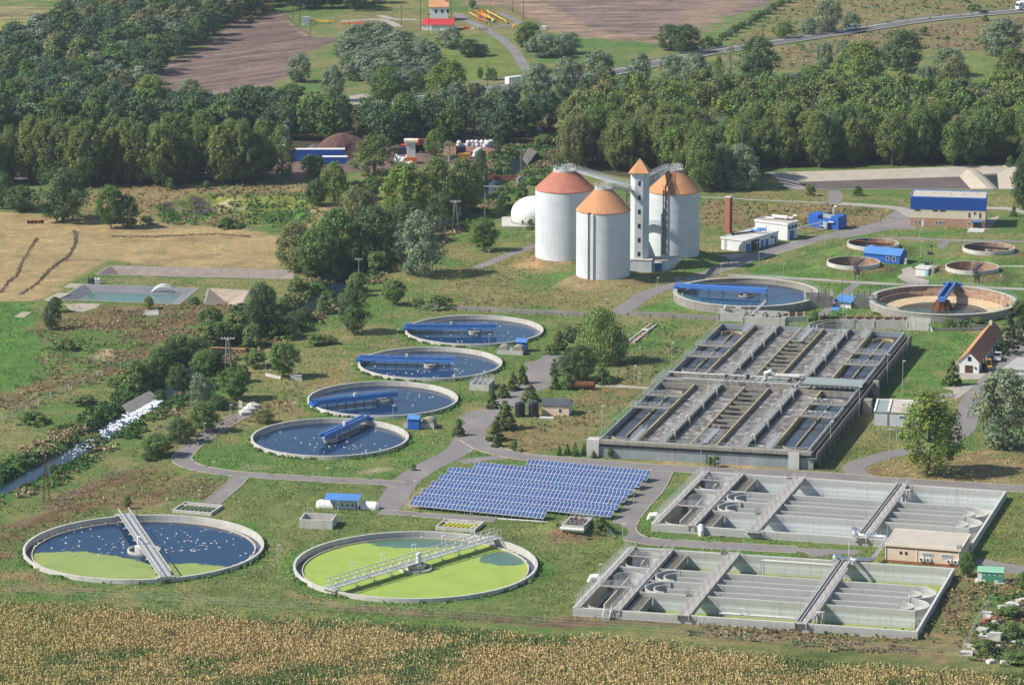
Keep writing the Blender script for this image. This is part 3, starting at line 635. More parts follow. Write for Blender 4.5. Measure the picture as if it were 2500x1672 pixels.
lagoon('reservoir','large empty reservoir of pale concrete slabs below the wood',RES,8,1.9,pm('slab_lining',(.50,.44,.36),(.40,.35,.28),.3,rough=.9,streak=.45,fa=.5),MUD)
def res_extra():
 mb=MB();a=q('c',1900,1200,-1.7);b=q('c',1960,1155,.0);c=q('c',2110,1290,.0);d=q('c',1985,1292,-1.8);e=q('c',2010,1150,0);f=q('c',2140,1285,0)
 g=q('c',2060,1180,-1.8);h=q('c',2170,1285,-1.8)
 mb.add([a,b,c,d,e,f,g,h],[(0,1,2,3),(1,4,5,2),(4,6,7,5)])
 solo(mb,'cross_dike',pm('dike_slab',(.52,.46,.36),(.42,.37,.29),.3,streak=.4,stripe=('X',.05,.4)),'pale slabbed cross dike dividing the reservoir near its right end','dike')
 mw=MB();mw.sheet([q('c',2060,1180,-1.5).xy,q('c',2300,1185,-1.5).xy,q('c',2330,1290,-1.5).xy,q('c',2150,1290,-1.5).xy],-1.5)
 o=mw.build('reservoir_water',water('slate_water',(.04,.06,.06),(.05,.07,.06)));o['kind']='structure'
res_extra()
def spray():
 mb=MB();a=q('d',1025,446,-1.2);rnd=random.Random(5);b=q('d',1225,456,-1.2)
 for s in(a,b):
  for k in range(14):
   e=(a+b)/2+Vector((rnd.uniform(-.4,.4),rnd.uniform(-1,1),0));top=2.6+rnd.uniform(-.4,.4)
   P_=[s.lerp(e,t/9)+Vector((0,0,top*(1-(1-t/9)**2)))for t in range(10)]
   mb.tube(P_,.05,3)
 solo(mb,'sprinkler_jet',FOAM,'arching white sprinkler jet over the green pond','water jet')
spray()
# ================================================================== ROUND TANKS
def gullproto():
 mb=MB()
 mb.lathe((0,0),[(.001,.02),(.09,.05),(.12,.14),(.08,.23),(.001,.26)],8)
 mb.v=[(x*2.3,y,z)for x,y,z in mb.v]
 k=len(mb.v);mb.add([(.17,-.05,.22),(.30,-.05,.24),(.30,.05,.24),(.17,.05,.22),(.18,-.045,.36),(.29,-.045,.36),(.29,.045,.36),(.18,.045,.36),(.40,0,.28)],[(0,3,2,1),(4,5,6,7),(0,1,5,4),(2,3,7,6),(3,0,4,7),(1,2,8),(6,5,8),(2,6,8),(5,1,8)])
 mb.add([(-.2,-.07,.17),(-.46,-.05,.2),(-.46,.05,.2),(-.2,.07,.17),(-.3,0,.24)],[(0,1,4),(1,2,4),(2,3,4),(0,3,2,1)])
 return mb
GULL=None
def gull(x,y,z,rz,label,group,s=1.0):
 global GULL
 if GULL is None:
  GULL=solo(gullproto(),'gull',pm('white_feathers',(.82,.82,.8),(.6,.6,.6),3.0,fa=0),label,'gull',(x,y,z),rz,group);GULL.scale=(s,)*3;return GULL
 c=GULL.copy();COL.objects.link(c);c.location=(x,y,z);c.rotation_euler=(0,0,rz);c.scale=(s,)*3;c['label']=label;c['group']=group;return c
def gulls(c,R_,z,n,label,group,seed,focus=None,mask=None):
 rnd=random.Random(seed);k=0
 while k<n:
  if focus and rnd.random()<.8:
   f=rnd.choice(focus);x=c.x+rnd.gauss(f[0],f[2]);y=c.y+rnd.gauss(f[1],f[3])
  else:
   a=rnd.uniform(0,6.283);r=R_*math.sqrt(rnd.random());x=c.x+r*math.cos(a);y=c.y+r*math.sin(a)
  if math.hypot(x-c.x,y-c.y)>R_ or(mask and not mask(x-c.x,y-c.y)):continue
  gull(x,y,z,rnd.uniform(0,6.28),label,group,rnd.uniform(.65,.9));k+=1
def settling_tank(c,label,a,span0,span1,blabel,R_=TR):
 t=thing('settling_tank',label,'tank',c,0,'four dark round settling tanks with blue bridges')
 MB().ring((0,0),R_-.45,R_,-2.2,.85,96).build('wall',CONC,t)
 MB().ring((0,0),R_-1.35,R_-1.2,-1.5,-.05,96).build('weir_ring',CONC_OLD,t)
 MB().ring((0,0),R_-1.3,R_-.4,-1.8,-.45,96).build('launder',CONC_OLD,t)
 MB().disc((0,0),R_-1.2,-.25,96).build('water',WATER,t)
 p=MB();p.drum((0,0),1.65,-1.0,.55,28);p.ring((0,0),1.5,1.85,.45,.65,28);p.build('centre_pier',CONC,t)
 b=thing('scraper_bridge',blabel,'bridge',(c.x,c.y,0),a,'blue scraper bridges on the settling tanks')
 m=MB();x0,x1=span0,span1
 for s in(-.75,.75):m.box(x0,x1,s-.07,s+.07,1.15,2.15);m.box(x0,x1,s-.16,s+.16,2.15,2.22);m.box(x0,x1,s-.16,s+.16,1.1,1.15)
 for k in range(int((x1-x0)/2)):m.box(x0+k*2,x0+k*2+.1,-.7,.7,1.2,1.3)
 m.build('girder',BLUE,b)
 m=MB();m.box(x0,x1,-.6,.6,1.45,1.5);m.build('walkway',GALV,b)
 m=MB();e=x0 if abs(x0)>abs(x1)else x1;s=1 if e>0 else-1
 m.box(e-.6,e+.6,-1.6,1.6,.95,1.5)
 for y in(-1.3,1.3):m.rod((e,y-.2,1.05),(e,y+.2,1.05),.22,10)
 m.build('end_carriage',BLUE_L,b)
 m=MB()
 for y in(-.72,.72):m.rail([(x0,y,2.2),(x1,y,2.2)],.55,2.4,.03,0)
 m.build('railing',GALV,b)
 m=MB()
 for k in range(9):
  x=x0+(x1-x0)*(k+.5)/9;m.rod((x,-.3,1.15),(x,-.3,-.3),.05,4);m.rod((x,.3,1.15),(x,.3,-.3),.05,4);m.rod((x,.3,.1),(x,-.3,.9),.04,3)
 m.box(x0+1.6*(1 if x0<0 else 0),x1-1,-.35,-.27,-.1,.12);m.rod((x0+1,.3,.15),(x1-1,.3,.15),.05,4);m.build('scraper_frame',DARKM,b)
 m=MB();m.box((x0+x1)/2-.3,(x0+x1)/2+.3,-.3,.3,1.5,2.9);m.build('control_box',PALE,b)
 return t,b
def bridge_angle(c,t,x0,y0,x1,y1,z=1.9):
 a,b=q(t,x0,y0,z),q(t,x1,y1,z);an=yaw(a,b);d=Vector((math.cos(an),math.sin(an),0))
 return an,(a-c).dot(d),(b-c).dot(d)
for c,lab,(t,x0,y0,x1,y1),bl in((T1c,'round settling tank of dark water farthest from the green tanks, nearest the digesters',('e',440,690,1066,690),'blue plate scraper bridge on the farthest of the four settling tanks'),(T2c,'round settling tank of dark water second from the far end, beside the open concrete box',('e',122,900,768,915),'blue plate scraper bridge on the second settling tank from the far end'),(T3c,'round settling tank of dark water third from the far end, left of the blue kiosk',('D',712,930,925,907),'blue scraper bridge tilted slightly up on the third settling tank'),(T4c,'nearest of the four dark settling tanks, beside the curved lane',('D',728,1004,833,956),'blue scraper bridge pointing steeply up to the far rim of the nearest settling tank')):
 an,s0,s1=bridge_angle(c,t,x0,y0,x1,y1)
 if s0<-10:s0=-TR+.1
 if c is T4c:s0,s1=-4.0,TR-.1
 settling_tank(c,lab,an,s0,s1,bl)
gulls(T1c,15.5,-.25,45,'small white gull on the dark water of the farthest settling tank','gulls on the farthest settling tank',1,[(7,-2,5,9),(-2,9,6,4)])
gulls(T2c,15.5,-.25,45,'small white gull on the dark water of the second settling tank','gulls on the second settling tank',2,[(7,0,4,9),(0,-9,5,4)])
gulls(T3c,15.5,-.25,16,'small white gull on the dark water of the third settling tank','gulls on the third settling tank',3,[(9,5,3,4)])
gulls(T4c,15.5,-.25,40,'small white gull on the dark water of the nearest settling tank','gulls on the nearest settling tank',4,[(7,-8,5,4),(-4,2,6,8)])
# the two big tanks with duckweed
def blobmask(ns,ls,g,blobs,sc=.12,amp=6.0,base=0):
 """factor from signed distance to ellipses (world x, y, rx, ry, sign) warped by noise"""
 sx=ns.new('ShaderNodeSeparateXYZ');ls.new(g,sx.inputs[0]);nz=noise(ns,ls,g,sc,9,.72);n=mth(ns,ls,'MULTIPLY_ADD',nz,amp,-amp/2);out=None
 for bx,by,rx,ry in blobs:
  dx=mth(ns,ls,'DIVIDE',mth(ns,ls,'SUBTRACT',sx.outputs[0],bx),rx);dy=mth(ns,ls,'DIVIDE',mth(ns,ls,'SUBTRACT',sx.outputs[1],by),ry)
  d=mth(ns,ls,'SQRT',mth(ns,ls,'ADD',mth(ns,ls,'MULTIPLY',dx,dx),mth(ns,ls,'MULTIPLY',dy,dy)))
  d=mth(ns,ls,'MULTIPLY',mth(ns,ls,'SUBTRACT',d,1.0),min(rx,ry));out=d if out is None else mth(ns,ls,'MINIMUM',out,d)
 d=mth(ns,ls,'ADD',out,n);return ramp(ns,ls,mth(ns,ls,'MULTIPLY_ADD',d,.5,.5),[(.3,(1,1,1)),(.62,(0,0,0))])
def five(ns,ls,g):
 return blobmask(ns,ls,g,[(T5c.x-16,T5c.y-22,22,22),(T5c.x+9,T5c.y-27,17,18.5)],.16,6.5)
def six(ns,ls,g):
 o=blobmask(ns,ls,g,[(T6c.x+1,T6c.y+21.5,15,5),(T6c.x+18,T6c.y+8,5,5.5)],.15,7.5)
 return mth(ns,ls,'SUBTRACT',1.0,mth(ns,ls,'MULTIPLY',o,.85))
def big_tank(c,name_label,wm):
 t=thing('settling_tank',name_label,'tank',c)
 m=MB();m.ring((0,0),BR-.5,BR,-2.5,.9,120);m.build('wall',CONC,t)
 MB().ring((0,0),BR-2.0,BR-1.8,-1.4,-.02,120).build('weir_ring',pm('pale_weir',(.58,.50,.38),(.5,.42,.3),.8),t)
 MB().ring((0,0),BR-1.9,BR-.45,-2.0,-.5,120).build('launder',WATER,t)
 MB().disc((0,0),BR-1.85,-.3,120).build('water',wm,t)
 p=MB();p.ring((0,0),3.1,3.45,-.8,.22,40);p.drum((0,0),1.9,-.6,.9,32);p.drum((0,0),1.2,.9,1.3,24);p.build('centre_pier',CONC,t)
 return t
big_tank(T5c,'large round tank, dark water covered by duckweed on its near side',duckweed('duckweed_half',(.25,.31,.10),five))
big_tank(T6c,'large round tank almost covered in bright green duckweed',duckweed('duckweed_full',(.29,.38,.085),six,(.05,.12,.12)))
def truss_bridge(c,an,s0,s1,label,w=1.9,h=1.5,z=1.2,lamps=0,deep=False):
 b=thing('scraper_bridge',label,'bridge',(c.x,c.y,0),an)
 m=MB();n=int((s1-s0)/1.3)
 for y in(-w/2,w/2):
  for zz in(z,z+h):m.box(s0,s1,y-.08,y+.08,zz,zz+.16)
  if deep:m.box(s0,s1,y-.05,y+.05,z+h*.5,z+h*.5+.08)
  for k in range(n+1):
   x=s0+(s1-s0)*k/n;m.rod((x,y,z),(x,y,z+h),.05,4)
   if k<n:
    x2=s0+(s1-s0)*(k+1)/n;m.rod((x,y,z+(h if k%2 else 0)),(x2,y,z+(0 if k%2 else h)),.045,4)
 m.build('truss',PIPE,b)
 m=MB();m.box(s0,s1,-w/2+.1,w/2-.1,z+.1,z+.16);m.build('walkway',GALV,b)
 for e in(s0+.4,s1-.4):
  m=MB();m.box(e-.5,e+.5,-w/2-.8,w/2+.8,.92,1.25)
  for y in(-w/2-.5,w/2+.5):m.rod((e,y-.15,1.0),(e,y+.15,1.0),.25,10)
  m.build('end_carriage',PIPE,b)
 m=MB()
 for k in range(10):
  x=s0+(s1-s0)*(k+.5)/10
  if abs(x)<3:continue
  for y in(-.5,.5):m.rod((x,y,z),(x,y,-.2),.06,4)
  m.rod((x,-.5,.2),(x,.5,.9),.05,4)
  m.box(x-.45,x+.45,-1.0,-.6,.05,.25)
 m.build('scraper_frame',GALV,b)
 m=MB();m.box(-.45,.45,-w/2-.2,-w/2+.5,z+.2,z+h+.5);m.box(-.7,.7,-.5,.5,z-.5,z);m.build('drive_cabinet',PALE,b)
 for k in range(lamps):
  x=s0+(s1-s0)*(k+.8)/(lamps+.6);l=MB();y=w/2
  l.rod((x,y,z+h),(x,y,z+h+1.7),.05,4);l.rod((x+1.1,y,z+h),(x+1.1,y,z+h+1.7),.05,4);l.box(x-.1,x+1.3,y-.12,y+.12,z+h+1.65,z+h+1.78);l.build('lamp_frame',PALE,b)
 return b
a_,b_=q('g',845,405,1.2),q('g',1130,830,1.2);truss_bridge(T5c,yaw(a_,b_),-BR+.0,BR+.3,'pale lattice walkway bridge running diagonally across the half green tank',w=2.2,h=1.3,lamps=0)
a_,b_=q('h',-180,960,1.2),q('h',1100,570,1.2);truss_bridge(T6c,yaw(a_,b_),-BR-.3,BR+.3,'long pale truss bridge with lamp frames across the bright green tank',w=2.0,h=1.7,lamps=5,deep=True)
def m5(x,y):return y>-3+.25*x or x>20
gulls(T5c,22.5,-.3,112,'small white gull afloat on the dark half of the big tank with the diagonal walkway','gulls on the half green tank',5,[(-9,5,6,7),(11,-3,6,7),(8,9,7,7),(9,-2,3,4)],m5)
def on_ring(c,r,z,a0,a1,n,label,group,seed):
 rnd=random.Random(seed)
 for _ in range(n):
  a=rnd.uniform(a0,a1);gull(c.x+r*math.cos(a),c.y+r*math.sin(a),z,rnd.uniform(0,6.28),label,group,.8)
on_ring(T5c,BR-1.9,-.02,1.9,3.3,16,'small gull perched on the pale weir ring of the half green tank','gulls on the weir ring',6)
on_ring(T5c,BR-1.9,-.02,-.6,.6,14,'small gull perched on the pale weir ring of the half green tank','gulls on the weir ring',7)
on_ring(T6c,BR-1.9,-.02,.0,2.4,14,'small gull perched on the weir ring of the bright green tank','gulls on the bright green tank',8)
gulls(T6c,22,-.3,8,'small gull resting on open water of the bright green tank','gulls on the bright green tank',9,[(12,8,3,2)])
# two raised clarifiers in the middle right
def clarifier_wall(t,R_=CR,h=2.2):
 m=MB();m.ring((0,0),R_-.9,R_,-.4,h,110);m.build('wall',CONC_OLD,t)
 m=MB();m.ring((0,0),R_-1.0,R_+.12,h,h+.16,110);m.build('coping',pm('pale_coping',(.56,.52,.45),(.42,.38,.31),.5,streak=.3),t)
 m=MB();n=60;P_=[((R_+.02)*math.cos(2*math.pi*k/n),(R_+.02)*math.sin(2*math.pi*k/n),h+.16)for k in range(n+1)];m.rail(P_,1.0,4.2,.04,1,True);m.build('railing',TEAL,t)
t7=thing('clarifier','raised round clarifier full of blue water with an old concrete wall','tank',T7c)
clarifier_wall(t7);MB().ring((0,0),CR-2.5,CR-2.2,-1,1.35,110).build('weir_ring',CONC_OLD,t7);MB().ring((0,0),CR-2.3,CR-.9,-1,.75,110).build('launder',CONC_OLD,t7)
MB().disc((0,0),CR-2.25,1.1,100).build('water',WATER,t7)
m=MB();m.ring((0,0),1.9,2.2,.7,1.5,30);m.drum((0,0),.9,.5,1.9,20);m.build('centre_pier',CONC_OLD,t7)
an,s0,s1=bridge_angle(T7c,'f',-10,392,595,425,3.0)
b=thing('scraper_bridge','long bright blue bridge box on the water filled clarifier','bridge',(T7c.x,T7c.y,0),an)
m=MB();m.box(-CR+.2,s1,-.8,-.66,2.5,3.6);m.box(-CR+.2,s1,.66,.8,2.5,3.6);m.box(-CR+.2,s1,-.66,.66,3.3,3.4);m.build('girder',BLUE,b)
m=MB();m.box(-CR-.2,-CR+1,-1.7,1.7,2.36,2.9);m.build('end_carriage',BLUE_L,b)
m=MB()
for x in(-15,-11,-7,2.5,s1-2.5,s1-.3):
 m.rod((x,-.5,2.5),(x+.6,-.5,.9),.06,4);m.rod((x,.5,2.5),(x+.4,.5,.9),.06,4);m.rod((x,-.5,1.6),(x+1,.5,1.6),.05,4)
m.box(-CR+2.6,-CR+6.5,-1.2,-.9,1.15,1.3);m.build('scraper_frame',DARKM,b)
m=MB();m.rail([(-CR+.5,.73,3.6),(s1,.73,3.6)],.5,2.5,.03,0);m.build('railing',GALV,b)
t8=thing('clarifier','raised round clarifier standing empty, rust stained inside with a sandy floor','tank',T8c)
clarifier_wall(t8)
MB().lathe((0,0),[(CR-.9,2.1),(CR-1.0,.6),(CR-2.6,.5),(CR-2.65,1.2),(CR-2.95,1.2),(CR-3.0,-.4)],110).build('inner_channel',RUSTC,t8,True)
MB().lathe((0,0),[(CR-2.9,-.2),(CR-4.5,-.35),(12,-1.0),(8,-1.4),(2,-1.9),(.01,-1.9)],90).build('floor',SAND,t8,True)
MB().disc((0,0),12.6,-.93,60).build('water_pool',water('murky_pool',(.07,.085,.06),(.09,.10,.07),rough=.2),t8)
m=MB();m.drum((0,0),2.0,-1.8,2.1,16);m.drum((0,0),2.6,-1.8,.5,12)
for k in range(6):
 a=k*math.pi/3;m.rod((2.0*math.cos(a),2.0*math.sin(a),1.6),(3.2*math.cos(a),3.2*math.sin(a),-1.5),.18,4)
 m.rod((3.0*math.cos(a),3.0*math.sin(a),-.5),(3.0*math.cos(a+1.05),3.0*math.sin(a+1.05),-.5),.1,4)
m.build('centre_tower',RUST,t8)
m=MB()
for a in(2.9,-.3):m.rod((0,0,.2),(13*math.cos(a),13*math.sin(a),-.5),.12,4);m.rod((2,0,1.0),(12*math.cos(a),12*math.sin(a),-.4),.08,4)
m.build('scraper_arm',RUST,t8)
a_,b_=q('z5',1345,420,2.6),q('z5',1515,225,2.6);an=yaw(T8c,b_)
b=thing('scraper_bridge','blue bridge with open deck reaching from the rusty centre tower to the far rim','bridge',(T8c.x,T8c.y,0),an)
m=MB()
for y in(-.95,.95):m.box(-2.2,CR+.2,y-.1,y+.1,2.5,3.7);m.box(-2.2,CR+.2,y-.18,y+.18,3.7,3.8)
for k in range(8):m.box(-2.2+k*3,-1.9+k*3,-.9,.9,2.6,2.8)
m.box(-2.2,-2.0,-.95,.95,2.2,3.7);m.build('girder',BLUE,b)
MB().box(-2,CR,-.85,.85,2.6,2.66).build('walkway',DARKM,b)
m=MB();m.box(CR-.9,CR+.2,-2.6,2.6,2.38,3.0);m.build('end_carriage',BLUE_L,b)
# control chambers beside the clarifiers
def chamber(name,label,t,x,y,w,d,h,m_=CONC_OLD):
 p=q(t,x,y);r=thing(name,label,'chamber',p,R(2));m=MB();e=.3
 m.box(-w/2,w/2,0,e,0,h);m.box(-w/2,w/2,d-e,d,0,h);m.box(-w/2,-w/2+e,e,d-e,0,h);m.box(w/2-e,w/2,e,d-e,0,h);m.build('wall',m_,r)
 MB().box(-w/2+e,w/2-e,e,d-e,h*.5,h*.62).build('floor',CONC_OLD,r)
 rl=MB();rl.rail([(-w/2,0,h),(w/2,0,h),(w/2,d,h),(-w/2,d,h),(-w/2,0,h)],1.0,1.5,.04,1);rl.build('railing',GALV,r)
 v=MB()
 for k in range(3):v.rod((-w/4+k*w/4,d/2,h*.5),(-w/4+k*w/4,d/2,h+1.6),.1,6);v.rod((-w/4+k*w/4,d/2-.3,h+1.5),(-w/4+k*w/4,d/2+.3,h+1.5),.12,6)
 v.build('valve',RUST,r);return r
chamber('valve_chamber','old concrete valve chamber joined to the right edge of the water filled clarifier','f',950,548,7.5,5.0,3.4)
chamber('valve_chamber','old concrete valve chamber joined to the left edge of the empty clarifier','f',1262,552,6.6,5.0,3.0)
# four small thickeners on grassed mounds
def thickener(c,label,lvl,wm,stair,arm,kind):
 z=1.7;t=thing('thickener',label,'tank',(c.x,c.y,0),0,'small round thickeners on grassy mounds');m=MB()
 m.ring((0,0),KR-.3,KR,-1.2,z+1.35,64);m.build('wall',CONC,t)
 MB().lathe((0,0),[(KR-.31,z+1.3),(KR-.32,z-2.2)],64).build('stained_lining',RUSTC,t)
 MB().disc((0,0),KR-.3,lvl,64).build('water' if wm is not RUSTC and wm is not SAND else 'floor',wm,t)
 if stair:
  s=MB();n=11
  for k in range(n):
   f=k/n;y=-KR-5.2+f*5.4;s.box(-.55,.55,y,y+.35,f*(z+1.4),f*(z+1.4)+.07)
  for x in(-.6,.6):s.rod((x,-KR-5.2,.1),(x,-KR+.2,z+1.4),.09,4);s.rod((x,-KR-5.2,1.1),(x,-KR+.2,z+2.4),.05,4);[s.rod((x,-KR-5.2+k*1.35,k*.77),(x,-KR-5.2+k*1.35,k*.77+1),.04,4)for k in range(5)]
  s.build('stairs',DARKM,t)
  d=MB();d.beam((-.4,-KR+.1,0),(3.0,2.5,0),1.1,.12,z+1.3);d.rail([(-1,-KR+.1,z+1.4),(2.5,2.7,z+1.4)],.9,1.4,.05,0);d.rail([(.2,-KR+.1,z+1.4),(3.6,2.3,z+1.4)],.9,1.4,.05,0);d.build('walkway',DARKM,t)
 else:
  d=MB();d.beam((-KR+2,3.5,0),(KR-2.2,-2.5,0),.7,.5,z+.9);d.rod((-KR+1.5,3.0,z+1.5),(KR-2.5,-2.9,z+1.2),.18,6);d.build('walkway',RUST if kind else DARKM,t)
  d=MB();d.drum((0,0),1.0,z-1.6,z+.6,20);d.build('centre_pier',CONC_OLD,t)
 d=MB()
 for k in range(9):
  a=arm+(k-4)*.02;r=(k-4)*1.6;d.rod((r*math.cos(a),r*math.sin(a),lvl+.1),(r*math.cos(a)+.3,r*math.sin(a),lvl+1.1),.06,4)
 d.rod((-6.6*math.cos(arm),-6.6*math.sin(arm),lvl+1.1),(6.6*math.cos(arm),6.6*math.sin(arm),lvl+1.1),.09,4);d.build('rake',RUST,t)
 return t
thickener(K1c,'small round thickener with stairs, left of the small blue shed',.2,MUD,True,.4,0)
thickener(K2c,'small round thickener behind the small blue shed, dark water inside',1.6,WATER,False,.2,1)
thickener(K3c,'small round thickener with stairs and a sandy floor, right of the small white hut',-.1,pm('pink_sand',(.50,.36,.26),(.38,.27,.2),.6),True,.9,0)
thickener(K4c,'small round thickener farthest right and back, rusty inside without stairs',.3,MUD,False,.5,0)
# ================================================================== DIGESTERS, TOWER, DOME
def digester(c,r,h,rise,rt,z0,label,roofm,pipe_a=None):
 t=thing('digester',label,'digester',(c.x,c.y,z0),0,'three white digester towers');e=h
 MB().lathe((0,0),[(r,-1.5),(r,e)],72).build('wall',PALE,t,True)
 m=MB();m.lathe((0,0),[(r+.12,e-.25),(r+.14,e),(rt,e+rise),(rt,e+rise-.3)],72);m.build('roof',roofm,t)
 m=MB();m.ring((0,0),rt-.5,rt+.25,e+rise-.2,e+rise+.35,36);m.disc((0,0),rt-.2,e+rise+.1,30);m.build('top_platform',CONC,t)
 m=MB();P_=[((rt+.15)*math.cos(2*math.pi*k/18),(rt+.15)*math.sin(2*math.pi*k/18),e+rise+.35)for k in range(19)];m.rail(P_,1.15,1.4,.04,2,True);m.build('railing',GALV,t)
 m=MB();zt=e+rise
 for x,y,hh in((-.8,-.5,1.7),(.1,.6,1.5),(.9,-.3,1.9)):m.tube([(x,y,zt),(x,y,zt+hh-.3),(x+.15,y,zt+hh),(x+.5,y,zt+hh),(x+.6,y,zt+hh-.6)],.13,6)
 m.drum((-.2,0),.55,zt,zt+.8,12);m.drum((1.4,.8),.35,zt,zt+1.1,10);m.build('gas_pipes',PIPE,t)
 if pipe_a is not None:
  m=MB();ca,sa=math.cos(pipe_a),math.sin(pipe_a)
  for o in(0,.06):m.rod(((r+.3)*math.cos(pipe_a+o),(r+.3)*math.sin(pipe_a+o),-1),((r+.3)*math.cos(pipe_a+o),(r+.3)*math.sin(pipe_a+o),e+.2),.16,6)
  m.build('downpipe',DARKM if roofm is not ROOF_RED else PIPE,t)
 return t
d_front=digester(SF,7.7,19.1,6.0,2.3,1.5,'nearest white digester tower with a pale orange cone roof',ROOF_OR,R(-123))
d_left=digester(SL,8.6,20.3,5.2,3.2,1.5,'widest white digester tower with a dark red cone roof',ROOF_RED)
d_right=digester(SR,7.7,19.2,6.0,2.4,1.5,'white digester tower right of the stair tower, half in shade, orange cone roof',ROOF_OR)
m=MB();m.drum((.3,-1.2),.35,25.4,27.1,10);m.build('agitator_motor',TEAL,d_left)
for dg_,r_,h_,ri_,rt_,mm_ in((d_left,8.6,20.3,5.2,3.2,pm('dark_seam',(.33,.12,.08))),(d_front,7.7,19.1,6.0,2.3,pm('tan_seam',(.5,.24,.12))),(d_right,7.7,19.2,6.0,2.4,pm('tan_seam',(.5,.24,.12)))):
 m=MB();[m.rod(((r_+.1)*math.cos(a),(r_+.1)*math.sin(a),h_+.02),(rt_*math.cos(a),rt_*math.sin(a),h_+ri_),.05,4)for a in np.linspace(0,2*math.pi,49)[:-1]];m.build('roof_seams',mm_,dg_)
 m=MB();[m.ring((0,0),r_,r_+.03,z,z+.07,60)for z in np.arange(2.4,h_-1,2.9)];m.build('wall_joints',pm('pale_joint',(.55,.57,.58)),dg_)
for dg,aa in((d_right,R(-112)),):
 m=MB()
 for o in(-.05,.05):m.rod((8.1*math.cos(aa+o),8.1*math.sin(aa+o),0),(8.1*math.cos(aa+o),8.1*math.sin(aa+o),24.5-4),.17,6)
 for k in range(9):m.box(8.1*math.cos(aa)-.5,8.1*math.cos(aa)+.5,8.1*math.sin(aa)-.1,8.1*math.sin(aa)+.25,2+k*2.4,2.15+k*2.4)
 m.tube([(8.1*math.cos(aa),8.1*math.sin(aa),19.6),(7.0*math.cos(aa),7.2*math.sin(aa),21.5),(3*math.cos(aa),3.2*math.sin(aa),24.6)],.2,6);m.build('downpipe',DARKM,dg)
 m=MB()
 for s in(-.45,.45):m.rod((s-1,-8.0,19.6),(s*.8-.2,-2.6,25.3),.06,4)
 for k in range(9):f=k/9;m.rod((-.45-1+f,-8+5.4*f,19.6+5.7*f),(.45-1+f,-8+5.4*f,19.6+5.7*f),.05,4)
 m.build('roof_ladder',RUST,dg)
m=MB();aa=R(-112)
m.add([(7.72*math.cos(a),7.72*math.sin(a),z)for a in(aa-.11,aa+.0)for z in(0,18.9)]+[(8.15*math.cos(a),8.15*math.sin(a),z)for a in(aa-.11,aa+.0)for z in(0,18.9)],[(0,1,5,4),(4,5,7,6),(6,7,3,2),(1,3,7,5)])
m.build('duct_casing',PALE,d_front)
tw=thing('stair_tower','slim white stair tower with a pyramid roof between the digesters','tower',q('z3',1465,1290,2.6),R(-8))
tw.location.z=2.6;TH=26.2;OCT=[(-2.1,-.9),(-.9,-2.1),(1.1,-2.1),(2.3,-1.0),(2.3,1.6),(1.1,2.6),(-.9,2.6),(-2.1,1.5)]
MB().prism([(x*1.18,y*1.18+2.4)for x,y in OCT],0,TH).build('wall',PALE,tw)
m=MB();C4=[(-3.0,-.6),(-1.6,-.9),(3.1,-.6),(3.1,5.4),(-2.9,5.4)];m.add([(x,y,TH)for x,y in C4]+[(.1,2.3,TH+3.9)]+[(x,y,TH-.15)for x,y in C4],[(0,1,5),(1,2,5),(2,3,5),(3,4,5),(4,0,5),(10,9,8,7,6)]+[(i,6+i,6+(i+1)%5,(i+1)%5)for i in range(5)]);m.build('roof',ROOF_OR,tw)
def window(root,x,y,z,w,h,face='F',frame=WHITE,pane=GLASS,bars=0):
 m=MB();g=MB();e=.09
 def B(mb,a0,a1,z0,z1,d0,d1):
  if face=='F':mb.box(x+a0,x+a1,y-d1,y-d0,z+z0,z+z1)
  elif face=='R':mb.box(x+d0,x+d1,y+a0,y+a1,z+z0,z+z1)
  else:mb.box(x-d1,x-d0,y+a0,y+a1,z+z0,z+z1)
 B(m,0,e,0,h,.002,.07);B(m,w-e,w,0,h,.002,.07);B(m,e,w-e,0,e,.002,.07);B(m,e,w-e,h-e,h,.002,.07)
 for k in range(bars):a=w*(k+1)/(bars+1);B(m,a-.03,a+.03,e,h-e,.03,.065)
 f=m.build('window',frame,root);B(g,e,w-e,e,h-e,.004,.03);g.build('pane',pane,f);return f
def door(root,x,y,z,w,h,face='F',m_=DOORB,handle=True):
 m=MB();g=MB()
 def B(mb,a0,a1,z0,z1,d0,d1):
  if face=='F':mb.box(x+a0,x+a1,y-d1,y-d0,z+z0,z+z1)
  elif face=='R':mb.box(x+d0,x+d1,y+a0,y+a1,z+z0,z+z1)
  else:mb.box(x-d1,x-d0,y+a0,y+a1,z+z0,z+z1)
 B(m,0,w,0,h,.003,.06)
 o=m.build('door',m_,root)
 if handle:B(g,w*.8,w*.8+.12,h*.45,h*.52,.06,.1);g.build('handle',GALV,o)
 return o
for k in range(6):window(tw,-.15,.0-.08-.0,1.7+k*4.15+(0),.75,1.3,'F',DARKM)
for k in range(5):window(tw,-2.1*1.18,2.2,4.2+k*4.1,.4,.5,'L',DARKM)
window(tw,2.3*1.18,2.6,TH-5,.8,1.3,'R',DARKM);window(tw,-2.1*1.18,1.9,TH-6.2,.9,1.8,'L',DARKM)
m=MB();m.box(-.9,-.3,.1,.3,TH+.5,TH+1.1);m.box(1.0,1.6,.1,.3,TH+.5,TH+1.1);m.build('roof_hatch',CREAM,tw)
pb=thing('pump_building','low white building with a blue door at the foot of the stair tower','building',q('z3',1378,1400,0),R(-8))
m=MB();m.box(0,6.2,0,6,0,3.4);m.build('wall',PALE,pb);m=MB();m.box(-.1,6.3,-.1,6.1,3.4,3.6);m.build('roof',ROOF_GREY,pb)
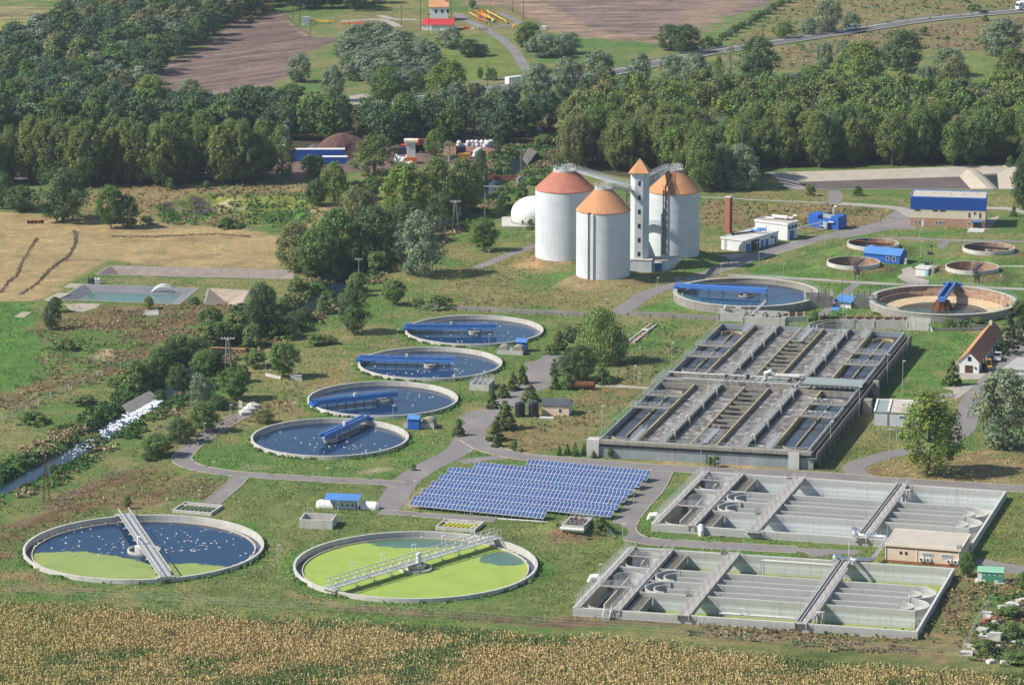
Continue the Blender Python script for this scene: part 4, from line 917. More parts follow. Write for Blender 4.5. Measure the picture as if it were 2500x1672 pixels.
m=MB();m.prism([(6.35,1.2),(10.2,3.2),(13.5,10.5),(6.35,8.5)],0,2.9);m.build('side_wing',PALE,pb);MB().prism([(6.35,1.2),(10.3,3.1),(13.6,10.6),(6.35,8.6)],2.9,3.05).build('side_roof',ROOF_GREY,pb)
door(pb,7.0,1.5,0.1,2.0,2.3,'F',DOORB);m=MB();m.box(6.3,9.0,.1,1.5,2.75,2.85);m.build('canopy',PALE,pb)
m=MB();m.box(8.2,10.6,5.4,7.2,3.05,4.0);m.build('skylight',GALV,pb)
def skywalk(a,b,w,label,rails=1.1,under=True):
 L=(b-a).xy.length;t=thing('skywalk',label,'walkway',a,yaw(a,b));dz=b.z-a.z
 m=MB()
 for y in(-w/2,w/2):m.beam((0,y,0),(L,y,dz),.14,.5,-.5)
 k=int(L/2)
 for i in range(k+1):f=i/k;m.beam((L*f,-w/2,dz*f),(L*f+.01,w/2,dz*f),.12,.12,-.3)
 m.build('beam',GALV,t);m=MB();m.beam((0,0,0),(L,0,dz),w-.2,.05,.0);m.build('deck',GALV,t)
 m=MB()
 for y in(-w/2,w/2):m.rail([(0,y,0),(L,y,dz)],rails,1.5,.045,2)
 m.build('railing',GALV,t);return t
tp=tw.location+Vector((0,2.6,0))
zt=1.5+25.5
skywalk(Vector((SL.x+3.2,SL.y-.3,27.3)),Vector((tp.x-2.3,tp.y-.4,24.6)),1.7,'long steel walkway from the red roofed digester to the stair tower')
skywalk(Vector((SF.x+2.2,SF.y+.8,27.0)),Vector((tp.x-1.9,tp.y-1.4,23.6)),1.3,'short steel walkway from the nearest digester up to the stair tower')
skywalk(Vector((tp.x+2.5,tp.y-.2,24.6)),Vector((SR.x-2.2,SR.y-1.0,27.2)),1.3,'steel walkway rising from the stair tower to the right digester')
skywalk(Vector((tp.x+2.5,tp.y+2.4,26.9)),Vector((SR.x-2.0,SR.y+.6,27.4)),.9,'narrow pipe bridge behind the tower leading to the right digester')
m=MB();p=q('z3',1235,700,0);
for x,y in((0,0),(2.2,0)):m.beam((x,y,0),(x+.02,y+.5,0),.5,24.5)
for k in range(8):m.box(0,2.2,.05,.4,2.5+k*3,2.9+k*3)
solo(m,'walkway_pier',CONC_OLD,'concrete ladder shaped pier behind the digesters holding a walkway','pier',(SF.x+14.5-7,SF.y+22,0))
dm=thing('gas_dome','white gas dome on a concrete pad left of the digesters','gas holder',q('z3',292,850,0))
prof=[(7.1*math.cos(R(e)),3.0+5.4*math.sin(R(e))if e>0 else 3.0+7.1*math.sin(R(e)))for e in range(-24,91,6)]
MB().lathe((0,0),[(max(r,.002),z)for r,z in prof],48).build('membrane',WHITE,dm,True)
m=MB();m.box(-10,9,-8,8.5,0,.4);m.build('base_pad',CONC,dm);m=MB();m.ring((0,0),6.3,7.2,.4,.8,40);m.build('base_ring',CONC_OLD,dm)
m=MB();m.cbox((-3.6,-6.35,1.0),.5,.3,.9);m.build('hatch',DARKM,dm)
# ================================================================== BUILDINGS
def bld(name,label,A,B,depth,h,wallm,roofm,cat='building',parapet=.0,roof_z=.15,over=.15,group=None):
 t=thing(name,label,cat,(A.x,A.y,0),yaw(A,B),group);w=(B-A).xy.length;t['w_']=w;del t['w_']
 MB().box(0,w,0,depth,-.1,h).build('wall',wallm,t)
 if roofm:
  m=MB();m.box(-over,w+over,-over,depth+over,h,h+roof_z);m.build('roof',roofm,t)
 if parapet:
  m=MB();e=.22;z0,z1=h-.25,h+parapet;o=over+.04
  m.box(-o,w+o,-o,-o+e,z0,z1);m.box(-o,w+o,depth+o-e,depth+o,z0,z1);m.box(-o,-o+e,-o+e,depth+o-e,z0,z1);m.box(w+o-e,w+o,-o+e,depth+o-e,z0,z1);m.build('parapet',WHITE if wallm is not PEACH else CREAM,t)
 return t,w
 # two storey control building
A,B=q('D',2084,518),q('D',2255,523)
t,w=bld('control_building','two storey building with a blue metal top band, cream wall and brick base',A,B,12,2.75,BRICK_P,None)
s=w/515.0
MB().box(.02,w-.02,.02,11.98,2.75,5.6).build('upper_wall',CREAM,t)
MB().box(-.12,w+.12,-.12,12.12,5.5,9.2).build('cladding_band',BLUE_D,t);MB().box(.15,w-.15,.15,11.85,9.2,9.26).build('roof',ROOF_GREY,t)
m=MB();m.box(-.15,w+.15,-.15,.12,9.2,9.5);m.box(-.15,w+.15,11.9,12.15,9.2,9.5);m.box(-.15,.12,.12,11.9,9.2,9.5);m.box(w-.12,w+.15,.12,11.9,9.2,9.5);m.build('parapet',BLUE,t)
for x,ww in((25,45),(148,42),(200,42)):window(t,x*s,0.02,4.75,ww*s,.75,'F',CREAM)
for x in(396,470):window(t,x*s,.02,3.1,.75,1.8,'F',CREAM)
m=MB();m.v=[];m.lathe((0,0),[(.001,0),(.55,0),(.55,.05),(.001,.05)],20);m.v=[(x+440*s,-.0-z,y+4.6)for x,y,z in m.v];o=m.build('round_window',WHITE,t)
m=MB();m.lathe((0,0),[(.001,0.05),(.42,.05),(.42,.07),(.001,.07)],20);m.v=[(x+440*s,-z,y+4.6)for x,y,z in m.v];m.build('pane',GLASS,o)
for x in(29,54,175,200,224,396):window(t,x*s,0,.75,.62,1.15,'F',WHITE)
door(t,78*s,0,.05,.75,2.1,'F',WHITE);door(t,432*s,0,.05,2.6,1.9,'F',DARKM);m=MB();m.box(420*s,500*s,-1.0,0,2.0,2.35);m.build('canopy',BLUE,t)
m=MB();[m.cbox((x,5+(x%3),9.26),.3,.3,.8)for x in(7,12,16,20)];m.build('roof_vent',GALV,t)
for k in range(3):window(t,w,2+k*3.2,3.3,1.0,1.4,'R',CREAM)
yard('yard',[(A+(B-A)*.8).xy,B.xy,(B+Vector((-1.5,-7,0))).xy,(B+Vector((-6.5,-6.5,0))).xy],CONC,.05)
# boiler house, low and tall parts
A,B=q('z4',95,777),q('z4',370,813)
t,w=bld('boiler_house','low white building with a flat roof and blue doors beside the brick chimney',A,B,18.4,3.5,WHITE,ROOF_WHITE,parapet=.28)
for y,ww,h_,mm in((.25,2.3,2.4,DOORB),(8.6,1.6,2.2,DOORB),(11.2,1.6,2.2,DOORB),(16.6,.9,2.2,DOORB)):door(t,w,y,.05,ww,h_,'R',mm)
m=MB();m.box(w+.003,w+.05,3.0,7.6,.05,3.0);m.build('shaded_opening',DARKM,t);window(t,w,14.0,1.9,2.2,.9,'R',WHITE,bars=2);m=MB();m.box(w,w+1.2,4.6,6.3,2.3,2.4);m.box(w+1.0,w+1.1,4.7,4.8,0,2.3);m.build('porch_roof',WHITE,t)
m=MB();[m.rod((x,-.15,.1),(x,-.15,4.3),.035,4)for x in(1.3,1.8)];[m.rod((1.3,-.15,.4+k*.4),(1.8,-.15,.4+k*.4),.03,3)for k in range(10)];m.build('wall_ladder',DARKM,t)
m=MB();m.tube([(1.0,4,4.0),(5.0,12.2,4.2)],.3,8);m.build('flue',DARKM,t)
m=MB();m.rod((3.6,11.0,4.5),(6.6,11.6,4.5),.35,10);m.rod((5.0,12.4,4.9),(7.4,13.0,4.9),.4,10);m.build('roof_vessel',BLUE,t)
m=MB();m.tube([(6.6,11.6,4.4),(8,12.5,4.4),(8,12.5,6.0)],.16,6);[m.rod((x,11,3.6),(x,11,4.3),.06,4)for x in(3.8,5,6.3)];m.build('roof_pipe',PIPE,t)
Aa,Bb=q('z4',560,650),q('z4',840,680)
d_=(B-A).normalized();Aa=Bb-d_*11.6
t,w=bld('boiler_house','taller white block behind the low building, with three windows above a blue door',Aa,Bb,5.8,4.9,WHITE,ROOF_GREY,parapet=.45)
for k in range(3):window(t,w,.5+k*1.75,3.2,1.35,1.1,'R',DOORB)
door(t,w,1.3,.05,2.6,2.7,'R',DOORB)
m=MB();m.rod((3.4,4.6,6.0),(8.4,5.2,6.0),.5,12);m.tube([(8.4,5.2,6.0),(10.0,5.4,6.0),(10.5,5.4,6.8),(11.6,5.4,6.9)],.22,8);[m.rod((x,4.8,5.0),(x,4.8,5.8),.08,4)for x in(4,6,8)];m.build('silencer',WHITE,t)
m=MB();m.beam((-.1,-.1,5.25),(5,5.6,5.25),.5,.15);m.build('parapet_strip',WHITE,t)
ch=thing('chimney','square red brick chimney behind the low white building','chimney',q('z4',175,590,0),R(-32))
MB().box(-.9,.9,-.9,.9,0,10.9).build('shaft',BRICK,ch);MB().box(-1.02,1.02,-1.02,1.02,10.9,11.25).build('cap',CONC,ch)
m=MB();[m.rod((1.0,-.5+s,.5),(1.0,-.5+s,11),.04,4)for s in(0,.5)];[m.rod((1.0,-.5,.8+k*.45),(1.0,0,.8+k*.45),.035,3)for k in range(23)];m.build('ladder',DARKM,ch)
# blue generator house
A,B=q('z4',1075,522),q('z4',1412,563)
t,w=bld('generator_house','deep blue container building with a stepped roof and steel pipes',A,B,5.2,2.6,BLUE_L,BLUE_L,over=0)
MB().box(0.003,3.4,.003,5.19,2.76,4.0).build('left_block',BLUE_L,t);MB().box(w-2.6,w-.003,.003,5.19,2.76,4.1).build('right_block',BLUE_L,t)
m=MB();m.box(4.3,8.3,1.6,4.6,3.0,4.3);m.build('cooler',GALV,t);m=MB();[m.box(4.5+k*.5,4.8+k*.5,1.7,4.5,4.3,4.36)for k in range(7)];m.build('fan_grille',DARKM,t)
m=MB();m.tube([(w-3.4,3,2.7),(w-3.4,3,6.0),(w-3.1,3,6.6),(w-2.3,3,6.6)],.32,8);m.build('exhaust',PIPE,t)
door(t,5.2,0,.2,.9,2.1,'F',DOORL)
m=MB();m.tube([(w-3.6,-.4,0),(w-3.6,-.4,2.0),(w-3.0,-.4,2.3),(w-1.4,-.4,2.3)],.22,8);m.rod((w-3.6,-1.0,.2),(w-3.6,-1.0,2.2),.5,12);m.tube([(4.4,-.3,2.4),(4.4,-.3,.9),(6.4,-.5,.7)],.12,6);m.build('front_pipes',PIPE,t)
m=MB();a_,b_=q('z4',962,545,1.8),q('z4',1230,480,2.4);m.beam(a_,b_,.5,.3);[m.rod(a_.lerp(b_,f)+Vector((0,0,0)),Vector((a_.lerp(b_,f).x,a_.lerp(b_,f).y,0)),.09,4)for f in(.25,.8)]
solo(m,'pipe_bridge',GALV,'slanting pipe bridge between the tall white block and the blue generator house','pipe')
# small blue shed with a pitched roof
def gable(name,label,A,B,depth,h,rise,wallm,roofm,cat='building',ov=.25,across=True,gm=None,group=None):
 """ridge parallel to the front when across, else running back from the front"""
 t=thing(name,label,cat,(A.x,A.y,0),yaw(A,B),group);w=(B-A).xy.length;m=MB();r=MB();g=MB();k=.12
 MB().box(0,w,0,depth,-.1,h).build('wall',wallm,t)
 if across:
  g.add([(0,0,h),(0,depth,h),(0,depth/2,h+rise),(w,0,h),(w,depth,h),(w,depth/2,h+rise)],[(0,2,1),(3,4,5),(0,3,5,2),(1,2,5,4)])
  o=ov*rise/(depth/2)
  for y0,y1,z0 in((-ov,depth/2,h-o),(depth+ov,depth/2,h-o)):
   r.add([(-ov,y0,z0+k),(w+ov,y0,z0+k),(w+ov,y1,h+rise+k),(-ov,y1,h+rise+k),(-ov,y0,z0),(w+ov,y0,z0),(w+ov,y1,h+rise),(-ov,y1,h+rise)],[(0,1,2,3),(7,6,5,4),(0,4,5,1),(0,3,7,4),(1,5,6,2)])
 else:
  g.add([(0,0,h),(w,0,h),(w/2,0,h+rise),(0,depth,h),(w,depth,h),(w/2,depth,h+rise)],[(0,1,2),(3,5,4),(0,2,5,3),(1,4,5,2)])
  o=ov*rise/(w/2)
  for x0,x1,z0 in((-ov,w/2,h-o),(w+ov,w/2,h-o)):
   r.add([(x0,-ov,z0+k),(x0,depth+ov,z0+k),(x1,depth+ov,h+rise+k),(x1,-ov,h+rise+k),(x0,-ov,z0),(x0,depth+ov,z0),(x1,depth+ov,h+rise),(x1,-ov,h+rise)],[(0,1,2,3),(7,6,5,4),(0,4,5,1),(0,3,7,4),(1,5,6,2)])
 g.build('gable',gm or wallm,t);
 if roofm is TILE_BR:
  r2=MB();r2.v=r.v[:8];r2.f=r.f[:5];r2.build('roof',TILE_OR,t);r3=MB();r3.v=r.v[8:];r3.f=[tuple(i for i in f)for f in r.f[:5]];r3.build('roof',TILE_BR,t)
 else:r.build('roof',roofm,t)
 return t,w
A,B=q('z4',1700,908),q('z4',2105,947)
t,w=gable('shed','small bright blue shed with a corrugated pitched roof and two white framed windows',A,B,5.6,2.5,1.5,BLUE_L,BLUE_R)
for x in(w*.62,w*.8):window(t,x,0,.8,1.0,1.2,'F',WHITE)
m=MB();m.cbox((w+1.4,1.2,0),.8,.8,1.7);solo(m,'electric_cabinet',GALV,'grey cabinet standing right of the small blue shed','cabinet',t.location,t.rotation_euler[2])
A,B=q('f',1605,330),q('f',1692,337)
t,w=bld('hut','small white hut with a pale blue door and machinery behind its roof',A,B,5.2,2.5,WHITE,ROOF_WHITE,parapet=.12)
door(t,w*.78,0,.05,.85,2.1,'F',DOORL);MB().box(w+.3,w+1.6,.4,5.6,0,2.6).build('side_wall',CONC_OLD,t)
m=MB();[m.rod((x,4,2.6),(x+.3,4.4,3.9),.12,5)for x in(.4,1.4,2.4,3.4)];m.rod((.3,4.2,3.5),(4,4.2,3.5),.15,5);m.cbox((2,4.3,2.6),1.2,.8,.9);m.build('roof_machinery',DARKM,t)
A,B=q('f',1058,541),q('f',1165,553)
t=thing('kiosk','small white kiosk with a sloping blue roof between the two big raised clarifiers','kiosk',(A.x,A.y,0),yaw(A,B));w=(B-A).xy.length
m=MB();m.prism([(0,0),(w,0),(w,3.2),(0,3.2)],0,1.9);m.build('wall',PALE,t)
m=MB();m.add([(-.3,-.5,1.85),(w+.3,-.5,1.85),(w+.3,3.6,3.0),(-.3,3.6,3.0),(-.3,-.5,1.7),(w+.3,-.5,1.7),(w+.3,3.6,1.9),(-.3,3.6,1.9)],[(0,1,2,3),(0,4,5,1),(1,5,6,2),(2,6,7,3),(3,7,4,0),(7,6,5,4)]);m.build('roof',BLUE_R,t)
p=q('f',1055,592);m=MB();m.add([(-1.1,-.8,1.3),(1.1,-.8,1.3),(1.3,.9,1.8),(-.9,.9,1.8),(-1.1,-.8,1.4),(1.1,-.8,1.4),(1.3,.9,1.9),(-.9,.9,1.9)],[(0,3,2,1),(4,5,6,7),(0,1,5,4),(1,2,6,5),(2,3,7,6),(3,0,4,7)])
ca=thing('canopy','tiny blue canopy on legs below the kiosk','canopy',p);m.build('roof',BLUE_R,ca);m=MB();[m.rod((x,y,0),(x,y,1.35),.05,4)for x in(-.9,1.0)for y in(-.6,.7)];m.build('leg',GALV,ca)
# distribution chambers: blue kiosk and two barrel covers
def barrels(label,A,B,kx,kl,kd,first):
 t=thing('pump_pit',label,'pump pit',(A.x,A.y,0),yaw(A,B));w=(B-A).xy.length;n=2
 MB().box(0,w,0,3.6,0,1.1).build('wall',CONC,t)
 for s0,s1 in((0.0,w*.42),(w*.55,w)):
  m=MB();k=8;r=(s1-s0)/2;cx=(s0+s1)/2
  vs=[(cx-r*math.cos(math.pi*i/k),y,1.1+r*.75*math.sin(math.pi*i/k))for y in(.1,3.5)for i in range(k+1)]
  m.add(vs,[(i,i+1,k+2+i,k+1+i)for i in range(k)]+[tuple(range(k+1)),tuple(reversed(range(k+1,2*k+2)))]);m.build('barrel_cover',pm('grey_cover',(.36,.34,.27),(.28,.25,.19),.8,streak=.3),t)
 m=MB();m.rail([(w*.43,.3,1.1),(w*.54,.3,1.1)],1,.6,.04,1);m.rod((w*.48,1.5,1.1),(w*.48,1.5,2.3),.1,5);m.build('valves',GALV,t)
 m=MB();[m.box(w+.1+k_*.35,w+.45+k_*.35,.4,1.4,1.0-k_*.25,1.08-k_*.25)for k_ in range(4)];m.rail([(w+.1,.4,1.0),(w+1.6,.4,.1)],.9,.8,.03,0);m.build('steps',DARKM,t)
 k=thing('kiosk',kl,'kiosk',(A.x,A.y,0),yaw(A,B));
 MB().box(kx,kx+2.7,kd,kd+2.2,0,2.6).build('wall',BLUE_L,k);m=MB()
 m.add([(kx-.2,kd-.25,2.55),(kx+2.9,kd-.25,2.55),(kx+2.9,kd+1.1,3.4),(kx-.2,kd+1.1,3.4),(kx-.2,kd+2.4,2.55),(kx+2.9,kd+2.4,2.55)],[(0,1,2,3),(3,2,5,4),(0,3,4),(1,5,2),(0,4,5,1)]);m.build('roof',BLUE_R,k)
 return t
barrels('concrete pump pit with two barrel covers beside the far settling tank',q('e',1070,862),q('e',1245,870),4.2,'blue kiosk behind the barrel covered pit at the farthest settling tank',4.2,True)
barrels('concrete pump pit with barrel covers beside the nearest settling tank',q('e',433,1362),q('e',640,1372),1.4,'blue kiosk in front of the pump pit between the two nearest settling tanks',-1.4,False)
def open_box(name,label,A,B,depth,h,m_=CONC,rail=False,baff=None,th=.28,floor=.3,extra=None):
 t=thing(name,label,'concrete basin',(A.x,A.y,0),yaw(A,B));w=(B-A).xy.length;m=MB()
 m.box(0,w,0,th,-.2,h);m.box(0,w,depth-th,depth,-.2,h);m.box(0,th,th,depth-th,-.2,h);m.box(w-th,w,th,depth-th,-.2,h);m.build('wall',m_,t)
 MB().box(th,w-th,th,depth-th,-.1,floor).build('floor',CONC_OLD,t)
 if baff:
  m=MB();m.box(th,w-th,depth*.72,depth*.72+.15,floor,h-.05)
  m.build('divider',m_,t);m=MB()
  for k in range(8):x=th+(w-2*th)*(k+.6)/8.4;m.add([(x,depth*.3,floor+.45),(x+.5,depth*.3,floor+.45),(x+1.1,depth*.7,floor+.5),(x+.6,depth*.7,floor+.5),(x,depth*.3,floor),(x+.5,depth*.3,floor),(x+1.1,depth*.7,floor),(x+.6,depth*.7,floor)],[(0,1,2,3),(0,4,5,1),(1,5,6,2),(2,6,7,3),(3,7,4,0)])
  m.build('baffle',baff,t)
 if rail:
  m=MB();m.rail([(0,0,h),(w,0,h),(w,depth,h),(0,depth,h),(0,0,h)],1.1,1.3,.045,2)
  for k in range(4):m.rail([(w*(k+.5)/4,0,h),(w*(k+.5)/4,depth,h)],.9,1.2,.04,1)
  m.build('railing',GALV,t);m=MB();[m.box(w*(k+.3)/4,w*(k+.6)/4,.3,depth-.3,h-.02,h+.05)for k in range(4)];m.build('grating',GALV,t)
 return t,w
open_box('concrete_basin','railed open concrete box right of the second settling tank',q('e',882,1106),q('e',1014,1113),6.5,1.6,rail=True)
t,w=open_box('concrete_basin','deep open concrete box on the lawn behind the bright green tank',q('g',2040,495),q('g',2265,504),5.5,2.0)
m=MB();m.rail([(-.3,5.5,2.0),(w*.25,5.5,2)],1,1,.04,1);m.rail([(w,2,2.0),(w+1.4,4.5,.2)],1,1,.05,1);m.rod((w*.8,2.5,.4),(w*.8,2.5,3),.08,5);m.build('railing',GALV,t)
open_box('concrete_basin','shallow long concrete trough behind the half green tank',q('g',1175,388),q('g',1440,410),7.0,.7,baff=pm('dull_green',(.16,.20,.12)),floor=.05)
open_box('concrete_basin','shallow concrete trough with yellow green baffles behind the bright green tank',q('h',650,505),q('h',920,527),6.6,.8,baff=pm('yellow_green',(.52,.50,.06)),floor=.05)
t,w=open_box('splitter_chamber','concrete splitter chamber with pipes on top of a weedy mound',q('h',1510,508,1.8),q('h',1660,520,1.8),7.0,1.4);t.location.z=1.7
m=MB()
for x in(.3,.62):
 m.add([(w*x,1.5,1.5),(w*(x+.17),1.2,.3),(w*(x+.17),6,.3),(w*x,6.5,1.7),(w*(x-.17),1.2,.3),(w*(x-.17),6,.3)],[(0,1,2,3),(0,3,5,4)])
m.build('divider',RUSTC,t);m=MB();m.rod((-.2,-.4,.6),(w+.2,-.4,.6),.42,10);m.build('front_pipe',PIPE,t)
m=MB();m.rail([(0,0,1.4),(w,0,1.4)],1.1,1,.045,2);m.rail([(0,7,1.4),(w,7,1.4)],1.1,1,.045,2);m.rail([(w+.1,6,1.4),(w+6,2.5,-1.6)],1.0,1,.045,1);[m.rod((w*f,5.5,1.2),(w*f,5.5,3),.1,5)for f in(.3,.5,.7)];m.build('railing',GALV,t)
# chemical store: beige house, black tanks, slab, boiler shell
A,B=q('x2',598,733),q('x2',822,743)
t,w=gable('small_house','small beige house with a dark tiled roof beside two black tanks',A,B,4.6,2.5,1.1,PEACH,TILE_DK,gm=BRICK_P)
window(t,w*.62,0,.7,.75,1.1,'F',WHITE);window(t,w,1.4,.8,.9,1.0,'R',WHITE);MB().box(w+.01,w+.06,.1,4.5,0,2.3).build('side_panel',PALE,t)
for i,(x,lab)in enumerate(((412,'black round tank, left of the pair by the beige house'),(527,'black round tank, right of the pair and touching the beige house'))):
 p=q('x2',x,745);t=thing('storage_tank',lab,'tank',p,0,'pair of black storage tanks');
 m=MB();m.lathe((0,0),[(.001,0),(1.22,0),(1.22,3.15),(.95,3.4),(.3,3.6),(.001,3.6)],28);m.build('shell',BLACKP,t)
 m=MB();[m.ring((0,0),1.22,1.26,.5+k*.7,.58+k*.7,28)for k in range(4)];m.build('hoop',DARKM,t);m=MB();m.tube([(-.9,0,3.2),(-.9,0,4.3),(-1.3,0,4.3),(-1.4,0,.5)],.06,5);m.rail([(-.6,-.4,3.6),(.6,-.4,3.6)],.5,.5,.03,1);m.build('vent_pipe',GALV,t)
m=MB();m.box(-1.8,1.6,-.8,.9,0,.35);m.box(-1.6,0,-.6,.7,.35,.42);solo(m,'slab',CONC,'pale concrete slab lying in front of the beige house','slab',q('x2',640,765),R(-4))
m=MB();m.lathe((0,0),[(.001,-2.9),(.85,-2.7),(1.0,-2.5),(1.0,2.5),(.85,2.7),(.001,2.9)],20);m.v=[(z,x,y+1.05)for x,y,z in m.v];m.drum((-1.8,0),.3,2.0,2.25,10)
solo(m,'boiler_shell',RUST,'rusty brown cylinder lying in the grass right of the dark round tree','tank',q('x2',948,518),R(-3))
# pavilion with white tank
A,B=q('g',2280,362),q('h',105,368)
t,w=bld('pavilion','small pale shed under a blue chequered lean-to roof on the lawn',A,B,2.2,2.3,pm('pale_blue_panel',(.55,.66,.68)),None)
m=MB();m.add([(-2.2,-1.2,2.35),(w+1.0,-1.2,2.35),(w+1,2.4,2.9),(-2.2,2.4,2.9),(-2.2,-1.2,2.25),(w+1.0,-1.2,2.25),(w+1,2.4,2.8),(-2.2,2.4,2.8)],[(0,1,2,3),(7,6,5,4),(0,4,5,1),(1,5,6,2),(2,6,7,3),(3,7,4,0)]);m.build('roof',BLUE_R,t)
m=MB();[m.rod((x,-1.1,0),(x,-1.1,2.3),.06,4)for x in(-2,1,w+.8)];m.build('roof_post',WHITE,t);[window(t,.5+k*1.1,0,.7,.35,.5,'F',DARKM)for k in range(4)]
for s_,xx,lab in((-1,-2.2,'white half buried tank end left of the blue roofed pavilion'),(1,w+3.0,'white half buried tank end right of the blue roofed pavilion')):
 m=MB();m.lathe((0,0),[(1.3,-1.9),(1.3,1.4),(.9,2.0),(.001,2.15)],20);m.v=[(s_*z+xx,x+1.4,y+.3)for x,y,z in m.v];solo(m,'horizontal_tank',WHITE,lab,'tank',t.location,t.rotation_euler[2],smooth_=False)
 # farm buildings on the right
A,B=q('z5',1567,1170),q('z5',1783,1184)
t,w=gable('farmhouse','long white building with a red brown tiled roof and a brown garage door',A,B,38,3.0,2.5,WHITE,TILE_BR,across=False,ov=.3)
dd=q('z5',1990,905);
door(t,w*.32,0,.05,2.0,1.9,'F',BROWN);window(t,w*.44,0,3.1,.9,1.1,'F',BROWN);m=MB();m.cbox((w*.83,-.12,1.2),.35,.2,.5);m.build('meter_box',DARKM,t)
for k in range(7):window(t,w,4+k*4.6,1.0,1.2,1.2,'R',BROWN)
MB().cbox((w*.5,34,5.3),.7,.7,1.3).build('chimney',CREAM,t)
m=MB();m.box(-1.5,-.08,-.2,5,0,2.0);solo(m,'lean_to',WOOD,'low wooden lean-to on the left side of the long tiled building','shed',t.location,t.rotation_euler[2])
A,B=q('f',1323,1347),q('f',1660,1360)
t,w=bld('workshop','white flat roofed workshop with raised roof strips behind the big tree',A,B,12.0,3.3,PALE,ROOF_GREY)
m=MB();[m.box(x,x+.45,-.2,12.2,3.45,3.75)for x in(-.15,3.1,w-.4)];m.box(-.1,w+.1,12,12.3,3.45,3.7);m.build('roof_strip',WHITE,t);MB().box(.35,3.05,0,11.9,3.46,3.5).build('felt_panel',GREYGRN,t);window(t,w*.5,0,2.0,1.6,.6,'F',WHITE)
m=MB();m.rod((3.2,-.1,0),(3.2,-.1,3.3),.07,5);m.build('downpipe',DARKM,t)
A,B=q('z5',2050,1235),q('z5',2330,1262)
t,w=bld('barn','building with a pale grey sheet roof at the right edge, beside the yard',A,B,13,2.6,PALE,pm('pale_sheet_roof',(.46,.44,.40),(.38,.36,.33),.3,stripe=('Y',.5,.3)),over=.4)
# service building between the empty basins
A,B=q('y3',242,664),q('y3',790,708)
t,w=bld('blower_house','peach coloured flat roofed building between the two empty basins',A,B,12.2,3.7,PEACH,ROOF_GREY,parapet=.22)
m=MB();m.box(-.05,w+.05,-.05,12.25,3.05,3.4);m.build('fascia',pm('brown_fascia',(.22,.12,.08)),t);MB().box(-.04,w+.04,-.04,12.24,0,.55).build('plinth',BRICK,t)
for x in(3.0,4.1):window(t,x,0,1.9,.5,.6,'F',BROWN)
for x in(7.7,11.7):window(t,x,0,1.7,2.2,.95,'F',WHITE,pm('glass_brick',(.25,.30,.36)),bars=6)
for x in(7.2,8.6,12.9,14.3):
 a=thing('air_conditioner','white air conditioning unit on the front wall of the peach building','air conditioner',t.location,t.rotation_euler[2],'air conditioners on the peach building')
 MB().box(x,x+.85,-.42,-.06,.95,1.6).build('casing',WHITE,a);m=MB();m.lathe((0,0),[(.001,0),(.24,0),(.24,.03)],14);m.v=[(xx+x+.3,-.43-z,y+1.27)for xx,y,z in m.v];m.build('fan',DARKM,a)
m=MB();m.rod((.15,-.1,0),(.15,-.1,3.4),.07,5);m.rod((w-.2,-.1,0),(w-.2,-.1,3.4),.07,5);m.rod((6.6,-.1,.4),(6.6,-.1,3.4),.05,5);m.build('downpipe',WHITE,t)
m=MB();[m.cbox((w-.8+k*.3,.8,3.9),.12,.8,.7)for k in range(4)];m.build('roof_frame',GALV,t)
BH=t
A,B=q('i',2027,862),q('i',2200,872)
t=thing('transformer_kiosk','green and white electrical kiosk on a slab at the right edge','kiosk',(A.x,A.y,0),yaw(A,B));w=(B-A).xy.length
MB().box(-.5,w+.4,-.5,2.6,0,.18).build('base_slab',CONC,t);MB().box(0,w,0,2.2,.18,2.3).build('wall',WHITE,t)
m=MB();m.add([(-.15,-.2,2.3),(w+.15,-.2,2.3),(w+.15,2.4,2.3),(-.15,2.4,2.3),(-.15,.2,2.65),(w+.15,.2,2.65),(w+.15,2.4,2.8),(-.15,2.4,2.8)],[(0,3,2,1),(4,5,6,7),(0,1,5,4),(1,2,6,5),(2,3,7,6),(3,0,4,7)]);m.build('roof',GREENR,t)
for k in range(4):o=door(t,.85+k*1.05,0,.25,1.0,1.85,'F',GREENP);g=MB();g.box(1.2+k*1.05,1.45+k*1.05,-.08,-.062,1.55,1.75);g.build('notice_plate',WHITE,o)
m=MB();m.box(.95,1.6,-.09,-.062,.3,.65);m.box(w-1.7,w-1.0,-.09,-.062,.3,.65);m.build('vent',WHITE,t)
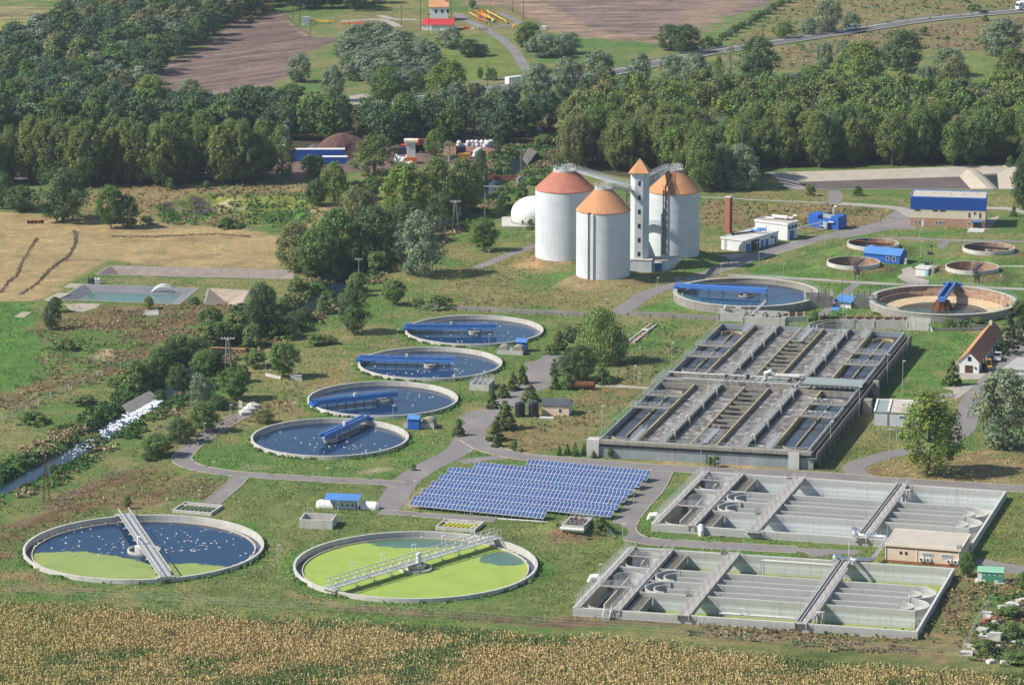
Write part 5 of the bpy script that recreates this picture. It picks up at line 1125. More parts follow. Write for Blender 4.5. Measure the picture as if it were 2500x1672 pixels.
# ================================================================== EMPTY CONCRETE BASINS
def empty_basin(A,label,depth,weed,tag_,pos):
 RZ,F_=1.7,1.7-depth;L,M=A.L,A.M
 t=thing('aeration_basin',label,'concrete basin',A.V3(0,0,0),0,'two empty white concrete basins');o=A.V3(0,0,0)
 T=lambda u,v,z=0:(Vector(A(u,v,z))-o)
 def mb():return MB(T)
 BAS=CONC_B
 m=mb();e=.45
 m.box(0,L,-.0,e,-4,RZ);m.box(0,L,M-e,M,-4,RZ);m.box(0,e,e,M-e,-4,RZ);m.box(L-e,L,e,M-e,-4,RZ);m.build('outer_wall',BAS,t)
 m=mb();m.box(e,L-e,e,M-e,F_-.3,F_);m.build('floor',BAS,t)
 if weed:
  m=mb();m.sheet([(9.6,e),(L-e,e),(L-e,14.2),(9.6,14.2)],F_+.03);m.sheet([(9.6,31.6),(L-e,31.6),(L-e,M-e),(9.6,M-e)],F_+.03);m.build('duckweed',pm('duckweed_film',(.27,.33,.06),(.20,.26,.05),.4,rough=.6),t)
 m=mb();m.sheet([(1.6,6),(8.2,6),(8.2,22),(1.6,22)],F_+.05);m.build('puddle',pm('dark_puddle',(.04,.05,.03),(.03,.04,.02),.4,rough=.2),t)
 # transverse walls and the five lanes
 m=mb();m.box(9.4,9.8,14.5,31.2,F_,RZ-.1);m.box(8.2,8.6,e,M-e,F_,RZ-.35);m.box(1.5,8.2,30.4,30.8,F_,RZ-.05);m.build('cross_wall',BAS,t)
 rz=RZ-.15
 for v0,u0,u1 in((31.2,9.8,L-2.8),(22.8,9.8,L-5.2),(14.2,9.8,L-2.8)):
  m=mb();n=5
  for k in range(n):a,b=u0+(u1-u0)*k/n,u0+(u1-u0)*(k+1)/n;m.box(a,b-.03,v0-.18,v0+.18,F_,rz-(.5 if(k==2 and v0>30)else 0)*0)
  m.build('lane_wall',BAS,t)
 for v0 in(27.0,18.4):
  m=mb();m.box(14.4,L-6.4,v0-.15,v0+.15,F_,rz-.25);m.build('baffle_wall',BAS,t)
  for(uc,r,a0,a1,lo)in((14.4,2.6,R(90),R(270),.2),(L-6.4,2.6,R(-90),R(90),.45),(14.2,4.1,R(90),R(270),.0),(L-5.0,4.1,R(-90),R(90),.1)):
   m=mb();m.ring((uc,v0),r-.13,r+.13,F_,rz-lo,18,a0,a1);m.build('guide_wall',BAS,t)
   # left ditch and its upper twin
 for v0,v1,vc0,vc1 in((e,30.4,5.0,25.0),(30.8,M-e,35.2,40.6)):
  m=mb();m.box(4.85,5.1,vc0,vc1,F_,rz-.35);m.build('baffle_wall',BAS,t);m=mb();m.box(.46,.5,v0+.1,v1-.1,F_,RZ-.2);m.box(8.12,8.18,v0+.1,v1-.1,F_,RZ-.5);m.build('brown_lining',pm('brownish_lining',(.50,.44,.31),(.42,.38,.28),.4,streak=.4),t)
  for vv,a0,a1 in((vc0,R(180),R(360)),(vc1,R(0),R(180))):
   m=mb();m.ring((4.95,vv),3.05,3.25,F_,rz-.2,22,a0,a1);m.build('guide_wall',BAS,t)
   # walkways with rails
 def walk(u0,u1,v0,v1,nm,z=RZ,along='v',rr=True,girder=True):
  b=mb();b.box(u0,u1,v0,v1,z+.02,z+.16)
  if girder and along=='v':b.box(u0+.05,u0+.25,v0,v1,z-.9,z+.02);b.box(u1-.25,u1-.05,v0,v1,z-.9,z+.02)
  w=b.build(nm,DECK,t)
  if rr:
   r=mb()
   if along=='v':r.rail([(u0+.05,v0,z+.16),(u0+.05,v1,z+.16)],1.05,1.5,.04,1);r.rail([(u1-.05,v0,z+.16),(u1-.05,v1,z+.16)],1.05,1.5,.04,1)
   else:r.rail([(u0,v0+.05,z+.16),(u1,v0+.05,z+.16)],1.05,1.5,.04,1);r.rail([(u0,v1-.05,z+.16),(u1,v1-.05,z+.16)],1.05,1.5,.04,1)
   r.build('railing',GALV,w)
  return w
 walk(.45,1.6,0,M,'edge_walkway',girder=False)
 walk(7.9,9.5,-.2,M+.2,'walkway');walk(20.8,23.3,-.6,M+.5,'walkway');walk(43.7,46.2,-.6,M+.5,'walkway')
 walk(1.5,8.0,15.2,16.2,'cross_walkway',along='u');walk(1.5,8.0,38.0,38.8,'cross_walkway',along='u')
 # weir troughs right of the first walkway
 for v0,v1 in((.6,13.8),(32.0,M-.6)):
  m=mb();m.box(10.0,10.25,v0,v1,-1.0,1.0);m.box(12.2,12.45,v0,v1,-1.0,.9);m.box(10.25,12.2,v0,v1,-1.0,-.8)
  k=int((v1-v0)/1.1)
  for i in range(k):m.box(10.25,12.2,v0+.3+i*1.1,v0+.45+i*1.1,.3,.85)
  m.box(11.2,11.6,(v0+v1)/2,(v0+v1)/2+.5,F_,-1.0);m.build('weir_trough',CONC_OLD,t)
 m=mb();[m.rod((u,v,F_),(u,v,RZ),.12,6)for u,v in((6.3,15.6),(6.3,38.4),(22,7),(22,38),(45,7),(45,38))];m.build('support_post',CONC,t)
 # pipes on the third walkway
 m=mb();m.rod((44.1,.5,RZ+.4),(44.1,M-.5,RZ+.4),.16,6);m.rod((44.7,.5,RZ+.35),(44.7,M-.5,RZ+.35),.12,6);m.rod((46.6,3,RZ+.1),(46.6,M-6,RZ+.1),.28,8)
 for k in range(9):m.rod((46.6,6+k*4,RZ+.1),(46.6,6+k*4,F_+.8),.08,5)
 m.build('air_pipe',PIPE,t)
 if weed:
  for v in(3.2,M-3.4):
   m=mb();a=28.4
   for dv in(0,.5):m.tube([(a+dv,v+dv,F_),(a+dv,v+dv,RZ-.1),(43.4,v+dv,RZ-.1)],.14,6)
   m.build('feed_pipe',PIPE,t)
  for u in(47.2,48.0):
   m=mb();m.tube([(46.6,6.5,RZ+.3),(u,6.6,RZ+.6),(u,6.6,F_)],.2,6);m.build('drop_pipe',PIPE,t)
 else:
  m=mb()
  for u in(46.9,47.5,48.1):m.tube([(46.4,M-8,RZ+.5),(u,M-8,RZ+1.0),(u,M-8,-.5)],.16,6)
  m.build('drop_pipe',PIPE,t)
 m=mb();r=random.Random(4)
 for v0,v1 in((.8,13.4),(32,44)):
  for u in(20.2,20.2):m.rod((u,v0+12,RZ),(u,v0+12,RZ+1.6),.09,5);m.box(19.7,20.7,v0+11.3,v0+12.7,RZ+.1,RZ+.2);m.rail([(19.6,v0+11.2,RZ+.2),(19.6,v0+12.8,RZ+.2)],1,.8,.04,1)
 m.build('mixer_hoist',GALV,t)
 # steps
 m=mb();
 if weed:[m.box(6.4,7.8,-1.9+k*.3,-1.62+k*.3,.1+k*.28,.16+k*.28)for k in range(6)];m.rail([(6.4,-1.9,.1),(6.4,0,1.7)],1,.8,.04,1);m.rail([(7.8,-1.9,.1),(7.8,0,1.7)],1,.8,.04,1)
 else:[m.box(23.6+k*.35,23.95+k*.35,-1.3,-.2,1.5-k*.25,1.56-k*.25)for k in range(6)];m.rail([(23.6,-1.3,1.6),(25.8,-1.3,.2)],1,.8,.04,1);m.rail([(20.6,-1.4,1.7),(23.6,-1.4,1.7)],1,.8,.04,1);m.box(20.6,23.6,-1.5,-.6,1.55,1.7)
 m.build('steps',GALV,t)
 m=mb();k=0
 for v in np.arange(3,M,1.1):m.rod((-.1,v,RZ),(-.1,v,RZ+1.25),.035,3);m.rod((-.1,v,RZ+1.25),(-.45,v,RZ+1.45),.05,3)
 m.build('bird_spikes',PALE,t)
 m=mb();m.tube([(-.2,24 if weed else 9,.3),(-1.2,24 if weed else 9,1.2),(-2.4,24 if weed else 9,1.0),(-3.0,24 if weed else 9,-.3)],.55,8);m.build('inlet_pipe',WHITE,t)
 return t
def conc_b():
 m,nt,ns,ls,b=newmat('washed_concrete');g=ns.new('ShaderNodeNewGeometry').outputs['Position']
 sx=ns.new('ShaderNodeSeparateXYZ');ls.new(g,sx.inputs[0])
 nz=noise(ns,ls,g,.12,4);z=mth(ns,ls,'ADD',sx.outputs[2],mth(ns,ls,'MULTIPLY',nz,.5))
 f=ramp(ns,ls,mth(ns,ls,'MULTIPLY_ADD',z,.2,.48),[(.0,(0.41,0.45,0.41)),(.16,(0.49,0.52,0.49)),(.26,(0.59,0.61,0.60)),(.36,(0.49,0.53,0.52)),(.44,(0.67,0.68,0.67)),(.53,(0.51,0.52,0.51)),(.62,(0.41,0.41,0.38)),(.80,(0.46,0.45,0.41)),(.88,(0.57,0.57,0.54))])
 mp=ns.new('ShaderNodeMapping');mp.inputs['Scale'].default_value=(1.3,1.3,.1);ls.new(g,mp.inputs['Vector'])
 s=ramp(ns,ls,noise(ns,ls,mp.outputs[0],1.0,5,.7),[(.52,(0,0,0)),(.75,(.55,)*3)])
 c=mixc(ns,ls,s,f,(.30,.27,.22));c=mixc(ns,ls,.35,c,ramp(ns,ls,noise(ns,ls,g,1.5,5,.7),[(.3,(.75,)*3),(.7,(1.05,)*3)]),'MULTIPLY')
 ls.new(c,b.inputs['Base Color']);b.inputs['Roughness'].default_value=.85;return m
CONC_B=conc_b();DECK=pm('worn_deck',(.50,.46,.42),(.38,.35,.31),.6,rough=.9,stripe=('X',.25,.5),fa=.5)
empty_basin(B1,'nearest empty concrete basin, a strip of duckweed along its floor',3.8,True,'',0)
empty_basin(B2,'farther of the two empty white concrete basins, dry, beside the road',4.3,False,'',0)
def bigpipe():
 r=thing('air_main','shiny metal air main bending between the peach building and the two basins','pipe',(0,0,0));m=MB()
 Pq=[q('i',1190,545,1.9),q('i',1190,505,2.6),q('i',1215,510,2.6),q('i',1225,540,2.0),q('i',1300,548,1.9),q('i',1400,553,1.9),q('i',1415,570,1.9),q('i',1310,705,1.7),q('i',1290,712,1.9),q('i',1160,703,2.0),q('i',1095,700,2.4),q('i',1085,680,3.0),q('i',1055,682,3.0),q('i',1052,715,2.2)]
 o=Pq[6].copy();o.z=0;r.location=o;m.tube([p-o for p in Pq],.42,12);m.build('pipe',SHINY,r,True)
 m=MB();[m.rod((p-o),Vector(((p-o).x,(p-o).y,0)),.1,5)for p in(Pq[4],Pq[5],Pq[8],Pq[9],Pq[6].lerp(Pq[7],.3),Pq[6].lerp(Pq[7],.65))];m.build('pipe_support',GALV,r)
 m=MB();m.tube([q('i',1160,703,2.0)-o,q('i',1200,712,2.2)-o,q('i',1170,735,2.2)-o],.3,8);m.rod(q('i',1150,700,2)-o,q('i',1150,665,2.0)-o+Vector((0,0,2.5)),.06,4);m.build('branch_pipe',PIPE,r)
bigpipe()
solo(MB().tube([(0,0,1.6),(.1,-.8,1.9),(.1,-1.4,1.0),(.1,-1.5,0)],.55,10),'outlet_pipe',WHITE,'fat white elbow pipe at the front left of the farther empty basin','pipe',B2.V3(10.5,.4,0),0)
# ================================================================== AERATED BASIN
def aerated():
 A=AE;L,M=48.6,A.M;RZ=4.0;WZ=3.0;o=A.V3(0,0,0)
 t=thing('activated_sludge_basin','huge raised basin of frothy brown sludge lanes with walkways and pipes','basin',o)
 T=lambda u,v,z=0:(Vector(A(u,v,z))-o)
 def mb():return MB(T)
 def add(nm,m_,*boxes):
  m=mb();[m.box(*b)for b in boxes];return m.build(nm,m_,t)
 add('outer_wall',CONC_BLUE,(-.2,50,-1.2,-.85,-.1,2.6),(0,.4,0,M,-.1,RZ),(0,L,M-.4,M,-.1,RZ),(L-.4,L,0,M-.4,-.1,RZ-.02))
 add('front_deck',CONC_OLD,(.4,49.6,-1.6,.0,RZ-.55,RZ-.1),(.4,49.6,-1.75,-1.6,RZ-.7,RZ+.05),(.4,L-.4,0,.35,-.1,RZ))
 add('corner_block',CONC,(-2.4,.4,-1.7,1.2,-.1,4.1));add('corner_block',CONC,(42.8+1.6,46.9,-2.1,-1.6,-.1,3.9))
 m=mb();[m.box(a,a+.35,-1.7,-1.25,0,3.4)for a in()];
 # side channel on the right, carried on posts
 add('side_channel',pm('dark_channel',(.20,.19,.17),(.13,.12,.11),.3,streak=.7),(L,50.9,-1.7,M-2,2.5,2.8),(50.7,50.95,-1.7,M-2,2.8,3.9),(49.4,49.6,-1.5,M-2,2.8,3.7),(L+.02,L+.3,0,M-2,2.8,3.8))
 m=mb()
 for k in range(22):v=3+k*6;m.box(50.1,50.8,v,v+.6,-.1,2.5)
 m.box(49.0,49.3,0,M,-.1,2.5);m.build('channel_support',CONC_OLD,t)
 add('pier',CONC_OLD,(51.2,53.2,55,57.4,-.1,3.4),(50.6,52.0,72,73.4,-.1,4.2));m=mb();[m.box(50.9+k*.0,53.4,66-k*.5,66.5-k*.5,3.2-k*.22,3.3-k*.22)for k in range(14)];m.rail([(53.4,66,3.3),(53.4,59,.2)],1,1,.04,1);m.build('stairs',DARKM,t)
 halves=((0.35,60.0),(72.0,M-.4))
 for h,(v0,v1)in enumerate(halves):
  near=h==0
  for u0,u1,mm in((9.0,14.2,FROTH),(15.7,21.1,FROTH),(27.3,32.9,FROTH),(34.4,39.9,FROTH)):
   m=mb();m.sheet([(u0,v0),(u1,v0),(u1,v1),(u0,v1)],WZ);m.build('aerated_sludge',mm,t)
  for u0,u1 in((.4,8.6),(40.3,L-.4)):
   m=mb();m.sheet([(u0,v0),(u1,v0),(u1,v1),(u0,v1)],WZ-.35);m.build('settled_water',WATER_BR,t)
   uc=(u0+u1)/2;e0,e1=(v0+7,v1-7);m=mb();m.box(uc-.13,uc+.13,e0+.5,e1-.5,WZ-.8,WZ+.15);m.build('baffle_wall',CONC_YEL,t)
   for vv,a0,a1 in((e0-.5,R(190),R(350)),(e1-.8,R(10),R(170))):
    m=mb();
    m.ring((uc,vv),(u1-u0)/2-1.3,(u1-u0)/2-1.05,WZ-.8,WZ+.3,22,a0,a1);m.build('guide_wall',CONC_YEL,t)
   for f in((.52,.735)if near else(.285,.505)):
    v=v0+(v1-v0)*f;b=add('cross_walkway',CONC_OLD,(u0-.9,u1+.6,v,v+1.5,RZ+.1,RZ+.32));r=mb()
    for vv in(v+.1,v+1.4):r.rail([(u0-.8,vv,RZ+.32),(u1+.5,vv,RZ+.32)],1.15,1.2,.045,2)
    r.build('railing',GALV,b);r=mb();[r.rod((u,v+.7,WZ-.3),(u,v+.7,RZ),.12,5)for u in(uc-1.6,uc+1.8)];r.build('post',CONC,b)
  m=mb()
  for u in(8.6,39.9):m.box(u,u+.4,v0,v1,-.1,RZ)
  for u in(21.1,27.0):m.box(u,u+.35,v0,v1,-.1,RZ)
  m.build('lane_wall',CONC_YEL,t)
  # trough with cross beams
  m=mb();m.sheet([(21.4,v0),(27,v0),(27,v1),(21.4,v1)],1.5);m.build('trough_water',WATER_BR,t)
  n=13
  for k in range(n):v=v0+1.5+(v1-v0-3)*k/(n-1);m=mb();m.box(21.45,27,v,v+.3,3.35,RZ-.15);k%3==0 and m.box(21.45,27,v+.1,v+.25,1.6,3.35);m.build('cross_beam',CONC_OLD,t)
  d0,d1=(v0+1,v0+15)if near else(v1-17,v1-1)
  add('trough_deck',GALV,(23.6,24.9,d0,d1,RZ+.05,RZ+.12));m=mb()
  for u in(23.6,24.9):m.rail([(u,d0,RZ+.1),(u,d1,RZ+.1)],1.1,1.3,.04,2)
  for k in range(8):v=d0+(d1-d0)*k/8;m.rod((21.4,v,RZ+.3),(27,v,RZ+.3),.06,4);m.rod((22.3,v,RZ-.2),(22.3,v,RZ+.9),.1,5);m.rod((26.1,v,RZ-.2),(26.1,v,RZ+.9),.1,5)
  m.build('railing',GALV,t)
  # walkways with air pipes between the aerated lanes
  for u in(14.2,32.9):
   w=add('walkway',CONC_OLD,(u,u+1.5,v0,v1,RZ-.25,RZ),(u+.55,u+.95,v0,v1,-.1,RZ-.25));r=mb()
   for uu in(u+.05,u+.85):r.rail([(uu,v0,RZ),(uu,v1,RZ)],1.1,1.5,.045,2)
   r.build('railing',GALV,w);r=mb();r.rod((u+1.25,v0,RZ+.22),(u+1.25,v1,RZ+.22),.2,7);r.rod((u+.5,v0,RZ+.12),(u+.5,v1,RZ+.12),.07,4)
   for k in range(4):
    v=v0+(v1-v0)*(k+.45)/4
    for dv in(0,.7):r.tube([(u+1.25,v+dv,RZ+.3),(u+1.3,v+dv,RZ+1.2),(u+1.9,v+dv,RZ+1.3),(u+2.0,v+dv,WZ-.1)],.11,5)
    for dv in(0,.7):r.tube([(u+.2,v+dv+1,RZ+.3),(u-.1,v+dv+1,RZ+1.2),(u-.5,v+dv+1,RZ+1.2),(u-.5,v+dv+1,WZ-.1)],.11,5)
   k=int((v1-v0)/1.6);[r.box(u+1.0,u+1.5,v0+i*1.6,v0+i*1.6+.14,RZ+.02,RZ+.5)for i in range(k)]
   r.build('air_pipe',PIPE,w)
  for u in(8.1,39.4):
   d0,d1=(v0,v0+11)if near else(v1-9,v1)
   w=add('edge_walkway',GALV,(u-.7,u+.55,d0,d1,RZ+.02,RZ+.12));r=mb()
   for uu in(u-.65,u+.5):r.rail([(uu,d0,RZ+.12),(uu,d1,RZ+.12)],1.1,1.3,.045,2)
   r.build('railing',GALV,w)
   # middle band
 add('middle_channel',CONC_OLD,(.4,L-.4,60.0,60.4,-.1,RZ),(.4,L-.4,71.6,72.0,-.1,RZ),(.4,L-.4,60.4,71.6,2.0,2.3),(1,33,65.2,65.5,2.3,RZ),(.4,9,63,64.6,RZ-.1,RZ+.1))
 add('cover_sheet',GREYGRN,(34.6,L+.6,64.0,71.2,RZ+.5,RZ+.66));add('cover_sheet',GREYGRN,(22.5,30.5,66.0,70.6,RZ+.2,RZ+.34))
 r=mb();r.rail([(32,62.6,RZ),(L+.5,62.6,RZ)],1.2,1.2,.06,2);r.rail([(.5,61,RZ),(32,61,RZ)],1.15,1.4,.045,2);r.rail([(3,71.4,RZ),(33,71.4,RZ)],1.15,1.4,.045,2);r.rail([(-1,56,RZ),(-1,70,RZ)],1.1,1.2,.05,2);r.rail([(.4,55,RZ),(.4,70,RZ)],1.1,1.2,.05,2);r.build('railing',GALV,t)
 r=mb();r.rod((0,69.8,RZ+.35),(26,69.8,RZ+.35),.24,8);r.rod((5,63.2,RZ+.5),(34,63.2,RZ+.5),.22,8);r.tube([(25,67,RZ+.4),(25,67,RZ+2.0),(26.2,67,RZ+2.6),(27.4,67,RZ+1.6),(33.5,67,RZ+1.6)],.5,10)
 r.tube([(25,67,RZ+.4),(24.6,63,RZ+.4)],.35,8);r.rod((30,70.2,RZ+1.2),(34,70.2,RZ+1.2),.3,8);r.tube([(14.8,61,RZ+.4),(14.8,71,RZ+.4)],.2,6);r.tube([(33.5,61,RZ+.4),(33.5,71,RZ+.6)],.28,6)
 for k in range(14):r.rod((6+k*2,63.2+(k%3)*2.4,RZ),(6+k*2,63.2+(k%3)*2.4,RZ+1.5),.09,5)
 for k in range(6):r.rod((16+k*1.4,62.5,RZ+.9),(16+k*1.4,69,RZ+.9),.1,5)
 r.build('pipework',PIPE,t);r=mb();[r.cbox((u,v,RZ+.2),.8,.8,1.1)for u,v in((15.5,66),(18,64.2),(20.5,67.5),(31.5,65),(33,68))];r.build('valve_box',DARKM,t)
 r=mb();r.rail([(-.3,0,RZ),(-.3,M,RZ)],1.1,3,.035,1);r.rail([(.5,-1.6,RZ),(49.5,-1.6,RZ)],1.05,1.8,.045,1);r.rail([(9,M-.2,RZ),(49,M-.2,RZ)],1.05,1.8,.045,1);r.build('perimeter_rail',GALV,t)
aerated()
rnd=random.Random(12)
for k in range(22):
 v=rnd.choice([31.5,44.5])+rnd.uniform(0,1.2)*0;u=rnd.uniform(39.5,48);p=AE.V3(u,v+.1,5.48);gull(p.x,p.y,p.z,rnd.uniform(0,6.28),'small gull perched on a walkway railing of the frothy basin','gulls on the basin railings',.8)
 # ================================================================== RETAINING CHANNEL BEHIND THE BASIN
def chan():
 def seg(t,x0,y0,x1,y1,nm,lab,h,wdt,z0=-.1,m_=CONC_OLD):
  a,b=q(t,x0,y0),q(t,x1,y1);L=(b-a).length;r=thing(nm,lab,'wall',a,yaw(a,b))
  MB().box(0,L,0,.3,z0,h).build('front_wall',m_,r);MB().box(0,L,wdt-.3,wdt,z0,h+.1).build('back_wall',m_,r);MB().box(0,L,.3,wdt-.3,z0,h*.5).build('channel_floor',CONC_OLD,r)
  m=MB();k=max(1,int(L/6));[m.box(L*i/k,L*i/k+.25,-.15,-.002,z0,h-.1)for i in range(k+1)];m.build('buttress',m_,r)
  return r,L
 seg('e',530,548,1660,606,'open_channel','long low grey concrete channel behind the farthest settling tank',.9,1.6)
 seg('z1',430,120,1300,168,'open_channel','low grey concrete channel with a thin pipe, left of the water filled clarifier',1.0,1.8)
 r,L=seg('f',255,636,430,642,'inlet_chamber','tall stepped concrete inlet chamber in front of the water filled clarifier',2.4,5,m_=CONC)
 m=MB();m.box(1.5,2.0,.3,4.7,2.4,3.6);m.box(4.6,6.2,2.5,3.4,2.4,3.4);m.build('upstand',CONC,r)
 r,L=seg('f',425,657,710,668,'grit_chamber','pale concrete pit with steel ladders at the far left end of the frothy basin',2.1,8.5,m_=CONC)
 m=MB();m.rail([(.5,3,2.1),(5,3,2.1)],1.2,1,.06,2);m.beam((2.5,2,2.4),(5.5,6,5.0),.7,.2);m.rail([(2.6,2,2.4),(5.6,6,5)],1,1,.06,1);m.rod((1.5,4,2),(1.5,4,5),.1,5);m.build('stairs',GALV,r)
 m=MB();[m.box(x,x+.35,.3,8.2,1.6,2.0)for x in(1.2,5.0,8.6)];m.build('divider',CONC_OLD,r)
 def teeth(t,x0,y0,x1,y1,nm,lab,n,h):
  r,L=seg(t,x0,y0,x1,y1,nm,lab,h,3.2,m_=CONC)
  m=MB()
  for k in range(n):
   x=L*(k+.6)/n;m.add([(x-.5,.2,h),(x-.1,.2,h),(x+.6,3.3,h+.1),(x+.2,3.3,h+.1),(x-.1,.6,h+.45),(x+.2,.6,h+.45),(x+.7,3.1,h+.75),(x+.4,3.1,h+.75)],[(0,3,2,1),(4,5,6,7),(0,1,5,4),(1,2,6,5),(2,3,7,6),(3,0,4,7)])
  m.build('cross_tooth',CONC_OLD,r);m=MB();m.rod((0,1.6,h+.35),(L,1.6,h+.35),.3,7);m.build('channel_pipe',RUST,r)
  return r,L
 teeth('f',715,645,870,640,'toothed_channel','short concrete channel with rusty pipe and cross teeth, left of the gap',3,1.5)
 r,L=teeth('f',1090,685,1545,692,'toothed_channel','long concrete channel wall with buttresses and cross teeth below the empty clarifier',7,2.4)
 r,L=seg('f',1545,695,1690,705,'outlet_chamber','concrete chamber with a rim at the right end of the long channel wall',2.7,3.5,m_=CONC)
 m=MB();m.add([(L,0,0),(L+1.6,0,0),(L,0,2.7),(L,.4,0),(L+1.6,.4,0),(L,.4,2.7)],[(0,1,2),(3,5,4),(1,4,5,2)]);m.build('wing_wall',CONC,r)
 m=MB();c=q('f',1080,690);m.ring((0,0),6.2,6.6,0,2.0,16,R(80),R(190));m.ring((0,0),8.2,8.6,0,2.1,16,R(80),R(190));m.ring((0,0),6.6,8.2,0,1.0,16,R(80),R(190));
 solo(m,'curved_channel',CONC_OLD,'curved concrete channel linking the long wall to the frothy basin','wall',(c.x,c.y-6,0))
 m=MB();p=q('f',960,650);[m.rail([(0,k*.8,0),(5,k*.8,0)],1.6,1.2,.06,2)for k in range(3)];m.rod((0,1,1.2),(5.5,1.4,1.2),.3,8);m.rod((1,1,0),(1,1,2.4),.2,6);m.drum((3,1),.6,0,1.6,10);solo(m,'valve_rack',DARKM,'dark tangle of valves and rails beside the curved channel','valve',p)
 a,b=q('z1',470,385),q('z1',690,210);L=(b-a).length;r=thing('sunken_channel','sunken rust coloured channel slanting through the grass right of the weeping willow','channel',a,yaw(a,b))
 MB().box(0,L,-1.0,-.7,-.1,.45).build('side_wall',CONC,r);MB().box(0,L,.7,1.0,-.1,.45).build('side_wall',CONC,r);MB().box(0,L,-.7,.7,-.1,.12).build('channel_floor',RUSTC,r);MB().box(L*.6,L*.68,-1.0,1.0,.45,.6).build('cover_slab',CONC,r)
 a,b=q('f',1690,706),q('f',2120,700);L=(b-a).length;m=MB();m.box(0,L,0,.5,0,.7);m.box(L*.72,L,1.5,1.8,.4,1.2);solo(m,'low_wall',CONC_OLD,'low grey concrete wall running right toward the long tiled building','wall',a,yaw(a,b))
 a,b=q('f',2250,700),q('f',2400,610)
chan()
# ================================================================== SOLAR FIELD
def solar():
 rows=[((205,365),(1303,473),35),((283,305),(1852,460),50),((355,247),(1902,400),49),((425,190),(1962,342),49),((497,130),(2018,282),48),((710,90),(2085,222),43),((1140,68),(2143,162),32)]
 names=['nearest and shortest','second nearest','third nearest','fourth','fifth','sixth','farthest and shortest']
 ZT,ZB,TI=2.25,.85,R(25);SL_=(ZT-ZB)/math.sin(TI);D=SL_*math.cos(TI)
 cell=pm('solar_cell',(.045,.085,.20),(.06,.105,.24),.35,rough=.18,spec=.6,fa=0);cell2=pm('solar_cell_dull',(.055,.07,.16),(.06,.08,.19),.5,rough=.22,spec=.6,fa=0);alu=pm('panel_frame',(.72,.74,.76),(.7,.72,.74),1.0,rough=.4,metal=.2,fa=0)
 pmesh=None;fr=None;rnd=random.Random(2)
 for i,((x0,y0),(x1,y1),n)in enumerate(rows):
  a,b=q('y4',x0,y0,ZT),q('y4',x1,y1,ZT);an=yaw(a,b);L=(b-a).xy.length;w=L/n;nx=Vector((math.sin(an),-math.cos(an),0))
  o=a+nx*D;o.z=0
  t=thing('solar_row',f'{names[i]} row of blue solar panels, {"left part of the field front" if i == 0 else "counted from the lawn side" if i < 6 else "beside the road"}','solar panels',o,an,'rows of solar panels')
  m=MB();m.beam((0,-.02,ZB-.12),(L,-.02,ZB-.12),.06,.08);m.beam((0,D-.1,ZT-.16),(L,D-.1,ZT-.16),.06,.08);m.beam((0,D/2,(ZT+ZB)/2-.16),(L,D/2,(ZT+ZB)/2-.16),.06,.08)
  for k in range(int(L/1.8)+1):x=min(L-.05,.2+k*1.8);m.box(x,x+.1,.3,.4,0,ZB+.0);m.box(x,x+.1,D-.5,D-.4,0,ZT-.3)
  m.build('mounting_frame',GALV,t)
  if pmesh is None:
   g=.035;H=SL_/2
   def mk(nm,x0_,x1_,s0,s1,dz,mt):
    c,s=math.cos(TI),math.sin(TI);mm=MB()
    vs=[(x,S*c-d*s*1,S*s+d*c)for d in(dz[0],dz[1])for x,S in((x0_,s0),(x1_,s0),(x1_,s1),(x0_,s1))]
    mm.add(vs,[(0,3,2,1),(4,5,6,7),(0,1,5,4),(1,2,6,5),(2,3,7,6),(3,0,4,7)]);return mm.build(nm,mt)
   f0=mk('panel',.006,.84-.006,.006,H-.006,(-.03,.0),alu);c0=mk('cells',.05,.84-.05,.05,H-.05,(.001,.006),cell);c1=mk('cells',.05,.84-.05,.05,H-.05,(.001,.006),cell2)
   for o_ in(f0,c0,c1):COL.objects.unlink(o_)
   pmesh=True
  kmax=min(n,49);tot=0
  for r_ in range(2):
   for k in range(n):
    p=f0.copy();COL.objects.link(p);p.parent=t;H=SL_/2
    p.location=(k*w,r_*H*math.cos(TI),ZB+r_*H*math.sin(TI));p.scale=(w/.84,1,1);p.name='panel'
    c=(c1 if rnd.random()<.12 else c0).copy();COL.objects.link(c);c.parent=p;c.name='cells'
 for o_ in(f0,c0,c1):bpy.data.objects.remove(o_)
solar()
m=MB();a,b=q('h',1075,430),q('h',1505,458);m.beam(a,b,.35,.15);solo(m,'kerb_strip',WHITE,'thin pale kerb strip in the grass in front of the solar panels','kerb',(0,0,0))
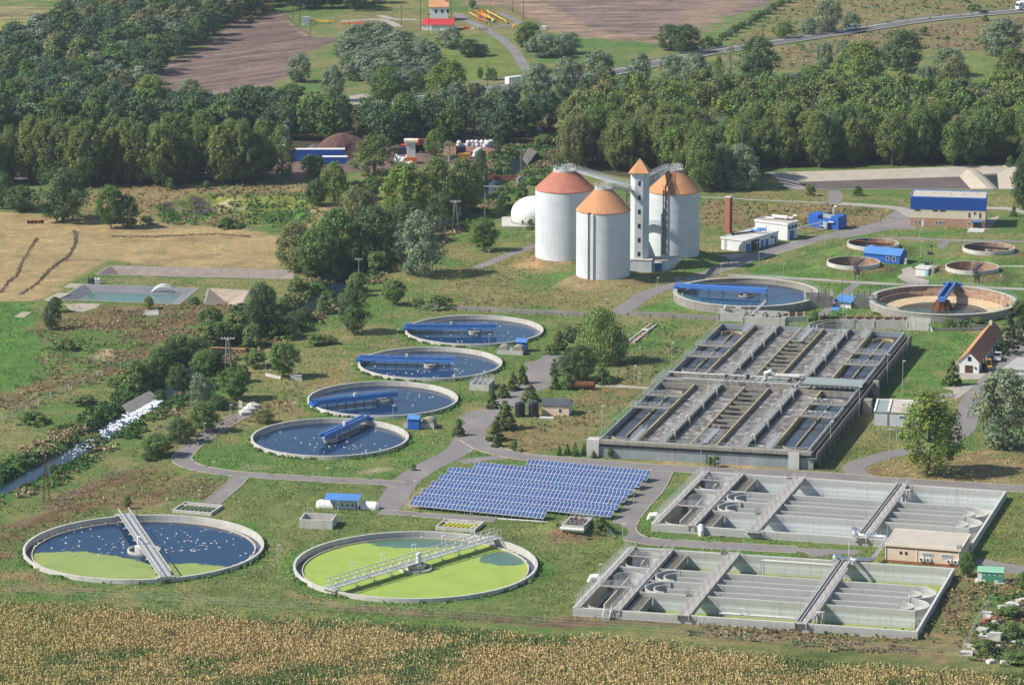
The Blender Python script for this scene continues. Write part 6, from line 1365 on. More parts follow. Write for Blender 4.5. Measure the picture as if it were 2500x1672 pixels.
# ================================================================== LAMP POSTS, POLES, PYLONS
_lamp=None
def mktree(o):return{a.name:kids(a)for a in[o]+kids(o)+[g for c in kids(o)for g in kids(c)]}
def lamp(t,x,y,h,label,yaw_=0.0,arm=True):
 global _lamp,_ltree
 p=q(t,x,y);p.z=max(0,gz(p.x,p.y))
 hm=h*ppm(t,x,y)/math.cos(PITCH)
 if _lamp is None:
  _lamp=thing('lamp_post',label,'lamp post',p,yaw_,'lamp posts along the lanes');m=MB();m.rod((0,0,0),(0,0,5.0),.085,6,.06);m.build('post',GALV,_lamp)
  m=MB();m.box(-.12,.62,-.13,.13,4.98,5.12);m.build('lamp_head',WHITE,_lamp);_ltree=mktree(_lamp);o=_lamp
 else:o=dup(_lamp,p,yaw_,None,label,tree=_ltree)
 o.scale=(1,1,hm/5.05);return o
for a in(('e',390,800,108,'lamp post left of the farthest settling tank'),('e',75,1035,110,'lamp post left of the second settling tank'),('e',1017,835,110,'lamp post at the right front rim of the farthest settling tank'),('e',780,1072,112,'lamp post at the front rim of the second settling tank'),('e',362,1320,110,'lamp post at the front rim of the third settling tank'),('e',1060,1400,70,'lamp post among the conifers at the lane corner'),('e',1783,1400,185,'tall lamp post left of the frothy basin front corner'),('e',2037,1160,170,'tall lamp post beside the near half of the frothy basin'),('e',2262,950,168,'tall lamp post beside the far half of the frothy basin'),('e',2005,1055,115,'short post in the grass left of the frothy basin'),('e',1275,125,68,'lamp post by the lane left of the widest digester'),('e',1012,200,45,'lamp post by the lane near the lone tree'),('e',2163,410,70,'lamp post in the shadow of the digesters'),('e',1965,478,68,'lamp post on the mound edge beside the lane'),('e',1807,555,70,'lamp post where the lane meets the low channel'),('f',280,335,88,'lamp post behind the water filled clarifier rim'),('f',538,255,92,'lamp post at the bend in front of the white boiler house'),('f',765,188,92,'lamp post on the green verge opposite the blue doors'),('f',992,118,88,'lamp post at the grassy verge before the generator house'),('f',703,345,98,'lamp post on the pale path behind the water filled clarifier'),('f',1207,408,78,'lamp post between path and blue kiosk'),('f',1987,375,95,'lamp post on the mound of the sandy thickener'),('f',2180,425,95,'lamp post on the pale path near the right edge'),('f',1643,200,105,'lamp post in the lawn behind the small hut'),('f',1633,70,55,'lamp post in the lawn below the two storey building'),('f',1110,690,130,'lamp post over the curved channel'),('z5',810,1300,315,'tall white mast at the right middle side of the frothy basin'),('z5',1025,1010,290,'tall white mast at the far right corner of the frothy basin'),('z5',970,1425,375,'lone white mast in the green lawn right of the frothy basin'),('z2',1087,1100,300,'tall white mast by the green cover of the frothy basin'),('z2',810,1445,310,'tall white mast at the near right side of the frothy basin'),('z2',1372,1510,305,'grey lamp post beside the curved road'),('z1',1143,1535,340,'tall mast in front of the frothy basin front wall'),('z4',1870,545,158,'lamp post at the road bend right of the generator house'),('z4',1950,440,105,'lamp post on the grass point of the far road bend'),('z4',1165,245,88,'lamp post by the ramp to the reservoir'),('g',1448,127,88,'lamp post at the lane junction behind the half green tank'),('g',2230,178,95,'lamp post on the lane behind the pavilion lawn'),('g',1355,330,95,'lamp post beside the shallow trough'),('g',1893,712,105,'lamp post between the two big green tanks'),('h',505,265,95,'lamp post on the verge at the left tip of the solar field'),('h',890,412,95,'lamp post in front of the nearest solar row'),('h',883,65,100,'lamp post on the grass island behind the solar field'),('h',2002,328,95,'lamp post at the right side of the solar field'),('h',1926,568,105,'lamp post at the bend right of the splitter mound'),('h',1767,800,62,'lamp post beside the spiked edge of the nearest empty basin'),('i',250,105,68,'lamp post on the verge in front of the frothy basin'),('i',437,635,100,'lamp post on the lane between the empty basins'),('i',1192,672,100,'lamp post at the dead end between the empty basins'),('i',1575,178,52,'lamp post behind the third walkway of the farther basin'),('i',1578,1232,108,'lamp post at the near right corner of the nearest basin'),('i',412,1140,100,'lamp post at the front wall of the nearest basin'),('d',1570,1285,80,'lamp post by the grey blocks at the end of the lane'),('d',1393,1410,80,'lamp post by the bushes on the lane, upper one'),('d',1203,1550,88,'lamp post by the bushes on the lane, lower one'),('d',2003,1305,115,'thin brown post left of the nearest settling tank'),('d',1812,990,80,'lamp post by the sloping concrete rail left of the tanks'),('i',1413,545,90,'lamp post behind the peach building'),('f',2255,1030,0,'')):
 if a[3]:lamp(*a)
def simple_pole(t,x,y,h,label,cross=True,m_=None,r=.14):
 p=q(t,x,y);p.z=max(-.1,gz(p.x,p.y));hm=h*ppm(t,x,y)/math.cos(PITCH);o=thing('utility_pole',label,'pole',p,0,'utility poles')
 m=MB();m.rod((0,0,0),(0,0,hm),r,6,r*.7);m.build('pole',m_ or CONC_OLD,o)
 if cross:m=MB();m.box(-1.1,1.1,-.06,.06,hm-.35,hm-.2);[m.rod((x_,0,hm-.2),(x_,0,hm+.15),.05,4)for x_ in(-1,-.35,.35,1)];m.build('crossarm',WHITE if not m_ else DARKM,o)
simple_pole('e',130,420,210,'concrete power pole beside the tree lined stream');simple_pole('b',1233,1200,180,'concrete power pole above the railway bridge, left of the digesters');simple_pole('b',988,1500,190,'thin concrete pole on the stream bank',False)
simple_pole('b',1275,1350,135,'white pole just left of the gas dome',False);simple_pole('b',1093,980,110,'pale pole at the corner of the sack lined yard',False);simple_pole('z5',328,490,290,'thin rust brown pole in front of the blue roofed kiosk',False,RUST,.09)
simple_pole('x1',100,295,295,'tall pole left of the red roofed house',False,DARKM);simple_pole('x1',377,165,165,'tall pole right of the house chimneys',False,DARKM);simple_pole('x1',738,265,200,'pole in front of the yellow pipes',False,DARKM);simple_pole('x1',937,112,120,'pole at the fence corner behind the yellow pipes',False,DARKM)
simple_pole('x1',1036,168,175,'pole beside the slanting fence of the gas station',False,DARKM);simple_pole('x1',175,350,195,'pole with crossarm in front of the red roofed house',True,DARKM);simple_pole('x1',322,545,205,'wooden power pole among the silvery bushes',True,WOOD);simple_pole('x1',710,800,200,'dark power pole behind the motorway lorry',True,DARKM)
simple_pole('a',1998,135,180,'pole inside the far fenced field, left one',False,DARKM);simple_pole('a',2043,180,170,'pole inside the far fenced field, right one',False,DARKM);simple_pole('b',418,180,160,'pole in the lawn left of the red roofed house',False,DARKM);simple_pole('a',2115,265,100,'short pole by the far fence corner',False,DARKM)
def aframe(t,x,y,h,label,m_=CONC_OLD,lattice=False):
 p=q(t,x,y);hm=h*ppm(t,x,y)/math.cos(PITCH);o=thing('power_pylon',label,'pylon',p);m=MB();s=hm*.1
 if lattice:
  for sx in(-1,1):
   for sy in(-1,1):m.rod((sx*s*.75,sy*s*.75,0),(sx*.15,sy*.15,hm),.08,4)
  for k in range(9):
   f=k/9;g=(k+1)/9;w0=s*.75*(1-f)+.15*f;w1=s*.75*(1-g)+.15*g
   for(ax,ay),(bx,by)in(((-1,-1),(1,-1)),((1,-1),(1,1)),((1,1),(-1,1)),((-1,1),(-1,-1))):m.rod((ax*w0,ay*w0,hm*f),(bx*w1,by*w1,hm*g),.05,3)
 else:
  for sx in(-1,1):
   for dy in(-.15,.15):m.rod((sx*s,dy,0),(sx*.25+dy,dy,hm),.11,5)
   for k in range(10):f=k/10;x_=sx*(s*(1-f)+.25*f);m.box(x_-.25,x_+.25,-.15,.15,hm*f,hm*f+.12)
 m.build('frame',m_,o);m=MB();m.box(-1.7,1.7,-.08,.08,hm-.1,hm+.08);m.box(-.08,.08,-.9,.9,hm-.3,hm-.15);[m.rod((x_,0,hm+.05),(x_,0,hm+.45),.07,5)for x_ in(-1.6,-.8,0,.8,1.6)];m.build('crossarm',WHITE if not lattice else DARKM,o)
aframe('d',1557,995,240,'concrete A-frame pylon above the bushes by the stream');aframe('y5',1905,920,255,'concrete A-frame pylon on the stream bank left of the digesters');aframe('g',318,308,275,'rusty lattice pylon on the bank above the half green tank',RUST,True)
# ================================================================== FENCES
def fence(label,P_,step,h,n_max=100,m_=GALV,rr=.05,wire=.02,nm='fence'):
 P_=[Vector((p[0],p[1],gz(p[0],p[1])))for p in P_];o=thing(nm,label,'fence',P_[0]);pr=MB();pr.rod((0,0,0),(0,0,h),rr,4);base=None;L=0;w=MB();pos=[]
 for a,b in zip(P_,P_[1:]):
  k=max(1,int((b-a).length/step));pos+=[a+(b-a)*i/k for i in range(k)]
  for z in(.3,.6,.92):w.rod(a-P_[0]+Vector((0,0,h*z)),b-P_[0]+Vector((0,0,h*z)),wire,3)
 for v in pos[:n_max]:
  if base is None:base=pr.build('post',m_,o);c=base
  else:c=base.copy();COL.objects.link(c);c.parent=o
  c.location=v-P_[0]
 w.build('wire',m_,o);return o
fence('long wire fence on thin grey posts along the maize field, left part',pts('g',-60,925,240,945,600,965,1200,1005,1800,1040,2345,1070)+pts('h',300,1085),3.6,1.9)
fence('long wire fence along the maize field, right part in front of the empty basins',pts('h',300,1085,900,1120,1400,1160,2000,1195,2345,1222)+pts('i',600,1285,1200,1330,1700,1365,1920,1375),3.6,1.9)
fence('wire fence running up from the maize field beside the rubble strip',pts('i',1920,1375,1980,1250,2010,1180,2060,1080,2130,1000),2.6,1.9)
fence('wire fence on grey posts along the weedy slope left of the half green tank',pts('g',-40,580,130,500,300,400,430,330,530,270,640,215,740,160,960,60),3.4,1.9)
fence('old white concrete posts along the far stream bank',pts('d',10,1315,180,1250,345,1165,470,1110,660,1020,820,960,930,905),6.0,1.7,m_=WHITE,rr=.09)
fence('dark fence along the road beside the right trees',pts('f',1960,1300,2010,1200,2110,1090,2180,1030),2.2,1.7,m_=DARKM)
fence('gas station fence slanting between ploughed field and lawn',pts('a',1930,100,2030,200,2115,270),2.2,2.0,m_=WOOD,rr=.1,wire=.03);fence('gas station fence along the front, below the houses',pts('a',2115,270,2345,262)+pts('b',200,258,350,246,420,242,560,236),5,2.0,m_=WOOD,rr=.08)
fence('gas station front fence right of the gate',pts('b',1040,225,1190,220,1230,205),5,2.0,m_=WOOD,rr=.08);fence('gas station fence slanting beside the pale field behind the yellow pipes',pts('b',1150,60,1240,115,1330,160,1420,210),2.6,2.2,m_=WOOD,rr=.12,wire=.04);fence('gas station fence along the dark wood at the top',pts('a',1940,95,2345,92)+pts('b',300,85,560,78,1150,60),5,2.0,m_=WOOD,rr=.08)
def guardrail(off,label):
 o=thing('guardrail',label,'guardrail',(HWC[0].x,HWC[0].y,0));m=MB();ps=MB();base=None;n=0
 for i in range(len(HWC)-1):
  a,b=HWC[i],HWC[i+1];d=(b-a).normalized();nn=Vector((-d.y,d.x,0))*off;m.beam(a+nn-HWC[0],b+nn-HWC[0],.06,.32,.75)
 m.build('rail',GALV,o);ps.box(-.06,.06,-.06,.06,0,.8)
 for i in range(0,len(HWC)-1):
  a,b=HWC[i],HWC[i+1];d=(b-a).normalized();nn=Vector((-d.y,d.x,0))*off
  if base is None:base=ps.build('post',GALV,o);c=base
  else:c=base.copy();COL.objects.link(c);c.parent=o
  c.location=a+nn-HWC[0]
guardrail(5.4,'steel guardrail on the far side of the motorway');guardrail(-5.4,'steel guardrail on the near side of the motorway')
# ================================================================== VEHICLES
def wheel(par,x,y,r=.38,w=.26):
 m=MB();m.rod((x,y-w/2,r),(x,y+w/2,r),r,14);t_=m.build('wheel',TYRE,par);m=MB();m.rod((x,y-w/2-.02,r),(x,y+w/2+.02,r),r*.55,10);m.build('rim',GALV,t_)
def hwpos(t,x,y,side):
 p=q(t,x,y);i=min(range(len(HWC)-1),key=lambda k:(HWC[k]-p).length);d=(HWC[i+1]-HWC[i]).normalized();n=Vector((-d.y,d.x,0));s=(p-HWC[i]).dot(d);c=HWC[i]+d*s+n*side;c.z=.38;return c,math.atan2(d.y,d.x)
def prof_body(mb,P_,w):
 n=len(P_);mb.add([(x,-w/2,z)for x,z in P_]+[(x,w/2,z)for x,z in P_],[tuple(range(n)),tuple(reversed(range(n,2*n)))]+[(i,n+i,n+(i+1)%n,(i+1)%n)for i in range(n)])
def car(c,an,col,label,nm='car'):
 o=thing(nm,label,'car',c,an);m=MB();prof_body(m,[(-2.1,.35),(2.1,.35),(2.15,.7),(1.2,.92),(-1.95,.95),(-2.15,.7)],1.75);m.build('body',col,o)
 m=MB();prof_body(m,[(-1.7,.93),(1.0,.93),(.35,1.42),(-1.2,1.42)],1.5);m.build('windows',GLASS,o);m=MB();prof_body(m,[(-1.15,1.42),(.33,1.42),(.28,1.48),(-1.1,1.48)],1.46);m.build('roof',col,o)
 for x in(-1.35,1.35):
  for y in(-.8,.8):wheel(o,x,y,.32,.2)
 for y in(-.6,.6):m=MB();m.cbox((2.13,y,.6),.08,.3,.14);m.build('headlight',WHITE,o)
NAVY=pm('navy_car_paint',(.02,.03,.07),(.02,.03,.07),1,rough=.25,spec=.6,fa=0);TEALC=pm('green_car_paint',(.05,.20,.18),(.05,.18,.17),1,rough=.3,spec=.6,fa=0)
c,an=hwpos('c',2078,98,1.8);car(c,an,NAVY,'dark blue car on the motorway near the white lorry')
c,an=hwpos('b',1955,484,-1.2);car(c,an,TEALC,'small green car on the motorway between the trees')
c,an=hwpos('a',1510,775,0);c=q('a',1515,780);car(c,.1,NAVY,'dark car glimpsed on the road behind the dark trees at left')
c,an=hwpos('c',1150,208,1.9);o=thing('van','white delivery van heading left on the motorway','van',c,an+math.pi);m=MB();prof_body(m,[(-3.0,.45),(3.0,.45),(3.05,1.0),(2.4,1.35),(1.7,2.35),(1.2,2.65),(-2.9,2.65),(-3.0,2.4)],2.05);m.build('body',CAR_W,o)
m=MB();m.add([(2.42,-.85,1.37),(2.42,.85,1.37),(1.74,.85,2.3),(1.74,-.85,2.3)],[(0,1,2,3)]);m.v=[(x+.03,y,z+.02)for x,y,z in m.v];m.box(1.0,2.0,-1.05,-1.03,1.4,2.0);m.box(1.0,2.0,1.03,1.05,1.4,2.0);m.build('windows',GLASS,o)
for x in(-1.9,2.0):
 for y in(-.95,.95):wheel(o,x,y,.38)
for y in(-.75,.75):m=MB();m.cbox((3.03,y,.8),.08,.35,.25);m.build('headlight',WHITE,o)
def lorry(c,an,label,L,cab=True):
 o=thing('lorry',label,'lorry',c,an);m=MB();m.box(-L/2,L/2,-1.25,1.25,1.2,4.0);m.build('trailer_box',CAR_W,o);m=MB();m.box(-L/2,L/2+.5,-1.1,1.1,.8,1.18);m.build('chassis',DARKM,o)
 if cab:
  m=MB();prof_body(m,[(L/2+.5,.5),(L/2+2.8,.5),(L/2+2.85,1.7),(L/2+2.5,3.3),(L/2+1.8,3.8),(L/2+.5,3.8)],2.4);m.build('cab',CAR_W,o);m=MB();m.add([(L/2+2.88,-1.1,1.8),(L/2+2.88,1.1,1.8),(L/2+2.56,1.1,3.1),(L/2+2.56,-1.1,3.1)],[(0,1,2,3)]);m.box(L/2+1.2,L/2+2.3,-1.23,-1.205,1.9,2.8);m.box(L/2+1.2,L/2+2.3,1.205,1.23,1.9,2.8);m.build('windows',GLASS,o)
 for x in((-L/2+1.2,-L/2+2.4,L/2-1.5)if cab is False else(-L/2+1.2,-L/2+2.5,-L/2+3.8,L/2+1.4)):
  for y in(-1.05,1.05):wheel(o,x,y,.5,.3)
c,an=hwpos('c',2400,66,1.8);lorry(c,an+math.pi,'white articulated lorry at the top right edge of the motorway',13.2)
c,an=hwpos('b',1180,596,-1.6);lorry(c,an,'white box lorry half hidden behind the silvery trees on the motorway',7.5,True)
# yard vehicles beside the long tiled building
o=thing('wheel_loader','orange yellow wheel loader parked beside the long tiled building','loader',q('z5',1888,1150),R(-86));LY=pm('loader_yellow',(.60,.30,.04),(.5,.24,.04),1.0,rough=.6)
m=MB();prof_body(m,[(-2.6,.8),(.2,.8),(.2,1.5),(-.4,1.7),(-2.6,1.6)],1.5);m.box(.3,1.8,-.5,.5,.7,1.3);m.build('body',LY,o);m=MB();m.box(-1.0,.3,-.7,.7,2.75,2.9);[m.box(x,x+.1,y,y+.1,1.6,2.75)for x in(-1.0,.2)for y in(-.7,.6)];m.build('cab',LY,o);m=MB();m.box(-.85,.15,-.6,.6,1.6,2.7);m.build('windows',GLASS,o)
for x in(-1.7,1.3):
 for y in(-.95,.95):wheel(o,x,y,.72,.45)
m=MB();prof_body(m,[(2.2,.15),(3.3,.15),(3.1,.5),(2.5,1.2),(2.2,1.2)],2.5);m.build('bucket',DARKM,o);m=MB();[m.beam((1.2,y,1.2),(2.4,y,.7),.18,.25)for y in(-.5,.5)];m.build('lift_arm',LY,o)
o=thing('pickup_truck','pale pickup truck with an open load bed parked behind the loader','pickup',q('z5',1985,1040),R(78));m=MB();prof_body(m,[(-2.6,.5),(2.6,.5),(2.6,1.0),(1.5,1.15),(-2.6,1.15)],1.9);m.build('body',CAR_W,o);m=MB();m.box(-2.4,.1,-.8,.8,1.16,1.2);m.build('load_bed',DARKM,o);m=MB();m.box(-2.6,.2,-.95,-.85,1.15,1.55);m.box(-2.6,.2,.85,.95,1.15,1.55);m.box(-2.6,-2.5,-.85,.85,1.15,1.55);m.build('bed_side',GALV,o)
m=MB();prof_body(m,[(.3,1.15),(1.6,1.15),(1.2,1.85),(.3,1.85)],1.7);m.build('windows',GLASS,o);m=MB();prof_body(m,[(.25,1.85),(1.2,1.85),(1.15,1.95),(.25,1.95)],1.72);m.build('roof',CAR_W,o)
for x in(-1.7,1.7):
 for y in(-.88,.88):wheel(o,x,y,.38)
o=thing('hay_rake','small orange farm implement on the stubble field at the left','farm machine',q('a',240,1525),.2);m=MB();m.beam((-2.5,0,0),(2.5,0,0),.15,.15,.9);m.beam((-1.5,-1.5,0),(-1.0,1.5,0),.15,.15,.9);m.beam((1.2,-1.5,0),(.8,1.5,0),.15,.15,.9);[m.rod((x,y,.9),(x+.1,y,1.6),.06,4)for x,y in((-2,0),(0,.5),(2,0))];m.build('frame',ORANGE,o)
for x in(-2,-1,.2,1.2,2.2):m=MB();m.rod((x,-.06+x*.1,.6),(x,.06+x*.1,.6),.6,12);m.build('rake_wheel',RUST,o)
# ================================================================== GAS STATION AT THE TOP
A,B=q('x1',190,300),q('x1',392,302)
t,w=gable('red_roofed_house','white house with a bright red roof and a grey garage door at the top',A,B,11,3.6,1.9,WHITE,pm('bright_red_roof',(.52,.05,.05),(.46,.045,.045),1.0,rough=.5),ov=.4)
m=MB();m.box(.5,3.9,-.06,-.003,.05,2.9);m.build('garage_door',GALV,t);door(t,7.6,0,.05,1.9,2.9,'F',CREAM)
t2=thing('annex','side wing of the red roofed house, left end facing the lawn','building',(A.x,A.y,0),t.rotation_euler[2]);MB().box(-4.2,-.02,3,10.8,0,3.2).build('wall',WHITE,t2);m=MB();m.add([(-4.6,2.6,3.2),(.1,2.6,3.2),(.1,7,5.6),(-3.2,7,5.4),(-4.6,11,3.2),(.1,11,3.2)],[(0,1,2,3),(3,2,5,4),(0,3,4)]);m.build('roof',REDP,t2);[window(t2,-4.2,4+k*2,1.2,.9,1.0,'L')for k in range(2)]
A,B=q('x1',180,205),q('x1',345,205);A.y+=6;B.y+=6
t,w=gable('orange_roofed_house','taller house with an orange roof and three white chimneys behind the red roof',A,B,9,6.2,2.6,WHITE,ROOF_OR,ov=.4)
for x in(2.2,5.0,7.6):window(t,x,0,3.4,1.2,1.6,'F',DOORL)
for x,y in((.8,6),(6.6,3.4),(7.4,6)):MB().cbox((x,y,7.2),.7,.7,2.9).build('chimney',WHITE,t)
def gaspipes():
 o=thing('pipe_loop','long yellow gas pipe loop on supports with orange valves','pipework',q('x1',540,118,1.2));o.location.z=0;O=o.location
 def PP(*xy,z=1.2):return[q('x1',xy[i],xy[i+1],z)-O for i in range(0,len(xy),2)]
 m=MB();m.tube(PP(615,160,545,112,600,105,705,100,870,190,880,210),.24,8);m.tube(PP(610,105,770,185,860,180),.24,8);m.tube(PP(650,105,760,180),.28,8);m.build('yellow_pipe',YELLOW,o)
 m=MB();m.tube(PP(615,130,615,165,685,190,688,205,z=1.0),.26,8);m.tube(PP(640,125,700,165,z=1.0),.26,8);m.tube(PP(690,130,700,170,z=1.4),.26,8)
 for p in PP(620,140,645,150,670,160,690,150,655,130,z=0):m.rod(p,p+Vector((0,0,2.4)),.3,6);m.rod(p+Vector((-.5,0,2.0)),p+Vector((.5,0,2.0)),.22,6)
 m.build('orange_valves',ORANGE,o);m=MB();[m.rod(p,p+Vector((0,0,1.2)),.14,4)for p in PP(560,125,640,108,720,112,760,135,800,160,840,185,700,150,740,175,790,190,z=0)];m.build('pipe_support',DARKM,o)
 m=MB();m.rod(PP(740,195,z=0)[0],PP(755,190,z=1.2)[0],.3,6);m.build('white_stub',WHITE,o)
 o=thing('gas_vent','yellow curved gas pipe stub by the front fence','pipework',q('x1',965,262));m=MB();m.tube([(-1.4,0,0),(-1.2,0,1.2),(-.2,0,1.7),(1,0,1.2),(1.3,-.4,0)],.35,8);m.build('pipe',YELLOW,o);m=MB();m.rod((-.2,0,1.5),(-.2,0,2.8),.15,5);m.build('valve',ORANGE,o)
 for t_,x,y,lab in(('b',110,178,'orange pipe rack at the left in the gas station lawn'),('a',2200,165,'orange and yellow pipe rack beside the grey cabinet in the far field')):
  o=thing('pipe_rack',lab,'pipework',q(t_,x,y));m=MB();m.tube([(-6,0,.2),(-6,0,1.4),(5,0,1.4),(6,0,.3)],.28,6);m.rod((-1,-.8,1.0),(3,-.8,1.0),.25,6);m.build('pipe',ORANGE if t_=='b' else YELLOW,o);m=MB();[m.rod((x_,0,0),(x_,0,2.2),.16,5)for x_ in(-3,0,3)];m.build('support',RUST,o)
gaspipes()
for t_,x,y,s_,mm,lab in(('x1',514,280,2.0,ORANGE,'small orange cabinet by the gas station gate'),('x1',572,285,1.4,WHITE,'small white box on a stand by the gas station gate'),('x1',1222,278,2.0,WHITE,'white cabinet at the end of the slanting fence'),('a',2088,168,3.4,GALV,'grey white cabinet in the far fenced field')):
 o=thing('cabinet',lab,'cabinet',q(t_,x,y));MB().box(-s_/2,s_/2,-s_/2.5,s_/2.5,.1,s_).build('casing',mm,o);MB().box(-s_*.6,s_*.6,-s_*.5,s_*.5,0,.1).build('base',CONC,o);MB().box(-s_*.35,s_*.35,-s_/2.5-.05,-s_/2.5-.003,.3,s_*.85).build('door',mm,o)
o=thing('gate','dark double gate of the gas station where the lane leaves','gate',q('x1',667,298));m=MB();m.box(-1.6,-1.4,-.1,.1,0,2.4);m.box(1.4,1.6,-.1,.1,0,2.4);m.build('post',DARKM,o);m=MB();[m.box(x,x+.06,-.03,.03,.2,2.0)for x in np.arange(-1.3,1.3,.25)];m.box(-1.4,1.4,-.04,.04,1.1,1.2);m.build('leaf',DARKM,o)
# ================================================================== SCRAP YARD AND RAILWAY
yard('yard',pts('y5',180,450,300,280,640,215,1500,195,2200,195,2060,330,1300,400,700,440),pm('yard_dirt',(.20,.13,.10),(.14,.09,.075),.1,rough=.95,fa=.5),.03)
yard('yard',pts('a',100,1160,600,1130,1700,1110,1700,1200,600,1230,100,1230),pm('yard_gravel',(.42,.36,.30),(.3,.25,.21),.12,rough=.95,fa=.5),.03)
for t_,x,y,L_,h_,an,mm,lab in(('y5',740,320,19,4.2,.02,BLUE_L,'long deep blue container in the scrap yard behind the small tree'),('y5',845,300,8,2.6,.02,BLUE_L,'blue ribbed container right behind the long one'),('y5',890,345,8.5,2.6,.0,BLUE_L,'blue container with white edge in front of the rusty pile'),('y5',1460,280,5,3.0,0,NAVY,'dark blue skip left of the red machines'),('y5',1950,275,3.4,3.2,0,NAVY,'dark blue skip inside the sack lined yard'),('y5',1980,300,4.0,1.8,0,LY,'yellow machine body inside the sack lined yard'),('a',1600,1140,7,2.4,0,WHITE,'white container glimpsed through the poplar row'),('a',560,1110,9,2.6,0,WHITE,'long white container glimpsed through the left poplars'),('a',900,1180,6,2.2,0,BLUE,'light blue box glimpsed low between the poplars'),('a',1290,1165,7,2.0,0,BLUE,'light blue box glimpsed right between the poplars'),('a',300,1075,7,2.6,0,WHITE,'white container glimpsed through the leftmost poplars'),('a',1160,1090,6,2.6,0,WHITE,'white container glimpsed beside the tallest poplars'),('a',850,1085,6,2.6,0,WHITE,'white container in the middle of the poplar row gap')):
 o=thing('container',lab,'container',q(t_,x,y),an);m=MB();m.box(-L_/2,L_/2,-1.25,1.25,.1,h_-.2);[m.box(-L_/2+k*.9,-L_/2+k*.9+.25,-1.32,-1.252,.2,h_-.3)for k in range(int(L_/.9))];m.build('body',mm,o);MB().box(-L_/2-.05,L_/2+.05,-1.3,1.3,h_-.2,h_).build('top',WHITE if mm is BLUE_L else mm,o)
def heap(t_,x,y,rx,ry,h,m_,lab,nm='heap'):
 p=q(t_,x,y);k=22;V=[];F=[];rnd=random.Random(int(x));m=MB()
 for i in range(7):
  r=1-i/6.5
  for j in range(k):a=2*math.pi*j/k;f=r*(1+.18*math.sin(a*3+x)+rnd.uniform(-.05,.05));V.append((rx*f*math.cos(a),ry*f*math.sin(a),h*(1-max(0,r)**1.6)))
 for i in range(6):
  for j in range(k):F.append((i*k+j,i*k+(j+1)%k,(i+1)*k+(j+1)%k,(i+1)*k+j))
 F.append(tuple(range(6*k,7*k)));m.add(V,F);solo(m,nm,m_,lab,'heap',p)
heap('y5',950,275,13,9,8,pm('rusty_scrap',(.16,.085,.065),(.10,.055,.045),.6,rough=.95,fa=.6),'large rusty brown heap behind the blue containers');heap('y5',730,250,5,5,3,pm('grey_scrap',(.12,.11,.11),(.08,.08,.08),.6),'small grey heap left of the rusty one');heap('y5',2050,245,13,10,1.6,pm('brown_rubble',(.34,.17,.11),(.22,.12,.09),.5,rough=.95,fa=.7),'flat heap of brown rubble inside the ring of white sacks');heap('y5',1600,300,12,7,1.8,pm('dark_scrap',(.20,.12,.10),(.12,.08,.075),.5,fa=.6),'dark scrap heap behind the white topped tower')
mb0=MB();mb0.lathe((0,0),[(.001,0),(.62,.02),(.72,.35),(.68,.75),(.5,1.05),(.001,1.2)],8);sk=None;rnd=random.Random(9)
P1=[q('y5',1930,205),q('y5',2200,200),q('y5',2200,215),q('y5',2060,295)]
for a,b in((P1[0],P1[1]),(P1[1],P1[3])):
 L=(b-a).length;k=int(L/1.6)
 for i in range(k):
  p=a+(b-a)*i/k
  for lv in(0,1):
   if lv and rnd.random()<.35:continue
   if sk is None:sk=solo(mb0,'bulk_sack',TARP,'white bulk sack stacked in the wall round the rubble heap','sack',p,0,'white bulk sacks walling the rubble');c=sk
   else:c=sk.copy();COL.objects.link(c)
   c.location=(p.x+rnd.uniform(-.2,.2),p.y+rnd.uniform(-.3,.3),lv*1.1);c.scale=(1.2,1.2,1.15);c.rotation_euler=(rnd.uniform(-.1,.1),rnd.uniform(-.1,.1),rnd.uniform(0,6))
for i in range(26):
 c=sk.copy();COL.objects.link(c);p=q('y5',rnd.uniform(1400,1540),rnd.uniform(318,360));c.location=(p.x,p.y,rnd.choice([0,0,1]));c['label']='white bulk sack in the loose pile by the striped tower';c['group']='loose pile of white sacks'
o=thing('hopper','white topped hopper tower with red machinery in the scrap yard','hopper',q('y5',1530,340));MB().box(-2.4,2.4,-2,2,7.4,8.2).build('top',CREAM,o);MB().box(-1.5,1.5,-1.5,1.5,0,7.4).build('tower',PALE,o);MB().box(-1.7,1.9,-2.2,-1.6,0,2.4).build('base',ORANGE,o)
for x,mm,lab in((1520,REDP,'red and white machine at the back of the scrap yard'),(1580,REDP,'second red machine at the back of the scrap yard'),(1640,RUST,'rusty machine at the back of the scrap yard')):
 o=thing('machine',lab,'machine',q('y5',x,255));m=MB();m.box(-3,3,-1.5,1.5,1,3);m.build('body',mm,o);m=MB();m.box(-1.5,1.2,-1.2,1.2,3,5);m.build('cab',WHITE if x<1550 else mm,o);m=MB();[m.rod((x_,-1.6,.5),(x_,1.6,.5),.5,8)for x_ in(-2,0,2)];m.build('wheels',TYRE,o)
for t_,x,y,h_,lab in(('a',1800,1060,7,'white silo tower glimpsed between the poplars, left one'),('a',1945,1030,6,'white silo tower glimpsed between the poplars, right one')):
 o=thing('silo',lab,'silo',q(t_,x,y));m=MB();m.drum((0,0),1.4,2,h_+2,16);m.drum((0,0),1.4,h_+2,h_+3,16,.5);m.build('shell',WHITE,o);m=MB();[m.rod((x_,y_,0),(x_,y_,2.2),.12,4)for x_ in(-1,1)for y_ in(-1,1)];m.build('leg',GALV,o)
